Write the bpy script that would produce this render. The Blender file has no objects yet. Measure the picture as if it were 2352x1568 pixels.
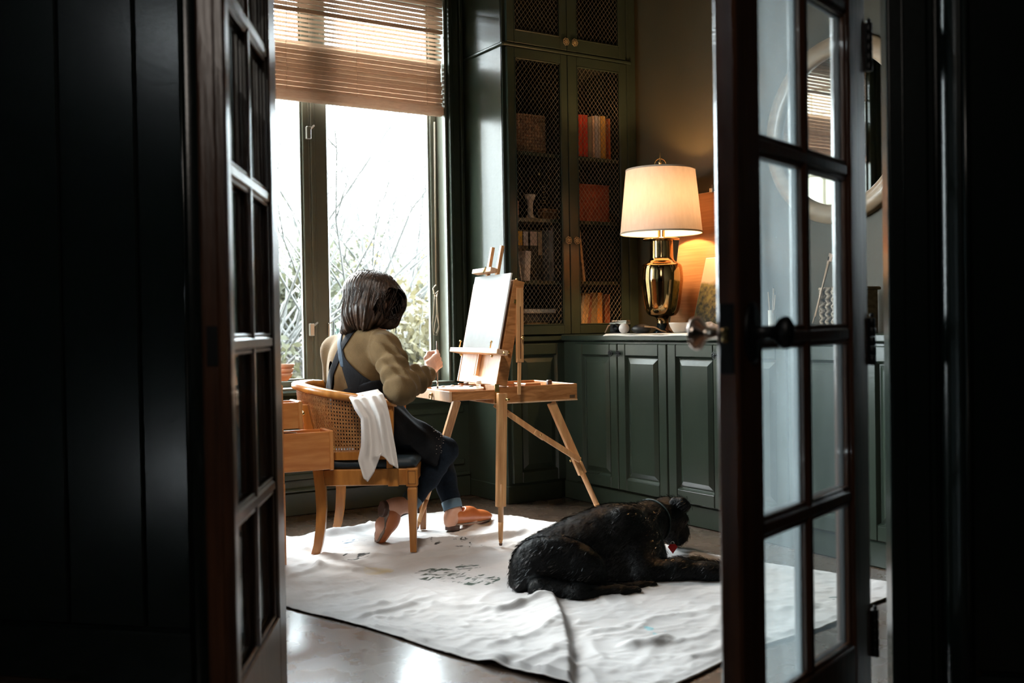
import bpy, bmesh, math, random
import numpy as np
from mathutils import Vector, Matrix

SC = bpy.context.scene
COL = SC.collection
PI = math.pi
R = math.radians

# ------------------------------------------------------------------ camera
YAW, PITCH, ROLL, FPX = R(32.6846), R(0.8586), R(0.9444), 2367.26
IMW, IMH = 2352.0, 1568.0
CAM = np.array([0.0, 0.0, 0.975])
def _basis():
    cy, sy = math.cos(YAW), math.sin(YAW)
    f = np.array([sy*math.cos(PITCH), cy*math.cos(PITCH), -math.sin(PITCH)])
    r0 = np.array([cy, -sy, 0.0])
    d0 = np.cross(f, r0)
    r = math.cos(ROLL)*r0 + math.sin(ROLL)*d0
    d = -math.sin(ROLL)*r0 + math.cos(ROLL)*d0
    return r, d, f
CR, CD, CF = _basis()
cam_data = bpy.data.cameras.new('camera')
cam = bpy.data.objects.new('camera', cam_data)
COL.objects.link(cam)
cam.matrix_world = Matrix(((CR[0], -CD[0], -CF[0], CAM[0]),
                           (CR[1], -CD[1], -CF[1], CAM[1]),
                           (CR[2], -CD[2], -CF[2], CAM[2]), (0, 0, 0, 1)))
cam_data.sensor_width = 36.0
cam_data.lens = 36.0*FPX/IMW
cam_data.clip_start = 0.05
cam_data.clip_end = 200
cam_data.dof.use_dof = True
cam_data.dof.focus_distance = 4.75
cam_data.dof.aperture_fstop = 2.8
SC.camera = cam

# ------------------------------------------------------------------ light
world = bpy.data.worlds.new('sky')
SC.world = world
world.use_nodes = True
wn = world.node_tree
wn.nodes.clear()
wo = wn.nodes.new('ShaderNodeOutputWorld')
bg = wn.nodes.new('ShaderNodeBackground')
bg.inputs['Color'].default_value = (0.86, 0.95, 1.0, 1)      # bright hazy morning sky
bg.inputs['Strength'].default_value = 32.0
wn.links.new(bg.outputs[0], wo.inputs[0])

sun_d = bpy.data.lights.new('sun', 'SUN')
sun_d.energy = 9.0
sun_d.angle = R(22)
sun_d.color = (1.0, 0.95, 0.91)
sun = bpy.data.objects.new('sun', sun_d)
COL.objects.link(sun)
def aim(o, d):
    o.rotation_euler = Vector(d).to_track_quat('-Z', 'Y').to_euler()
aim(sun, (0.14, -0.80, -0.60))

# portal in the window opening, so the sky through it is sampled well
pd = bpy.data.lights.new('window_portal', 'AREA')
pd.shape = 'RECTANGLE'; pd.size = 1.62; pd.size_y = 2.3
pd.cycles.is_portal = True
po = bpy.data.objects.new('window_portal', pd)
COL.objects.link(po)
po.location = (2.10, 5.36, 1.78)
aim(po, (0, -1, 0))

pd2 = bpy.data.lights.new('left_window_portal', 'AREA')
pd2.shape = 'RECTANGLE'; pd2.size = 1.9; pd2.size_y = 2.1
pd2.cycles.is_portal = True
po2 = bpy.data.objects.new('left_window_portal', pd2)
COL.objects.link(po2)
po2.location = (0.80, 3.90, 1.70)
aim(po2, (1, 0, 0))

# added fill light in the hall, behind and above the viewer, no lamp seen
hd = bpy.data.lights.new('hall_fill', 'AREA')
hd.shape = 'DISK'; hd.size = 0.9
hd.energy = 9.0; hd.color = (1.0, 0.90, 0.80)
ho = bpy.data.objects.new('hall_fill', hd)
COL.objects.link(ho)
ho.location = (-1.15, -0.55, 2.55)
aim(ho, (0.62, 0.84, -0.34))

# added fill spot under the ceiling inside the doorway, no real fitting
rd_ = bpy.data.lights.new('room_fill_spot', 'SPOT')
rd_.energy = 225.0; rd_.color = (1.0, 0.89, 0.78)
rd_.spot_size = R(58); rd_.spot_blend = 1.0; rd_.shadow_soft_size = 0.22
ro = bpy.data.objects.new('room_fill_spot', rd_)
COL.objects.link(ro)
ro.location = (1.05, 2.75, 2.90)
aim(ro, (1.00, 1.30, -2.30))

vs = SC.view_settings
SC.display_settings.display_device = 'sRGB'
vs.view_transform = 'Standard'
vs.look = 'None'
vs.exposure = 0.35
vs.gamma = 1.0
vs.use_curve_mapping = False
cy = SC.cycles
cy.max_bounces = 10
cy.diffuse_bounces = 5
cy.glossy_bounces = 5
cy.transmission_bounces = 8
cy.transparent_max_bounces = 24
cy.sample_clamp_indirect = 6.0
cy.caustics_reflective = False
cy.caustics_refractive = False
cy.use_denoising = True

# ------------------------------------------------------------------ frames
def onz(x, y, z):                       # where a sight line meets a level plane
    d = CR*((x-IMW/2)/FPX) + CD*((y-IMH/2)/FPX) + CF
    return CAM + d*((z-CAM[2])/d[2])
def onx(x, y, X):
    d = CR*((x-IMW/2)/FPX) + CD*((y-IMH/2)/FPX) + CF
    return CAM + d*(X/d[0])
def ony(x, y, Y):
    d = CR*((x-IMW/2)/FPX) + CD*((y-IMH/2)/FPX) + CF
    return CAM + d*(Y/d[1])
def AT(x, y, D):                        # a point D metres away, read off the photograph
    return CAM + (CR*((x-IMW/2)/FPX) + CD*((y-IMH/2)/FPX) + CF)*D
RX = np.array([math.cos(YAW), -math.sin(YAW), 0.0])   # level axes turned with the viewer
RD = np.array([math.sin(YAW), math.cos(YAW), 0.0])
UP = np.array([0, 0, 1.0])
def WV(X, D, z=0.0):
    return RX*X + RD*D + UP*z
def V3(*a): return np.array(a, float)
def nrm(v):
    v = np.asarray(v, float)
    return v/np.linalg.norm(v)

# ------------------------------------------------------------------ materials
def _n(nt, t, **k):
    n = nt.nodes.new(t)
    for a, b in k.items(): setattr(n, a, b)
    return n
def mat(name, c1, c2=None, rough=0.5, metal=0.0, scale=8.0, stretch=(1, 1, 1), detail=4.0, bump=0.0, bump_scale=None,
        spec=0.5, rough2=None, sheen=0.0, coat=0.0, ramp=(0.35, 0.65), coords='Object', trans=0.0, emit=None, rot=(0, 0, 0), distort=0.0):
    m = bpy.data.materials.new(name)
    m.use_nodes = True
    nt = m.node_tree
    b = nt.nodes['Principled BSDF']
    b.inputs['Base Color'].default_value = (*c1, 1)
    b.inputs['Roughness'].default_value = rough
    b.inputs['Metallic'].default_value = metal
    b.inputs['Specular IOR Level'].default_value = spec
    b.inputs['Sheen Weight'].default_value = sheen
    b.inputs['Coat Weight'].default_value = coat
    tc = _n(nt, 'ShaderNodeTexCoord')
    mp = _n(nt, 'ShaderNodeMapping')
    mp.inputs['Scale'].default_value = stretch
    mp.inputs['Rotation'].default_value = rot
    nt.links.new(tc.outputs[coords], mp.inputs['Vector'])
    if c2 is not None or rough2 is not None:
        no = _n(nt, 'ShaderNodeTexNoise')
        no.inputs['Scale'].default_value = scale
        no.inputs['Detail'].default_value = detail
        no.inputs['Distortion'].default_value = distort
        nt.links.new(mp.outputs[0], no.inputs['Vector'])
        if c2 is not None:
            cr = _n(nt, 'ShaderNodeValToRGB')
            cr.color_ramp.elements[0].position = ramp[0]
            cr.color_ramp.elements[1].position = ramp[1]
            cr.color_ramp.elements[0].color = (*c1, 1)
            cr.color_ramp.elements[1].color = (*c2, 1)
            nt.links.new(no.outputs['Fac'], cr.inputs['Fac'])
            nt.links.new(cr.outputs[0], b.inputs['Base Color'])
        if rough2 is not None:
            mr = _n(nt, 'ShaderNodeMapRange')
            mr.inputs['To Min'].default_value = rough
            mr.inputs['To Max'].default_value = rough2
            nt.links.new(no.outputs['Fac'], mr.inputs['Value'])
            nt.links.new(mr.outputs[0], b.inputs['Roughness'])
    if bump:
        n2 = _n(nt, 'ShaderNodeTexNoise')
        n2.inputs['Scale'].default_value = bump_scale or scale*4
        n2.inputs['Detail'].default_value = 3
        nt.links.new(mp.outputs[0], n2.inputs['Vector'])
        bp = _n(nt, 'ShaderNodeBump')
        bp.inputs['Strength'].default_value = bump
        bp.inputs['Distance'].default_value = 0.01
        nt.links.new(n2.outputs['Fac'], bp.inputs['Height'])
        nt.links.new(bp.outputs[0], b.inputs['Normal'])
    if trans:
        tr = _n(nt, 'ShaderNodeBsdfTranslucent')
        tr.inputs['Color'].default_value = (*(c2 or c1), 1)
        mx = _n(nt, 'ShaderNodeMixShader')
        mx.inputs[0].default_value = trans
        out = nt.nodes['Material Output']
        nt.links.new(b.outputs[0], mx.inputs[1])
        nt.links.new(tr.outputs[0], mx.inputs[2])
        nt.links.new(mx.outputs[0], out.inputs[0])
    if emit:
        b.inputs['Emission Color'].default_value = (*emit[:3], 1)
        b.inputs['Emission Strength'].default_value = emit[3]
    return m

def glass_mat(name, dust=0.0, tint=(0.97, 0.99, 0.985)):
    m = bpy.data.materials.new(name)
    m.use_nodes = True
    nt = m.node_tree
    nt.nodes.clear()
    out = _n(nt, 'ShaderNodeOutputMaterial')
    tr = _n(nt, 'ShaderNodeBsdfTransparent'); tr.inputs[0].default_value = (*tint, 1)
    gl = _n(nt, 'ShaderNodeBsdfGlossy'); gl.inputs['Roughness'].default_value = 0.02
    fr = _n(nt, 'ShaderNodeFresnel'); fr.inputs['IOR'].default_value = 1.5
    mx = _n(nt, 'ShaderNodeMixShader')
    geo = _n(nt, 'ShaderNodeNewGeometry')
    inv = _n(nt, 'ShaderNodeMath', operation='SUBTRACT'); inv.inputs[0].default_value = 1.0
    nt.links.new(geo.outputs['Backfacing'], inv.inputs[1])
    mu = _n(nt, 'ShaderNodeMath', operation='MULTIPLY')
    nt.links.new(fr.outputs[0], mu.inputs[0]); nt.links.new(inv.outputs[0], mu.inputs[1])
    nt.links.new(mu.outputs[0], mx.inputs[0])
    nt.links.new(tr.outputs[0], mx.inputs[1])
    nt.links.new(gl.outputs[0], mx.inputs[2])
    last = mx
    if dust:
        tl = _n(nt, 'ShaderNodeBsdfTranslucent'); tl.inputs[0].default_value = (0.78, 0.88, 0.92, 1)
        tc = _n(nt, 'ShaderNodeTexCoord')
        mp = _n(nt, 'ShaderNodeMapping'); mp.inputs['Scale'].default_value = (9, 9, 2.2)
        no = _n(nt, 'ShaderNodeTexNoise'); no.inputs['Scale'].default_value = 1.3; no.inputs['Detail'].default_value = 6
        no.inputs['Distortion'].default_value = 0.6
        nt.links.new(tc.outputs['Object'], mp.inputs[0]); nt.links.new(mp.outputs[0], no.inputs[0])
        mr = _n(nt, 'ShaderNodeMapRange'); mr.inputs[1].default_value = 0.25; mr.inputs[2].default_value = 0.8
        mr.inputs[3].default_value = dust*0.55; mr.inputs[4].default_value = dust*1.5
        nt.links.new(no.outputs[0], mr.inputs[0])
        m2 = _n(nt, 'ShaderNodeMixShader')
        nt.links.new(mr.outputs[0], m2.inputs[0])
        nt.links.new(mx.outputs[0], m2.inputs[1]); nt.links.new(tl.outputs[0], m2.inputs[2])
        last = m2
    nt.links.new(last.outputs[0], out.inputs[0])
    return m

M = {}
M['green'] = mat('green_paint', (0.0225, 0.0310, 0.0225), (0.0280, 0.0385, 0.0280), rough=0.24, scale=3, bump=0.03, bump_scale=60, spec=0.27)
M['green_side'] = mat('green_satin_paint', (0.0225, 0.0310, 0.0225), (0.0280, 0.0385, 0.0280), rough=0.24, scale=3, bump=0.03, bump_scale=60, spec=0.27)
M['sash_paint'] = mat('window_sash_paint', (0.120, 0.130, 0.105), (0.14, 0.15, 0.12), rough=0.35, scale=4)
M['green_wall'] = mat('green_wall_paint', (0.036, 0.029, 0.012), (0.043, 0.034, 0.015), rough=0.5, scale=3, bump=0.05, bump_scale=80, spec=0.4)
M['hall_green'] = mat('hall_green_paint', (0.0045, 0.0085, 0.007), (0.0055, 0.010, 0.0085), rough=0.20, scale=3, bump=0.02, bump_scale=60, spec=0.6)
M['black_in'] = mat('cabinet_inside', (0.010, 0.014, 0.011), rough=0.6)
M['ceil'] = mat('ceiling_paint', (0.38, 0.38, 0.37), rough=0.7)
M['door_wood'] = mat('dark_stained_wood', (0.030, 0.012, 0.006), (0.095, 0.036, 0.014), rough=0.28, scale=5, stretch=(9, 9, 0.6), detail=6, bump=0.15, bump_scale=14, ramp=(0.3, 0.75), spec=0.6, coat=0.15)
M['oak'] = mat('oak_wood', (0.50, 0.235, 0.085), (0.66, 0.36, 0.15), rough=0.42, scale=4, stretch=(3, 14, 14), detail=6, bump=0.08, bump_scale=10)
M['oak_v'] = mat('oak_wood_upright', (0.52, 0.25, 0.10), (0.68, 0.38, 0.17), rough=0.42, scale=4, stretch=(14, 14, 1.6), detail=6, bump=0.08, bump_scale=10)
M['oak_box'] = mat('oiled_beech', (0.30, 0.115, 0.035), (0.52, 0.235, 0.085), rough=0.34, scale=3, stretch=(2.5, 16, 16), detail=7, bump=0.08, bump_scale=10, distort=1.2)
M['oak_pale'] = mat('pale_plywood', (0.66, 0.40, 0.24), (0.74, 0.49, 0.31), rough=0.45, scale=4, stretch=(20, 20, 1.2), detail=5)
M['desk_wood'] = mat('orange_desk_wood', (0.50, 0.17, 0.04), (0.64, 0.26, 0.075), rough=0.32, scale=3, stretch=(2, 2, 16), detail=6, coat=0.2)
M['chair_wood'] = mat('honey_chair_wood', (0.34, 0.125, 0.024), (0.52, 0.22, 0.05), rough=0.3, scale=4, stretch=(8, 8, 1.5), detail=5, coat=0.25)
M['cane'] = mat('cane_webbing', (0.36, 0.16, 0.055), (0.46, 0.24, 0.09), rough=0.45, scale=60)
M['brass'] = mat('aged_brass', (0.62, 0.42, 0.16), (0.74, 0.53, 0.24), rough=0.16, metal=1.0, scale=4)
M['bronze'] = mat('polished_bronze', (0.38, 0.255, 0.115), (0.47, 0.325, 0.16), rough=0.08, metal=1.0, scale=3)
M['iron'] = mat('black_iron', (0.012, 0.013, 0.014), rough=0.35, metal=0.6)
M['nickel'] = mat('polished_nickel', (0.90, 0.76, 0.66), rough=0.16, metal=1.0)
M['steel'] = mat('steel', (0.62, 0.60, 0.56), rough=0.3, metal=1.0)
M['knob_old'] = mat('antique_gold', (0.50, 0.36, 0.20), rough=0.35, metal=0.9)
M['wire'] = mat('bronze_wire', (0.24, 0.215, 0.16), rough=0.40, metal=0.6)
M['seat'] = mat('teal_seat_cloth', (0.003, 0.012, 0.020), (0.005, 0.018, 0.028), rough=0.6, scale=90, bump=0.1)
M['towel'] = mat('white_cotton', (0.84, 0.80, 0.77), rough=0.85, bump=0.12, bump_scale=220, trans=0.15)
M['skin'] = mat('skin', (0.62, 0.33, 0.225), (0.70, 0.40, 0.29), rough=0.5, scale=20)
M['sweater'] = mat('olive_sweater', (0.100, 0.062, 0.026), (0.135, 0.086, 0.038), rough=0.9, scale=14, sheen=0.06, spec=0.2, bump=0.25, bump_scale=260)
M['apron'] = mat('charcoal_apron', (0.006, 0.007, 0.010), (0.011, 0.012, 0.015), rough=0.85, scale=12, bump=0.15, bump_scale=120, spec=0.2)
M['denim'] = mat('navy_denim', (0.0025, 0.0065, 0.0135), (0.005, 0.0115, 0.0215), rough=0.9, scale=90, bump=0.15, bump_scale=300, spec=0.2)
M['denim_in'] = mat('pale_denim', (0.10, 0.17, 0.23), rough=0.85)
M['strap'] = mat('denim_strap', (0.012, 0.028, 0.052), (0.022, 0.046, 0.078), rough=0.75, scale=60)
M['hair'] = mat('brown_hair', (0.011, 0.007, 0.005), (0.046, 0.025, 0.016), rough=0.42, scale=10, stretch=(9, 9, 1.0), detail=5, spec=0.30)
M['leather'] = mat('tan_leather', (0.44, 0.115, 0.028), (0.55, 0.17, 0.05), rough=0.38, scale=10, coat=0.15)
M['sole'] = mat('shoe_sole', (0.34, 0.25, 0.19), (0.16, 0.13, 0.11), rough=0.6, scale=14)
M['heel'] = mat('dark_heel', (0.055, 0.022, 0.012), rough=0.45)
M['fur'] = mat('black_fur', (0.0022, 0.0027, 0.0032), (0.004, 0.0048, 0.0055), rough=0.34, scale=30, stretch=(1, 4, 4), spec=0.14, bump=0.35, bump_scale=120)
M['fur_hair'] = mat('black_coat_strands', (0.003, 0.0036, 0.0042), rough=0.32, spec=0.16)
M['red'] = mat('red_tag', (0.55, 0.02, 0.02), rough=0.35)
M['paper'] = mat('white_paper', (0.78, 0.75, 0.70), rough=0.8)
M['plaster'] = mat('white_ceramic', (0.74, 0.70, 0.64), rough=0.35)
M['clay'] = mat('terracotta', (0.62, 0.30, 0.17), (0.74, 0.44, 0.30), rough=0.6, scale=12)
M['basket'] = mat('seagrass', (0.22, 0.15, 0.10), (0.42, 0.31, 0.22), rough=0.7, scale=18, stretch=(1, 1, 3))
M['basket_dark'] = mat('dark_seagrass', (0.16, 0.09, 0.05), (0.28, 0.17, 0.10), rough=0.7, scale=18)
M['bamboo'] = mat('bamboo_slat', (0.46, 0.345, 0.26), (0.62, 0.50, 0.405), rough=0.5, scale=5, stretch=(5, 30, 30), trans=0.50, detail=6)
M['bamboo_lit'] = mat('lit_bamboo', (0.56, 0.42, 0.33), (0.70, 0.56, 0.46), rough=0.5, scale=5, stretch=(5, 30, 30), trans=0.42, detail=6)  # lighter bamboo copy, room light on the low slats put into colour
M['cord'] = mat('cotton_cord', (0.62, 0.52, 0.40), rough=0.8)
M['glass'] = glass_mat('window_glass')
M['pane_clean'] = glass_mat('door_glass', 0.02)
M['pane_dusty'] = glass_mat('dusty_door_glass', 0.16)

# ------------------------------------------------------------------ building helpers
def new_mesh(name, verts, faces, smooth=False):
    me = bpy.data.meshes.new(name)
    me.from_pydata([tuple(map(float, v)) for v in verts], [], [tuple(map(int, f)) for f in faces])
    if smooth:
        me.polygons.foreach_set('use_smooth', [True]*len(me.polygons))
    me.update()
    return me

class MB:
    """collects shapes into ONE mesh"""
    def __init__(s): s.v = []; s.f = []; s.s = []
    def add(s, verts, faces, smooth=False):
        o = len(s.v)
        s.v.extend([tuple(map(float, v)) for v in verts])
        s.f.extend([tuple(int(i)+o for i in f) for f in faces])
        s.s.extend([smooth]*len(faces))
        return s
    def box(s, c, h, ax=None, bev=0.0):
        """centre, half sizes, three axes; edges chamfered by bev"""
        c = np.asarray(c, float)
        ax = ax or (V3(1, 0, 0), V3(0, 1, 0), V3(0, 0, 1))
        h = np.asarray(h, float)
        if bev <= 0 or bev >= min(h)*0.9:
            vs = [c + ax[0]*h[0]*i + ax[1]*h[1]*j + ax[2]*h[2]*k for i in (-1, 1) for j in (-1, 1) for k in (-1, 1)]
            fs = [(0, 1, 3, 2), (4, 6, 7, 5), (0, 4, 5, 1), (2, 3, 7, 6), (0, 2, 6, 4), (1, 5, 7, 3)]
            return s.add(vs, fs)
        vs = []; idx = {}
        for i in (-1, 1):
            for j in (-1, 1):
                for k in (-1, 1):
                    for a in range(3):
                        hh = [h[0]-bev, h[1]-bev, h[2]-bev]; hh[a] = h[a]
                        idx[(i, j, k, a)] = len(vs)
                        vs.append(c + ax[0]*hh[0]*i + ax[1]*hh[1]*j + ax[2]*hh[2]*k)
        fs = []
        S = (-1, 1)
        for a in range(3):
            b, d = (a+1) % 3, (a+2) % 3
            for sg in S:
                def g(x, y):
                    t = [0, 0, 0]; t[a] = sg; t[b] = x; t[d] = y
                    return idx[(*t, a)]
                q = [g(-1, -1), g(1, -1), g(1, 1), g(-1, 1)]
                fs.append(q if sg > 0 else q[::-1])
            # edges along axis a
            for x in S:
                for y in S:
                    def g2(z, w):
                        t = [0, 0, 0]; t[a] = z; t[b] = x; t[d] = y
                        return idx[(*t, w)]
                    q = [g2(-1, b), g2(1, b), g2(1, d), g2(-1, d)]
                    fs.append(q if x*y < 0 else q[::-1])
        for i in S:
            for j in S:
                for k in S:
                    q = [idx[(i, j, k, 0)], idx[(i, j, k, 1)], idx[(i, j, k, 2)]]
                    fs.append(q if i*j*k > 0 else q[::-1])
        fl = np.linalg.det(np.array(ax))
        if fl < 0: fs = [f[::-1] for f in fs]
        return s.add(vs, fs)
    def span(s, lo, hi, bev=0.0):
        lo = np.asarray(lo, float); hi = np.asarray(hi, float)
        return s.box((lo+hi)/2, np.abs(hi-lo)/2, None, bev)
    def beam(s, p, q, w, t, side=None, bev=0.002):
        """bar from p to q, w wide along side, t thick across it"""
        p = np.asarray(p, float); q = np.asarray(q, float)
        d = q-p; L = np.linalg.norm(d); d = d/L
        side = V3(0, 0, 1) if side is None else np.asarray(side, float)
        side = side - d*(side@d)
        if np.linalg.norm(side) < 1e-6: side = V3(1, 0, 0) - d*d[0]
        side = nrm(side)
        n = np.cross(d, side)
        return s.box((p+q)/2, (L/2, w/2, t/2), (d, side, n), bev)
    def tube(s, pts, r, seg=8, closed=False, cap=True, flat=None):
        pts = [np.asarray(p, float) for p in pts]
        n = len(pts)
        rs = r if hasattr(r, '__len__') else [r]*n
        up = None; vs = []; fs = []
        for i, p in enumerate(pts):
            if closed: t = pts[(i+1) % n]-pts[i-1]
            else: t = pts[min(i+1, n-1)]-pts[max(i-1, 0)]
            t = nrm(t) if np.linalg.norm(t) > 1e-9 else V3(0, 0, 1)
            if up is None:
                up = V3(0, 0, 1) if abs(t[2]) < 0.9 else V3(1, 0, 0)
            up = up - t*(up@t); up = nrm(up)
            b = np.cross(t, up)
            for k in range(seg):
                a = 2*PI*k/seg
                fx, fy = (1, 1) if flat is None else flat
                vs.append(p + rs[i]*(up*math.cos(a)*fx + b*math.sin(a)*fy))
        m = n if closed else n-1
        for i in range(m):
            for k in range(seg):
                a = i*seg+k; b2 = i*seg+(k+1) % seg
                c = ((i+1) % n)*seg+(k+1) % seg; d = ((i+1) % n)*seg+k
                fs.append((a, b2, c, d))
        if not closed and cap:
            fs.append(tuple(range(seg))[::-1]); fs.append(tuple(range((n-1)*seg, n*seg)))
        return s.add(vs, fs, True)
    def lathe(s, prof, o=(0, 0, 0), ax=None, seg=32, cap=True, smooth=True):
        """prof: (radius, height) pairs turned about ax[2]"""
        o = np.asarray(o, float)
        ax = ax or (V3(1, 0, 0), V3(0, 1, 0), V3(0, 0, 1))
        vs = []; fs = []
        for r, h in prof:
            for k in range(seg):
                a = 2*PI*k/seg
                vs.append(o + ax[0]*r*math.cos(a) + ax[1]*r*math.sin(a) + ax[2]*h)
        for i in range(len(prof)-1):
            for k in range(seg):
                fs.append((i*seg+k, i*seg+(k+1) % seg, (i+1)*seg+(k+1) % seg, (i+1)*seg+k))
        if cap:
            if prof[0][0] > 1e-5: fs.append(tuple(range(seg))[::-1])
            if prof[-1][0] > 1e-5: fs.append(tuple(range((len(prof)-1)*seg, len(prof)*seg)))
        return s.add(vs, fs, smooth)
    def prism(s, poly, o, ax, depth):
        """flat outline in (ax0, ax1) pushed along ax2"""
        o = np.asarray(o, float); n = len(poly)
        vs = [o + ax[0]*x + ax[1]*y for x, y in poly] + [o + ax[0]*x + ax[1]*y + ax[2]*depth for x, y in poly]
        fs = [tuple(range(n))[::-1], tuple(range(n, 2*n))]
        for i in range(n):
            j = (i+1) % n
            fs.append((i, j, n+j, n+i))
        return s.add(vs, fs)
    def grid(s, f, nu, nv, smooth=True):
        vs = [f(i/nu, j/nv) for j in range(nv+1) for i in range(nu+1)]
        fs = [(j*(nu+1)+i, j*(nu+1)+i+1, (j+1)*(nu+1)+i+1, (j+1)*(nu+1)+i) for j in range(nv) for i in range(nu)]
        return s.add(vs, fs, smooth)
    def frame(s, a0, a1, b0, b1, w, place, t, bev=0.002):
        """four bars of a rectangular frame; place(a, b) gives the middle of the bar, t = depth"""
        return s
    def build(s, name, m, parent=None, kind=None, shade=None):
        off = np.array(parent_world(parent)) if parent is not None else np.zeros(3)
        me = bpy.data.meshes.new(name)
        me.from_pydata([tuple(np.asarray(v)-off) for v in s.v], [], s.f)
        me.polygons.foreach_set('use_smooth', s.s if shade is None else [shade]*len(s.f))
        me.materials.append(m)
        me.update()
        o = bpy.data.objects.new(name, me)
        COL.objects.link(o)
        if parent is not None: o.parent = parent
        if kind: o['kind'] = kind
        return o

def parent_world(p):
    v = np.zeros(3)
    while p is not None:
        v = v + np.array(p.location)
        p = p.parent
    return v
def thing(name, label, cat, loc=(0, 0, 0), group=None):
    o = bpy.data.objects.new(name, None)
    COL.objects.link(o)
    o.location = tuple(float(x) for x in loc)
    o.empty_display_size = 0.1
    o['label'] = label; o['category'] = cat
    if group: o['group'] = group
    return o
def tag(o, label, cat, group=None, kind=None):
    o['label'] = label; o['category'] = cat
    if group: o['group'] = group
    if kind: o['kind'] = kind
    return o
def struct(o, label=None):
    o['kind'] = 'structure'
    if label: o['label'] = label
    return o
def root_struct(name, loc=(0, 0, 0), label=None):
    o = bpy.data.objects.new(name, None)
    COL.objects.link(o)
    o.location = tuple(float(x) for x in loc)
    o.empty_display_size = 0.1
    o['kind'] = 'structure'
    if label: o['label'] = label
    return o
def setorigin(o, loc):
    """move a parentless mesh object's origin to loc without moving the shape"""
    loc = Vector([float(x) for x in loc])
    o.data.transform(Matrix.Translation(-loc))
    o.location = loc
    return o
def wallsheet(name, lo, hi, m):
    return struct(MB().span(lo, hi).build(name, m))

# ------------------------------------------------------------------ signed distance surfaces for bodies and clothes
def smin(a, b, k):
    if k <= 0: return np.minimum(a, b)
    h = np.clip(0.5+0.5*(b-a)/k, 0, 1)
    return b+(a-b)*h-k*h*(1-h)
def cap(P, a, b, ra, rb):
    a = np.asarray(a, float); b = np.asarray(b, float)
    d = b-a
    t = np.clip(((P-a)@d)/(d@d), 0, 1)
    return np.linalg.norm(P-(a+t[:, None]*d), axis=1)-(ra+(rb-ra)*t)
def ell(P, c, r, ax=None):
    q = P-np.asarray(c, float)
    if ax is not None: q = q@np.array(ax).T
    r = np.asarray(r, float)
    k0 = np.linalg.norm(q/r, axis=1); k1 = np.linalg.norm(q/(r*r), axis=1)
    return k0*(k0-1.0)/np.maximum(k1, 1e-9)
def rbox(P, c, h, ax=None, r=0.01):
    q = P-np.asarray(c, float)
    if ax is not None: q = q@np.array(ax).T
    q = np.abs(q)-(np.asarray(h, float)-r)
    return np.linalg.norm(np.maximum(q, 0), axis=1)+np.minimum(q.max(axis=1), 0)-r
def chain(P, pts, rs, k=0.02):
    d = None
    for i in range(len(pts)-1):
        e = cap(P, pts[i], pts[i+1], rs[i], rs[i+1])
        d = e if d is None else smin(d, e, k)
    return d
def vnoise(P, s, seed=0):
    """cheap smooth 3-D wave noise in -1..1"""
    rng = np.random.RandomState(seed)
    o = np.zeros(len(P))
    for i in range(5):
        w = rng.normal(size=3)*s*(0.7+0.3*i)
        o += np.sin(P@w+rng.rand()*6.28)/(1+0.35*i)
    return o/2.6
def iso(fun, lo, hi, h):
    lo = np.asarray(lo, float); hi = np.asarray(hi, float)
    n = np.maximum(np.ceil((hi-lo)/h).astype(int)+1, 4)
    xs = [lo[i]+h*np.arange(n[i]) for i in range(3)]
    G = np.empty(n, np.float64)
    step = max(1, int(400000/(n[1]*n[2])))
    YY, ZZ = np.meshgrid(xs[1], xs[2], indexing='ij')
    for i in range(0, n[0], step):
        xx = xs[0][i:i+step]
        P = np.empty((len(xx), n[1], n[2], 3))
        P[..., 0] = xx[:, None, None]; P[..., 1] = YY; P[..., 2] = ZZ
        G[i:i+step] = fun(P.reshape(-1, 3)).reshape(len(xx), n[1], n[2])
    S = G < 0
    C = n-1
    cnt = np.zeros(C, int); acc = np.zeros((*C, 3))
    for a in range(3):
        b, c = (a+1) % 3, (a+2) % 3
        for ob in (0, 1):
            for oc in (0, 1):
                s0 = [None]*3; s1 = [None]*3
                s0[a] = slice(0, C[a]); s1[a] = slice(1, C[a]+1)
                s0[b] = s1[b] = slice(ob, C[b]+ob)
                s0[c] = s1[c] = slice(oc, C[c]+oc)
                g0 = G[tuple(s0)]; g1 = G[tuple(s1)]
                x = (g0 < 0) != (g1 < 0)
                with np.errstate(divide='ignore', invalid='ignore'):
                    t = np.where(x, g0/(g0-g1), 0)
                cnt += x
                acc[..., a] += np.where(x, t, 0)
                acc[..., b] += np.where(x, ob, 0)
                acc[..., c] += np.where(x, oc, 0)
    cells = np.argwhere(cnt > 0)
    idx = -np.ones(C, int)
    idx[tuple(cells.T)] = np.arange(len(cells))
    v = lo+h*(cells+acc[tuple(cells.T)]/cnt[tuple(cells.T)][:, None])
    faces = []
    for a in range(3):
        b, c = (a+1) % 3, (a+2) % 3
        s0 = [slice(None)]*3; s1 = [slice(None)]*3
        s0[a] = slice(0, C[a]); s1[a] = slice(1, C[a]+1)
        x = S[tuple(s0)] != S[tuple(s1)]
        e = np.argwhere(x)
        ok = (e[:, b] > 0) & (e[:, c] > 0) & (e[:, b] < C[b]) & (e[:, c] < C[c])
        e = e[ok]
        inside = S[tuple(e.T)]
        def at(db, dc):
            q = e.copy(); q[:, b] += db; q[:, c] += dc
            return idx[tuple(q.T)]
        q = np.stack([at(-1, -1), at(0, -1), at(0, 0), at(-1, 0)], 1)
        q[~inside] = q[~inside][:, ::-1]
        faces.append(q)
    return v, np.concatenate(faces)
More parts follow.
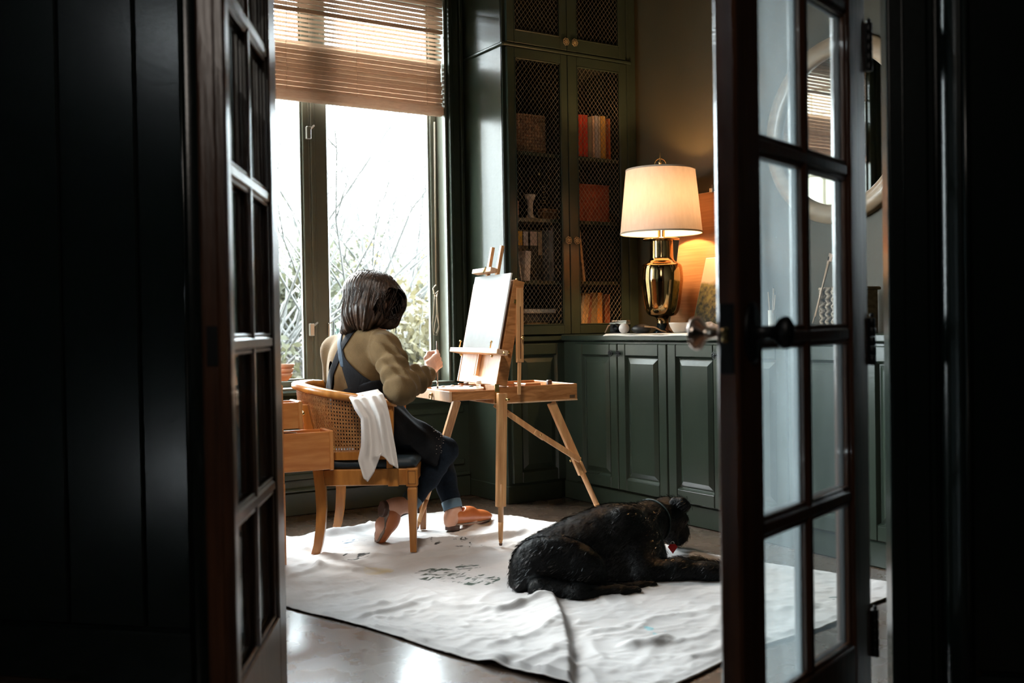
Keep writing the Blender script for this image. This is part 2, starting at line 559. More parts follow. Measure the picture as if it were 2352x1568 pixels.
def mesh_np(name, v, f, m, parent=None, smooth=True):
    off = parent_world(parent) if parent is not None else np.zeros(3)
    me = bpy.data.meshes.new(name)
    v = np.asarray(v, float)-off
    f = np.asarray(f)
    k = f.shape[1]
    me.vertices.add(len(v)); me.vertices.foreach_set('co', v.ravel())
    me.loops.add(f.size); me.loops.foreach_set('vertex_index', f.ravel().astype(np.int32))
    me.polygons.add(len(f))
    me.polygons.foreach_set('loop_start', np.arange(0, f.size, k, dtype=np.int32))
    me.update(calc_edges=True)
    me.polygons.foreach_set('use_smooth', [smooth]*len(f))
    me.materials.append(m)
    o = bpy.data.objects.new(name, me)
    COL.objects.link(o)
    if parent is not None: o.parent = parent
    return o
def join_np(parts):
    vs, fs, o = [], [], 0
    for v, f in parts:
        vs.append(v); fs.append(np.asarray(f)+o); o += len(v)
    return np.concatenate(vs), np.concatenate(fs)
def dup(root, loc, label=None):
    """copy of a thing with its parts and sub-parts"""
    r = root.copy(); COL.objects.link(r); r.location = tuple(float(x) for x in loc)
    if label: r['label'] = label
    for ch in list(root.children):
        c = ch.copy(); COL.objects.link(c); c.parent = r
        for g in ch.children:
            d = g.copy(); COL.objects.link(d); d.parent = c
    return r

# ================================================================== the setting
CEIL = 3.02
HL = WV(-0.664, 2.763); HR = WV(0.841, 2.428)          # hinge points of the two french doors
DWD = nrm(HR-HL); NWR = V3(-DWD[1], DWD[0], 0)           # along the doorway, and into the room
if NWR @ V3(1, 1, 0) < 0: NWR = -NWR
AXW = (DWD, NWR, UP)

# floor: dark polished stained concrete
fm = bpy.data.materials.new('polished_concrete'); fm.use_nodes = True
nt = fm.node_tree; b = nt.nodes['Principled BSDF']
tc = _n(nt, 'ShaderNodeTexCoord')
n1 = _n(nt, 'ShaderNodeTexNoise'); n1.inputs['Scale'].default_value = 1.7; n1.inputs['Detail'].default_value = 8
cr = _n(nt, 'ShaderNodeValToRGB')
cr.color_ramp.elements[0].position = 0.35; cr.color_ramp.elements[0].color = (0.050, 0.031, 0.021, 1)
cr.color_ramp.elements[1].position = 0.68; cr.color_ramp.elements[1].color = (0.110, 0.070, 0.046, 1)
nt.links.new(tc.outputs['Object'], n1.inputs[0]); nt.links.new(n1.outputs[0], cr.inputs[0]); nt.links.new(cr.outputs[0], b.inputs['Base Color'])
n2 = _n(nt, 'ShaderNodeTexNoise'); n2.inputs['Scale'].default_value = 9; n2.inputs['Detail'].default_value = 8
mr = _n(nt, 'ShaderNodeMapRange'); mr.inputs[3].default_value = 0.18; mr.inputs[4].default_value = 0.36
nt.links.new(tc.outputs['Object'], n2.inputs[0]); nt.links.new(n2.outputs[0], mr.inputs[0]); nt.links.new(mr.outputs[0], b.inputs['Roughness'])
b.inputs['Specular IOR Level'].default_value = 0.9
b.inputs['Coat Weight'].default_value = 1.0
b.inputs['Coat Roughness'].default_value = 0.16
bp = _n(nt, 'ShaderNodeBump'); bp.inputs['Strength'].default_value = 0.04; bp.inputs['Distance'].default_value = 0.01
nt.links.new(n2.outputs[0], bp.inputs['Height']); nt.links.new(bp.outputs[0], b.inputs['Normal'])
wallsheet('floor', (-3.6, -3.2, -0.12), (4.2, 5.45, 0.0), fm)
wallsheet('ceiling', (-3.6, -3.2, CEIL), (4.2, 5.45, CEIL+0.12), M['ceil'])

WX0, WX1, WZ0, WZ1 = 1.27, 2.905, 0.655, 2.92            # window opening
mb = MB()
mb.span((0.80, 5.18, 0), (WX0, 5.40, CEIL)); mb.span((WX1, 5.18, 0), (4.2, 5.40, CEIL))
mb.span((WX0, 5.18, 0), (WX1, 5.40, WZ0)); mb.span((WX0, 5.18, WZ1), (WX1, 5.40, CEIL))
struct(mb.build('wall_back', M['green']))
wallsheet('wall_right', (3.95, 1.40, 0), (4.15, 5.18, CEIL), M['green_wall'])
LY0, LY1, LZ0, LZ1 = 2.96, 4.86, 0.64, 2.78               # second window, in the left wall
mb = MB()
mb.span((0.78, 2.80, 0), (0.90, LY0, CEIL)); mb.span((0.78, LY1, 0), (0.90, 5.18, CEIL))
mb.span((0.78, LY0, 0), (0.90, LY1, LZ0)); mb.span((0.78, LY0, LZ1), (0.90, LY1, CEIL))
struct(mb.build('wall_left', M['green_wall']))
w2 = root_struct('window_2', (0.84, 3.91, LZ0))
mb = MB()
for a, c in (((0.79, LY0, LZ0), (0.90, LY0+0.045, LZ1)), ((0.79, LY1-0.045, LZ0), (0.90, LY1, LZ1)), ((0.79, LY0, LZ0), (0.92, LY1, LZ0+0.05)), ((0.79, LY0, LZ1-0.05), (0.90, LY1, LZ1)), ((0.80, 3.89, LZ0), (0.88, 3.93, LZ1))): mb.span(a, c, 0.003)
mb.build('window_frame', M['green'], w2)
for a, c in ((LY0+0.045, 3.89), (3.93, LY1-0.045)): MB().span((0.838, a, LZ0+0.05), (0.842, c, LZ1-0.05)).build('pane', M['glass'], w2)
wallsheet('wall_near', (2.17, 1.42, 0), (3.95, 1.54, CEIL), M['green_wall'])

# doorway wall, its hall face in the plane of the hinges
WT = 0.09; JG = 0.035
def dw(s, n, z): return HL + DWD*s + NWR*n + UP*z       # s along the wall from the left hinge
OPW = float(np.linalg.norm(HR-HL))
DOORH = 2.42
mb = MB()
def dwbox(mb, s0, s1, n0, n1, z0, z1, bev=0.0):
    return mb.box(dw((s0+s1)/2, (n0+n1)/2, (z0+z1)/2), ((s1-s0)/2, (n1-n0)/2, (z1-z0)/2), AXW, bev)
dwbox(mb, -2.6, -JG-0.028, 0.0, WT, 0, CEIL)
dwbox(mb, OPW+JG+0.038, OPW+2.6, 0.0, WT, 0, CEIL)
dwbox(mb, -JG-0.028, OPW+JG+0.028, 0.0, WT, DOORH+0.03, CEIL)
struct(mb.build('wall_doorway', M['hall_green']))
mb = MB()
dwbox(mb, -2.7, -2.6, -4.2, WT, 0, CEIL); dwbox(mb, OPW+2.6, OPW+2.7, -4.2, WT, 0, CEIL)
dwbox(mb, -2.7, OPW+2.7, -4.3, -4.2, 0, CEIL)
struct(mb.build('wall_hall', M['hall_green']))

# door casing: jambs, flat board, bead and backband, on the hall face
def casing_profile(mb, s0, sg, z1):
    for a, b_, n in ((0.006, 0.032, -0.004), (0.035, 0.088, -0.008), (0.088, 0.102, -0.014)):
        x0, x1 = sorted((s0+sg*a, s0+sg*b_))
        dwbox(mb, x0, x1, n, 0.001, 0, z1, 0.003)
    # big rounded backband swelling forward, and a thin outer bead
    arc = [(0.168-0.060*math.cos(t), -0.004-0.060*math.sin(t)) for t in np.linspace(0.0, 1.25, 30)]
    arc += [(0.166, -0.058), (0.172, -0.050), (0.172, 0.0005), (0.113, 0.0005)]
    mb.prism([(sg*x, n) for x, n in arc], dw(s0, 0, 0), AXW, z1)
    mb.lathe([(0.0075, 0), (0.0075, z1)], dw(s0+sg*0.160, -0.058, 0), AXW, 18)
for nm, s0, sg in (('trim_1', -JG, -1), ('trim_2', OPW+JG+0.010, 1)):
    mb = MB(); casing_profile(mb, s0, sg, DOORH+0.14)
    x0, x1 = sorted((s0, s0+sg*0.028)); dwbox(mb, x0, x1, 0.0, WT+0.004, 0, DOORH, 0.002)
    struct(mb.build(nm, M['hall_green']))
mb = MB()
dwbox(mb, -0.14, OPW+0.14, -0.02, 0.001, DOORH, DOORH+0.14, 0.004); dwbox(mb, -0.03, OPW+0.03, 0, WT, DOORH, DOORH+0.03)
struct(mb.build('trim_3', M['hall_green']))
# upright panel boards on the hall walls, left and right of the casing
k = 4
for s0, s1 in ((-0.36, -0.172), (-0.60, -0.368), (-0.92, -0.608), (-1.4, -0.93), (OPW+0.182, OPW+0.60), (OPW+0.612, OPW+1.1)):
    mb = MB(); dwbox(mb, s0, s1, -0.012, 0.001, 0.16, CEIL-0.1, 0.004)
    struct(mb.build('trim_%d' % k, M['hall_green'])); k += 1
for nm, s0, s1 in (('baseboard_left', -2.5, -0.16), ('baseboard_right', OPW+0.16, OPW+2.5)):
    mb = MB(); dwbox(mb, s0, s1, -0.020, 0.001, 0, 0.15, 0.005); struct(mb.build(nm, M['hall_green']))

# back wall trim: window casing, sill, ledge, base
mb = MB()
for x0, x1, y0 in ((WX1+0.004, WX1+0.026, 5.150), (WX1+0.026, WX1+0.072, 5.160), (WX1+0.072, WX1+0.094, 5.142)):
    mb.span((x0, y0, 0.60), (x1, 5.181, WZ1+0.09), 0.004)
struct(mb.build('trim_10', M['green']))
mb = MB()
for x0, x1, y0 in ((WX0-0.026, WX0-0.004, 5.150), (WX0-0.072, WX0-0.026, 5.160), (WX0-0.094, WX0-0.072, 5.142)):
    mb.span((x0, y0, 0.60), (x1, 5.181, WZ1+0.09), 0.004)
struct(mb.build('trim_11', M['green']))
mb = MB(); mb.span((0.91, 5.120, 0.625), (3.005, 5.181, 0.655), 0.008); mb.span((0.91, 5.150, 0.545), (3.005, 5.181, 0.622), 0.006)
struct(mb.build('trim_12', M['green']))
mb = MB(); mb.span((0.91, 5.150, 0.0), (3.005, 5.181, 0.118), 0.004); mb.span((0.91, 5.142, 0.118), (3.005, 5.181, 0.140), 0.007)
struct(mb.build('baseboard_back', M['green']))
mb = MB()
for x0, x1 in ((0.95, 2.28), (2.36, 2.98)):
    mb.span((x0, 5.168, 0.18), (x1, 5.181, 0.215), 0.005); mb.span((x0, 5.168, 0.48), (x1, 5.181, 0.515), 0.005)
struct(mb.build('trim_13', M['green']))

# ------------------------------------------------------------------ the window
GY = 5.315
win = root_struct('window_1', (2.1, GY, WZ0))
mb = MB()
mb.span((WX0, 5.182, WZ0), (WX0+0.012, 5.40, WZ1), 0.001); mb.span((WX1-0.012, 5.182, WZ0), (WX1, 5.40, WZ1), 0.001)
mb.span((WX0, 5.182, WZ1-0.012), (WX1, 5.40, WZ1), 0.001); mb.span((WX0, 5.150, WZ0), (WX1, 5.40, WZ0+0.012), 0.001)
mb.build('window_frame', M['sash_paint'], win)
gx = lambda p: float(ony(p, 500, GY)[0])
XL1, XM0, XM1, XM2, XR0 = gx(694), gx(694), gx(712), gx(720), gx(750)
XR1 = gx(986)
def sash(x0, x1, name, left_w, right_w):
    """x0..x1 = visible glass"""
    zb, zt = WZ0+0.045, WZ1-0.07
    mb = MB()
    mb.span((x0-left_w, GY-0.028, WZ0+0.012), (x0, GY+0.03, WZ1-0.012), 0.004)
    mb.span((x1, GY-0.028, WZ0+0.012), (x1+right_w, GY+0.03, WZ1-0.012), 0.004)
    mb.span((x0, GY-0.028, WZ0+0.012), (x1, GY+0.03, zb), 0.004)
    mb.span((x0, GY-0.028, zt), (x1, GY+0.03, WZ1-0.012), 0.004)
    o = mb.build('sash', M['sash_paint'], win)
    bd = MB()
    for a, c in (((x0, GY-0.014, zb), (x0+0.010, GY+0.012, zt)), ((x1-0.010, GY-0.014, zb), (x1, GY+0.012, zt)),
                 ((x0, GY-0.014, zb), (x1, GY+0.012, zb+0.010)), ((x0, GY-0.014, zt-0.010), (x1, GY+0.012, zt))):
        bd.span(a, c, 0.003)
    bd.build('glazing_bead', M['sash_paint'], o)
    MB().span((x0, GY-0.002, zb), (x1, GY+0.002, zt)).build('pane', M['glass'], o)
    return o
sash(WX0+0.055, XM0, 's', 0.043, XM1-XM0-0.006)
sash(XR0, XR1, 's', XR0-XM2-0.002, WX1-0.012-XR1)
mb = MB(); mb.span((XM1-0.004, GY-0.040, WZ0+0.012), (XM2-0.002, GY+0.03, WZ1-0.012), 0.005)
mb.span((XM1-0.012, GY-0.031, WZ0+0.012), (XM2+0.008, GY, WZ1-0.012), 0.003)
mb.build('mullion', M['sash_paint'], win)
for px_, py_ in ((708, 305), (716, 757)):
    p = ony(px_, py_, GY-0.045)
    mb = MB(); mb.box(p, (0.013, 0.012, 0.034), None, 0.003)
    mb.beam(p+V3(0.010, -0.008, 0.02), p+V3(0.028, -0.022, 0.040), 0.009, 0.006)
    mb.build('sash_lock', M['steel'], win)
p = ony(755, 757, GY-0.034)
mb = MB(); mb.box(p, (0.006, 0.008, 0.036), None, 0.002); mb.beam(p+V3(0, -0.006, 0.034), p+V3(0.02, -0.014, 0.040), 0.007, 0.006)
mb.build('sash_lock', M['steel'], win)

# ------------------------------------------------------------------ bamboo blind
bl = thing('bamboo_blind', 'woven bamboo blind half lowered across the top of the window', 'blind', (2.08, 5.2, 2.18))
BX0, BX1 = 1.285, 2.882
rng = random.Random(5)
slat_base = MB().box((0, 0, 0), ((BX1-BX0)/2, 0.0016, 0.0085), None, 0.0008)
def slat_mesh(m):
    me = new_mesh('slat', slat_base.v, slat_base.f); me.materials.append(m); return me
SL = [slat_mesh(M['bamboo']), slat_mesh(M['bamboo_lit'])]
def slat(z, y, k=0, sc=1.0, tilt=0.0, dx=0.0):
    o = bpy.data.objects.new('slat', SL[k]); COL.objects.link(o); o.parent = bl
    w = Vector(((BX0+BX1)/2+dx, y, z)); o.location = w-Vector(bl.location)
    o.scale = (1, 1, sc); o.rotation_euler = (tilt, rng.uniform(-0.0012, 0.0012), 0)
P_ = 0.0245
z = 2.245; i = 0
while z < 2.66:
    slat(z, 5.196-0.008*math.sin(i*0.7), 1 if z < 2.33 else 0, rng.uniform(0.72, 0.90) if z > 2.47 else 1.3, 0.12, rng.uniform(-0.004, 0.004)); z += P_; i += 1
z = 2.20
while z < 2.475:
    slat(z+0.010, 5.216, 0, 1.25, 0.05, 0.006); z += P_
z = 2.655
while z < 2.92:
    slat(z, 5.172, 0, 1.22, 0.06); z += P_
z = 2.667
while z < 2.92:
    slat(z, 5.205, 0, 1.0, 0.0); z += P_
mb = MB(); mb.span((BX0-0.012, 5.176, 2.182), (BX1+0.006, 5.222, 2.238), 0.010); mb.build('bottom_roll', M['bamboo_lit'], bl)
mb = MB(); mb.span((BX0, 5.180, 2.645), (BX1-0.002, 5.188, 2.668), 0.002); mb.build('valance_hem', M['bamboo'], bl)
for xx in (1.45, 1.95, 2.35, 2.78):
    mb = MB(); mb.tube([V3(xx, 5.183, 2.23), V3(xx, 5.179, 2.50), V3(xx, 5.166, 2.66), V3(xx, 5.166, 2.92)], 0.0011, 5)
    mb.build('lift_string', M['cord'], bl)
mb = MB()
cp = lambda x, y, d=5.225: ony(x, y, d)
mb.tube([cp(997, 280), cp(999, 500), cp(1001, 655)], 0.0022, 6)
mb.tube([cp(999, 280), cp(1001, 500), cp(1002, 655)], 0.0022, 6)
mb.tube([cp(1001, 655), cp(995, 662, 5.215), cp(998, 676, 5.21), cp(1006, 668, 5.215), cp(1003, 684, 5.21), cp(996, 672, 5.22)], 0.0045, 6)
mb.tube([cp(998, 676), cp(996, 715), cp(993, 745), cp(996, 768), cp(1003, 770), cp(1009, 752), cp(1005, 715), cp(1003, 676)], 0.0019, 6)
mb.tube([cp(1002, 676), cp(1003, 720), cp(999, 742), cp(997, 760), cp(1002, 765), cp(1008, 748), cp(1003, 722)], 0.0019, 6)
mb.build('cord', M['cord'], bl)

# ------------------------------------------------------------------ french doors
PR = 0.370                                   # height of one row of panes
DT, ST = 0.045, 0.110             # leaf width, thickness, stile width
def french_door(name, hinge, e, nh, dusty_free, DW_):
    """e: hinge -> free edge, nh: normal of the hall face"""
    ax = (e, nh, UP)
    root = root_struct(name, hinge)
    def L(a, n, z): return hinge + e*a + nh*n + UP*z
    def bx(mb, a0, a1, n0, n1, z0, z1, bev=0.003):
        return mb.box(L((a0+a1)/2, (n0+n1)/2, (z0+z1)/2), ((a1-a0)/2, (n1-n0)/2, (z1-z0)/2), ax, bev)
    z0, z1 = 0.012, DOORH-0.006
    a0, a1 = 0.004, DW_-0.004
    zb, zt = 0.233, 2.285
    for p, q in ((a0, ST), (a1-ST+0.004, a1)):
        mb = MB(); bx(mb, p, q, -DT, 0, z0, z1, 0.005); mb.build('stile', M['door_wood'], root)
    gi0, gi1 = ST, a1-ST+0.004
    mb = MB(); bx(mb, gi0, gi1, -DT, 0, z0, zb); mb.build('bottom_rail', M['door_wood'], root)
    mb = MB(); bx(mb, gi0, gi1, -DT, 0, zt, z1); mb.build('top_rail', M['door_wood'], root)
    mid = (gi0+gi1)/2; mw = 0.024
    rows = [0.576, 0.945, 1.315, 1.685, 2.055]
    for zc in rows:
        mb = MB(); bx(mb, gi0, gi1, -DT+0.004, -0.004, zc-0.015, zc+0.015, 0.006); mb.build('muntin', M['door_wood'], root)
    ys = [zb]+rows+[zt]
    mb = MB(); bx(mb, mid-mw/2, mid+mw/2, -DT+0.005, -0.005, zb, zt, 0.005); mb.build('muntin', M['door_wood'], root)
    for i in range(6):
        lo = ys[i]+(0 if i == 0 else 0.015); hi = ys[i+1]-(0 if i == 5 else 0.015)
        for c, (p, q) in enumerate(((gi0, mid-mw/2), (mid+mw/2, gi1))):
            mb = MB(); bx(mb, p, q, -DT/2-0.002, -DT/2+0.002, lo, hi, 0)
            dusty = dusty_free and c == 1 and i <= 3
            mb.build('pane', M['pane_dusty'] if dusty else M['pane_clean'], root)
            # slim glazing moulding round each pane, both faces
            mb = MB()
            for n0, n1 in ((-DT+0.008, -DT/2-0.003), (-DT/2+0.003, -0.008)):
                bx(mb, p, p+0.008, n0, n1, lo, hi, 0.003); bx(mb, q-0.008, q, n0, n1, lo, hi, 0.003)
                bx(mb, p, q, n0, n1, lo, lo+0.008, 0.003); bx(mb, p, q, n0, n1, hi-0.008, hi, 0.003)
            mb.build('glazing_bead', M['door_wood'], root)
    # hinges on the hall side
    for zc in (0.235, 0.925, 1.615, 2.27):
        mb = MB()
        for kk in range(5):
            mb.lathe([(0.0075, 0), (0.0085, 0.002), (0.0085, 0.020), (0.0075, 0.022)], L(-0.004, 0.006, zc-0.056+kk*0.0225), (e, nh, UP), 14)
        mb.lathe([(0.003, 0), (0.006, 0.004), (0.002, 0.010)], L(-0.004, 0.006, zc+0.057), (e, nh, UP), 12)
        bx(mb, -0.002, 0.0045, -0.040, 0.004, zc-0.055, zc+0.055, 0.0005)
        mb.build('hinge', M['iron'], root)
    return root, L, ax, bx
e1 = nrm(WV(0.065, -0.998)); n1_ = nrm(WV(-0.998, -0.065))
e2 = nrm(WV(-0.618, -0.786)); n2_ = nrm(WV(0.786, -0.618))
d1, L1, ax1, bx1 = french_door('door_1', HL, e1, n1_, False, 0.718)
d2, L2, ax2, bx2 = french_door('door_2', HR, e2, n2_, True, 0.694)
# astragal and flush bolt strike on the left leaf
mb = MB(); bx1(mb, 0.718-0.014, 0.718+0.006, -DT-0.014, -DT+0.012, 0.012, DOORH-0.006, 0.006); mb.build('astragal', M['door_wood'], d1)
mb = MB(); bx1(mb, 0.718-0.006, 0.718-0.0015, -0.036, -0.010, 0.905, 0.985, 0.0008); mb.build('strike_plate', M['iron'], d1)
# lock set on the right leaf
mb = MB(); bx2(mb, 0.694-0.0055, 0.694-0.0015, -0.038, -0.008, 0.880, 1.010, 0.0008); mb.build('latch_plate', M['iron'], d2)
mb = MB(); bx2(mb, 0.694-0.003, 0.694+0.006, -0.030, -0.016, 0.938, 0.966, 0.003); mb.build('latch_bolt', M['brass'], d2)
aK = 0.694-0.058
mb = MB(); mb.lathe([(0.0, 0.0), (0.028, 0.0), (0.028, 0.004), (0.024, 0.007), (0.012, 0.010), (0.011, 0.040), (0.014, 0.050), (0.030, 0.060), (0.0335, 0.067), (0.032, 0.073), (0.020, 0.079), (0, 0.081)],
                    L2(aK, -DT, 0.955), (e2, UP, -n2_), 40); mb.build('door_knob', M['nickel'], d2)
mb = MB(); mb.lathe([(0.0, 0.0), (0.058, 0.0), (0.058, 0.004), (0.050, 0.008), (0.014, 0.010), (0.012, 0.038), (0.014, 0.046), (0.026, 0.056), (0.031, 0.066), (0.029, 0.075), (0.017, 0.082), (0, 0.084)],
                    L2(aK, 0, 0.955), (e2*0.55, UP, n2_), 40); mb.build('door_knob', M['iron'], d2)

# ================================================================== garden beyond the glass
gm = mat('garden_ground', (0.012, 0.016, 0.008), (0.022, 0.020, 0.013), rough=0.9, scale=3)
o = struct(MB().span((-30, 5.42, -0.55), (40, 45, -0.45)).build('ground', gm))
def leaf_mat(n, a, b_): return mat(n, a, b_, rough=0.6, scale=2.2, trans=0.35)
LM = [leaf_mat('leaf_olive', (0.024, 0.028, 0.016), (0.056, 0.056, 0.030)), leaf_mat('leaf_blue_green', (0.018, 0.030, 0.026), (0.044, 0.062, 0.052)),
      leaf_mat('leaf_yellow', (0.056, 0.050, 0.024), (0.085, 0.070, 0.036)), leaf_mat('leaf_hazy', (0.072, 0.080, 0.066), (0.115, 0.115, 0.085))]  # last kind paled for far shrubs, haze put into the leaf colour
bark = mat('pale_bark', (0.055, 0.055, 0.052), (0.085, 0.083, 0.08), rough=0.9, scale=9)
def leaves(seed, n, c, r, size):
    rs = np.random.RandomState(seed)
    d = rs.normal(size=(n, 3)); d /= np.linalg.norm(d, axis=1)[:, None]
    rr = rs.rand(n)**0.45
    lump = 0.75+0.25*np.sin(d[:, 0]*5+seed)+0.18*np.sin(d[:, 2]*7+seed*2)
    p = np.asarray(c)+d*np.asarray(r)*(rr*lump)[:, None]
    u = rs.normal(size=(n, 3)); u /= np.linalg.norm(u, axis=1)[:, None]
    w = np.cross(u, rs.normal(size=(n, 3))); w /= np.linalg.norm(w, axis=1)[:, None]
    s = size*(0.6+0.8*rs.rand(n))[:, None]
    v = np.stack([p-u*s, p+w*s*0.45, p+u*s, p-w*s*0.45], 1).reshape(-1, 3)
    f = np.arange(4*n).reshape(n, 4)
    return v, f
def twigs(mb, seed, base, h, n, spread, r0=0.012):
    rg = random.Random(seed)
    for i in range(n):
        a = rg.uniform(0, 2*PI); s = spread*rg.uniform(0.3, 1)
        p = np.array(base); pts = [p.copy()]
        d = V3(math.cos(a)*0.35, math.sin(a)*0.35, 1.0)
        for q in range(6):
            d = d+V3(rg.uniform(-.35, .35), rg.uniform(-.35, .35), rg.uniform(-.2, .12)); d = nrm(d)
            p = p+d*h/6*rg.uniform(0.8, 1.15)
            p[0] += math.cos(a)*s/6; p[1] += math.sin(a)*s/6
            pts.append(p.copy())
            if q > 1:
                dd = nrm(d+V3(rg.uniform(-1, 1), rg.uniform(-1, 1), rg.uniform(-.5, .6)))
                mb.tube([p, p+dd*h*0.09, p+dd*h*0.17+V3(0, 0, rg.uniform(-.05, .08))*h*0.5], [r0*0.45, r0*0.3, r0*0.12], 4, cap=False)
        mb.tube(pts, [r0*(1-0.8*q/6) for q in range(7)], 5, cap=False)
SH = [  # name, label, x, y, radius x/y/z, centre z, leaf kind, count, leaf size
 ('shrub', 'low blue-green shrub against the foot of the left window light', 2.28, 7.0, (0.55, 0.45, 0.55), 0.30, 1, 1500, 0.045),
 ('shrub', 'blue-green bush below the middle of the right window light', 3.25, 7.3, (0.62, 0.5, 0.62), 0.36, 1, 1900, 0.045),
 ('shrub', 'yellow-leaved bush at the right edge of the window, behind the cord', 3.95, 7.6, (0.50, 0.5, 0.75), 0.72, 2, 1500, 0.042),
 ('shrub', 'tall olive shrub rising behind the sitter\'s head', 3.55, 9.5, (0.85, 0.6, 1.1), 1.05, 0, 2000, 0.055),
 ('shrub', 'olive bush low behind the painter\'s left shoulder', 2.72, 7.6, (0.40, 0.4, 0.60), 0.36, 0, 1100, 0.045),
 ('shrub', 'broad olive hedge bush farthest off in the left window light', 2.95, 10.4, (1.0, 0.7, 0.95), 0.80, 0, 2000, 0.06),
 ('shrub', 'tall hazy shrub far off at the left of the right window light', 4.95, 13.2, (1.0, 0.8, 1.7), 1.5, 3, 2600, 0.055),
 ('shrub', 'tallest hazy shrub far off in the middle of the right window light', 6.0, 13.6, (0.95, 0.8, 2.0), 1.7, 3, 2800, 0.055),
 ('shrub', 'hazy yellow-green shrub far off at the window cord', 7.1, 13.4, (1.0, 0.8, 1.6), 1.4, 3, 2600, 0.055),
 ('shrub', 'yellowing shrub farthest off beside the window cord', 5.35, 10.6, (0.9, 0.7, 1.2), 1.0, 2, 1900, 0.06)]
for i, (nm, lb, x, y, r, cz, k, n, s) in enumerate(SH):
    t = thing(nm, lb, 'shrub', (x, y, -0.45), 'shrubs in the garden outside')
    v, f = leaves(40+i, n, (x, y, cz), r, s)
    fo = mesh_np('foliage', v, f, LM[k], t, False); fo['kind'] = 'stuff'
    mb = MB(); twigs(mb, 90+i, (x, y, -0.46), r[2]*2.0, 7, r[0], 0.012); mb.build('stem', bark, t)
TR = [('bare_tree', 'bare pale tree with tangled twigs in the left window light', 2.75, 8.4, 2.6, 30, 1.5),
      ('bare_tree', 'bare branching tree filling the middle of the right window light', 3.75, 8.9, 2.7, 44, 1.9),
      ('bare_tree', 'bare twiggy tree at the right of the window near the cord', 4.9, 9.8, 3.0, 40, 2.0)]
for i, (nm, lb, x, y, h, n, sp) in enumerate(TR):
    t = thing(nm, lb, 'tree', (x, y, -0.45), 'bare trees in the garden outside')
    mb = MB(); mb.tube([V3(x, y, -0.46), V3(x+.03, y, 0.0), V3(x, y+.02, 0.35)], [0.05, 0.042, 0.035], 8); mb.build('trunk', bark, t)
    mb = MB(); twigs(mb, 7+i, (x, y, 0.3), h, n, sp, 0.015); mb.build('branches', bark, t)
# stone wing of the house, seen only in the mirror
stm = mat('pale_limestone', (0.42, 0.38, 0.31), (0.52, 0.47, 0.39), rough=0.9, scale=7, bump=0.3)
sw = struct(MB().span((0.30, 5.42, -0.45), (0.86, 8.4, 3.3)).build('wall_stone', mat('lime_mortar', (0.40, 0.37, 0.32), rough=0.95)))
rg = random.Random(3)
z = -0.45; row = 0
while z < 3.2:
    h = rg.uniform(0.17, 0.27); y = 5.43-(row % 2)*0.0
    while y < 8.35:
        w = rg.uniform(0.25, 0.5); w = min(w, 8.39-y)
        if w > 0.08:
            mb = MB().box((0.87+rg.uniform(-.008, .012), y+w/2, z+h/2), (0.03, w/2-0.010, h/2-0.010), None, 0.009)
            mb.build('stone', stm, sw)
        y += w
    z += h; row += 1

# ================================================================== built-in cabinets
def bars(mb, c, a, b_, n, w, h, fw, t, bev=0.002):
    """four bars of a frame lying in (a, b_), n outward; w, h outer size"""
    c = np.asarray(c, float)
    ax = (a, b_, n)
    for sx in (-1, 1): mb.box(c+a*sx*(w/2-fw/2), (fw/2, h/2, t/2), ax, bev)
    for sy in (-1, 1): mb.box(c+b_*sy*(h/2-fw/2), (w/2-fw, fw/2, t/2), ax, bev)
def ring_slope(mb, c, a, b_, n, w0, h0, d0, w1, h1, d1):
    c = np.asarray(c, float)
    vs = []
    for w, h, d in ((w0, h0, d0), (w1, h1, d1)):
        for sx, sy in ((-1, -1), (1, -1), (1, 1), (-1, 1)):
            vs.append(c+a*sx*w/2+b_*sy*h/2+n*d)
    mb.add(vs, [(i, (i+1) % 4, 4+(i+1) % 4, 4+i) for i in range(4)])
def rosette(name, p, n, up, parent, m, r=0.017):
    """pierced flower knob"""
    a = np.cross(up, n)
    mb = MB()
    mb.lathe([(0.007, 0), (0.005, 0.008), (0.006, 0.014)], p, (a, up, n), 10)
    mb.tube([p+n*0.015+(a*math.cos(t)+up*math.sin(t))*r*0.42 for t in np.linspace(0, 2*PI, 13)[:-1]], 0.0022, 5, True)
    for k in range(7):
        t0 = 2*PI*k/7
        c = p+n*0.014+(a*math.cos(t0)+up*math.sin(t0))*r*0.74
        e = a*math.cos(t0)+up*math.sin(t0); f = -a*math.sin(t0)+up*math.cos(t0)
        mb.tube([c+(e*math.cos(q)*0.30+f*math.sin(q)*0.36)*r for q in np.linspace(0, 2*PI, 9)[:-1]], 0.0020, 5, True)
    mb.lathe([(0, 0.019), (0.0045, 0.018), (0.005, 0.014), (0.0, 0.012)], p, (a, up, n), 8)
    mb.build(name, m, parent)
def panel_door(parent, c, a, n, w, h, m, name='door'):
    """raised panel door: c centre of its back, a across, n outward"""
    mb = MB(); bars(mb, c+n*0.011, a, UP, n, w, h, 0.062, 0.022, 0.004)
    iw, ih = w-0.124, h-0.124
    ring_slope(mb, c, a, UP, n, iw, ih, 0.022, iw-0.018, ih-0.018, 0.008)
    d = mb.build(name, m, parent)
    mb = MB()
    ring_slope(mb, c, a, UP, n, iw-0.018, ih-0.018, 0.008, iw-0.026, ih-0.026, 0.008)
    ring_slope(mb, c, a, UP, n, iw-0.026, ih-0.026, 0.008, iw-0.080, ih-0.080, 0.019)
    q = [c+a*sx*(iw-0.080)/2+UP*sy*(ih-0.080)/2+n*0.019 for sx, sy in ((-1, -1), (1, -1), (1, 1), (-1, 1))]
    mb.add(q, [(0, 1, 2, 3)])
    mb.build('panel', m, d)
    return d
G = M['green']
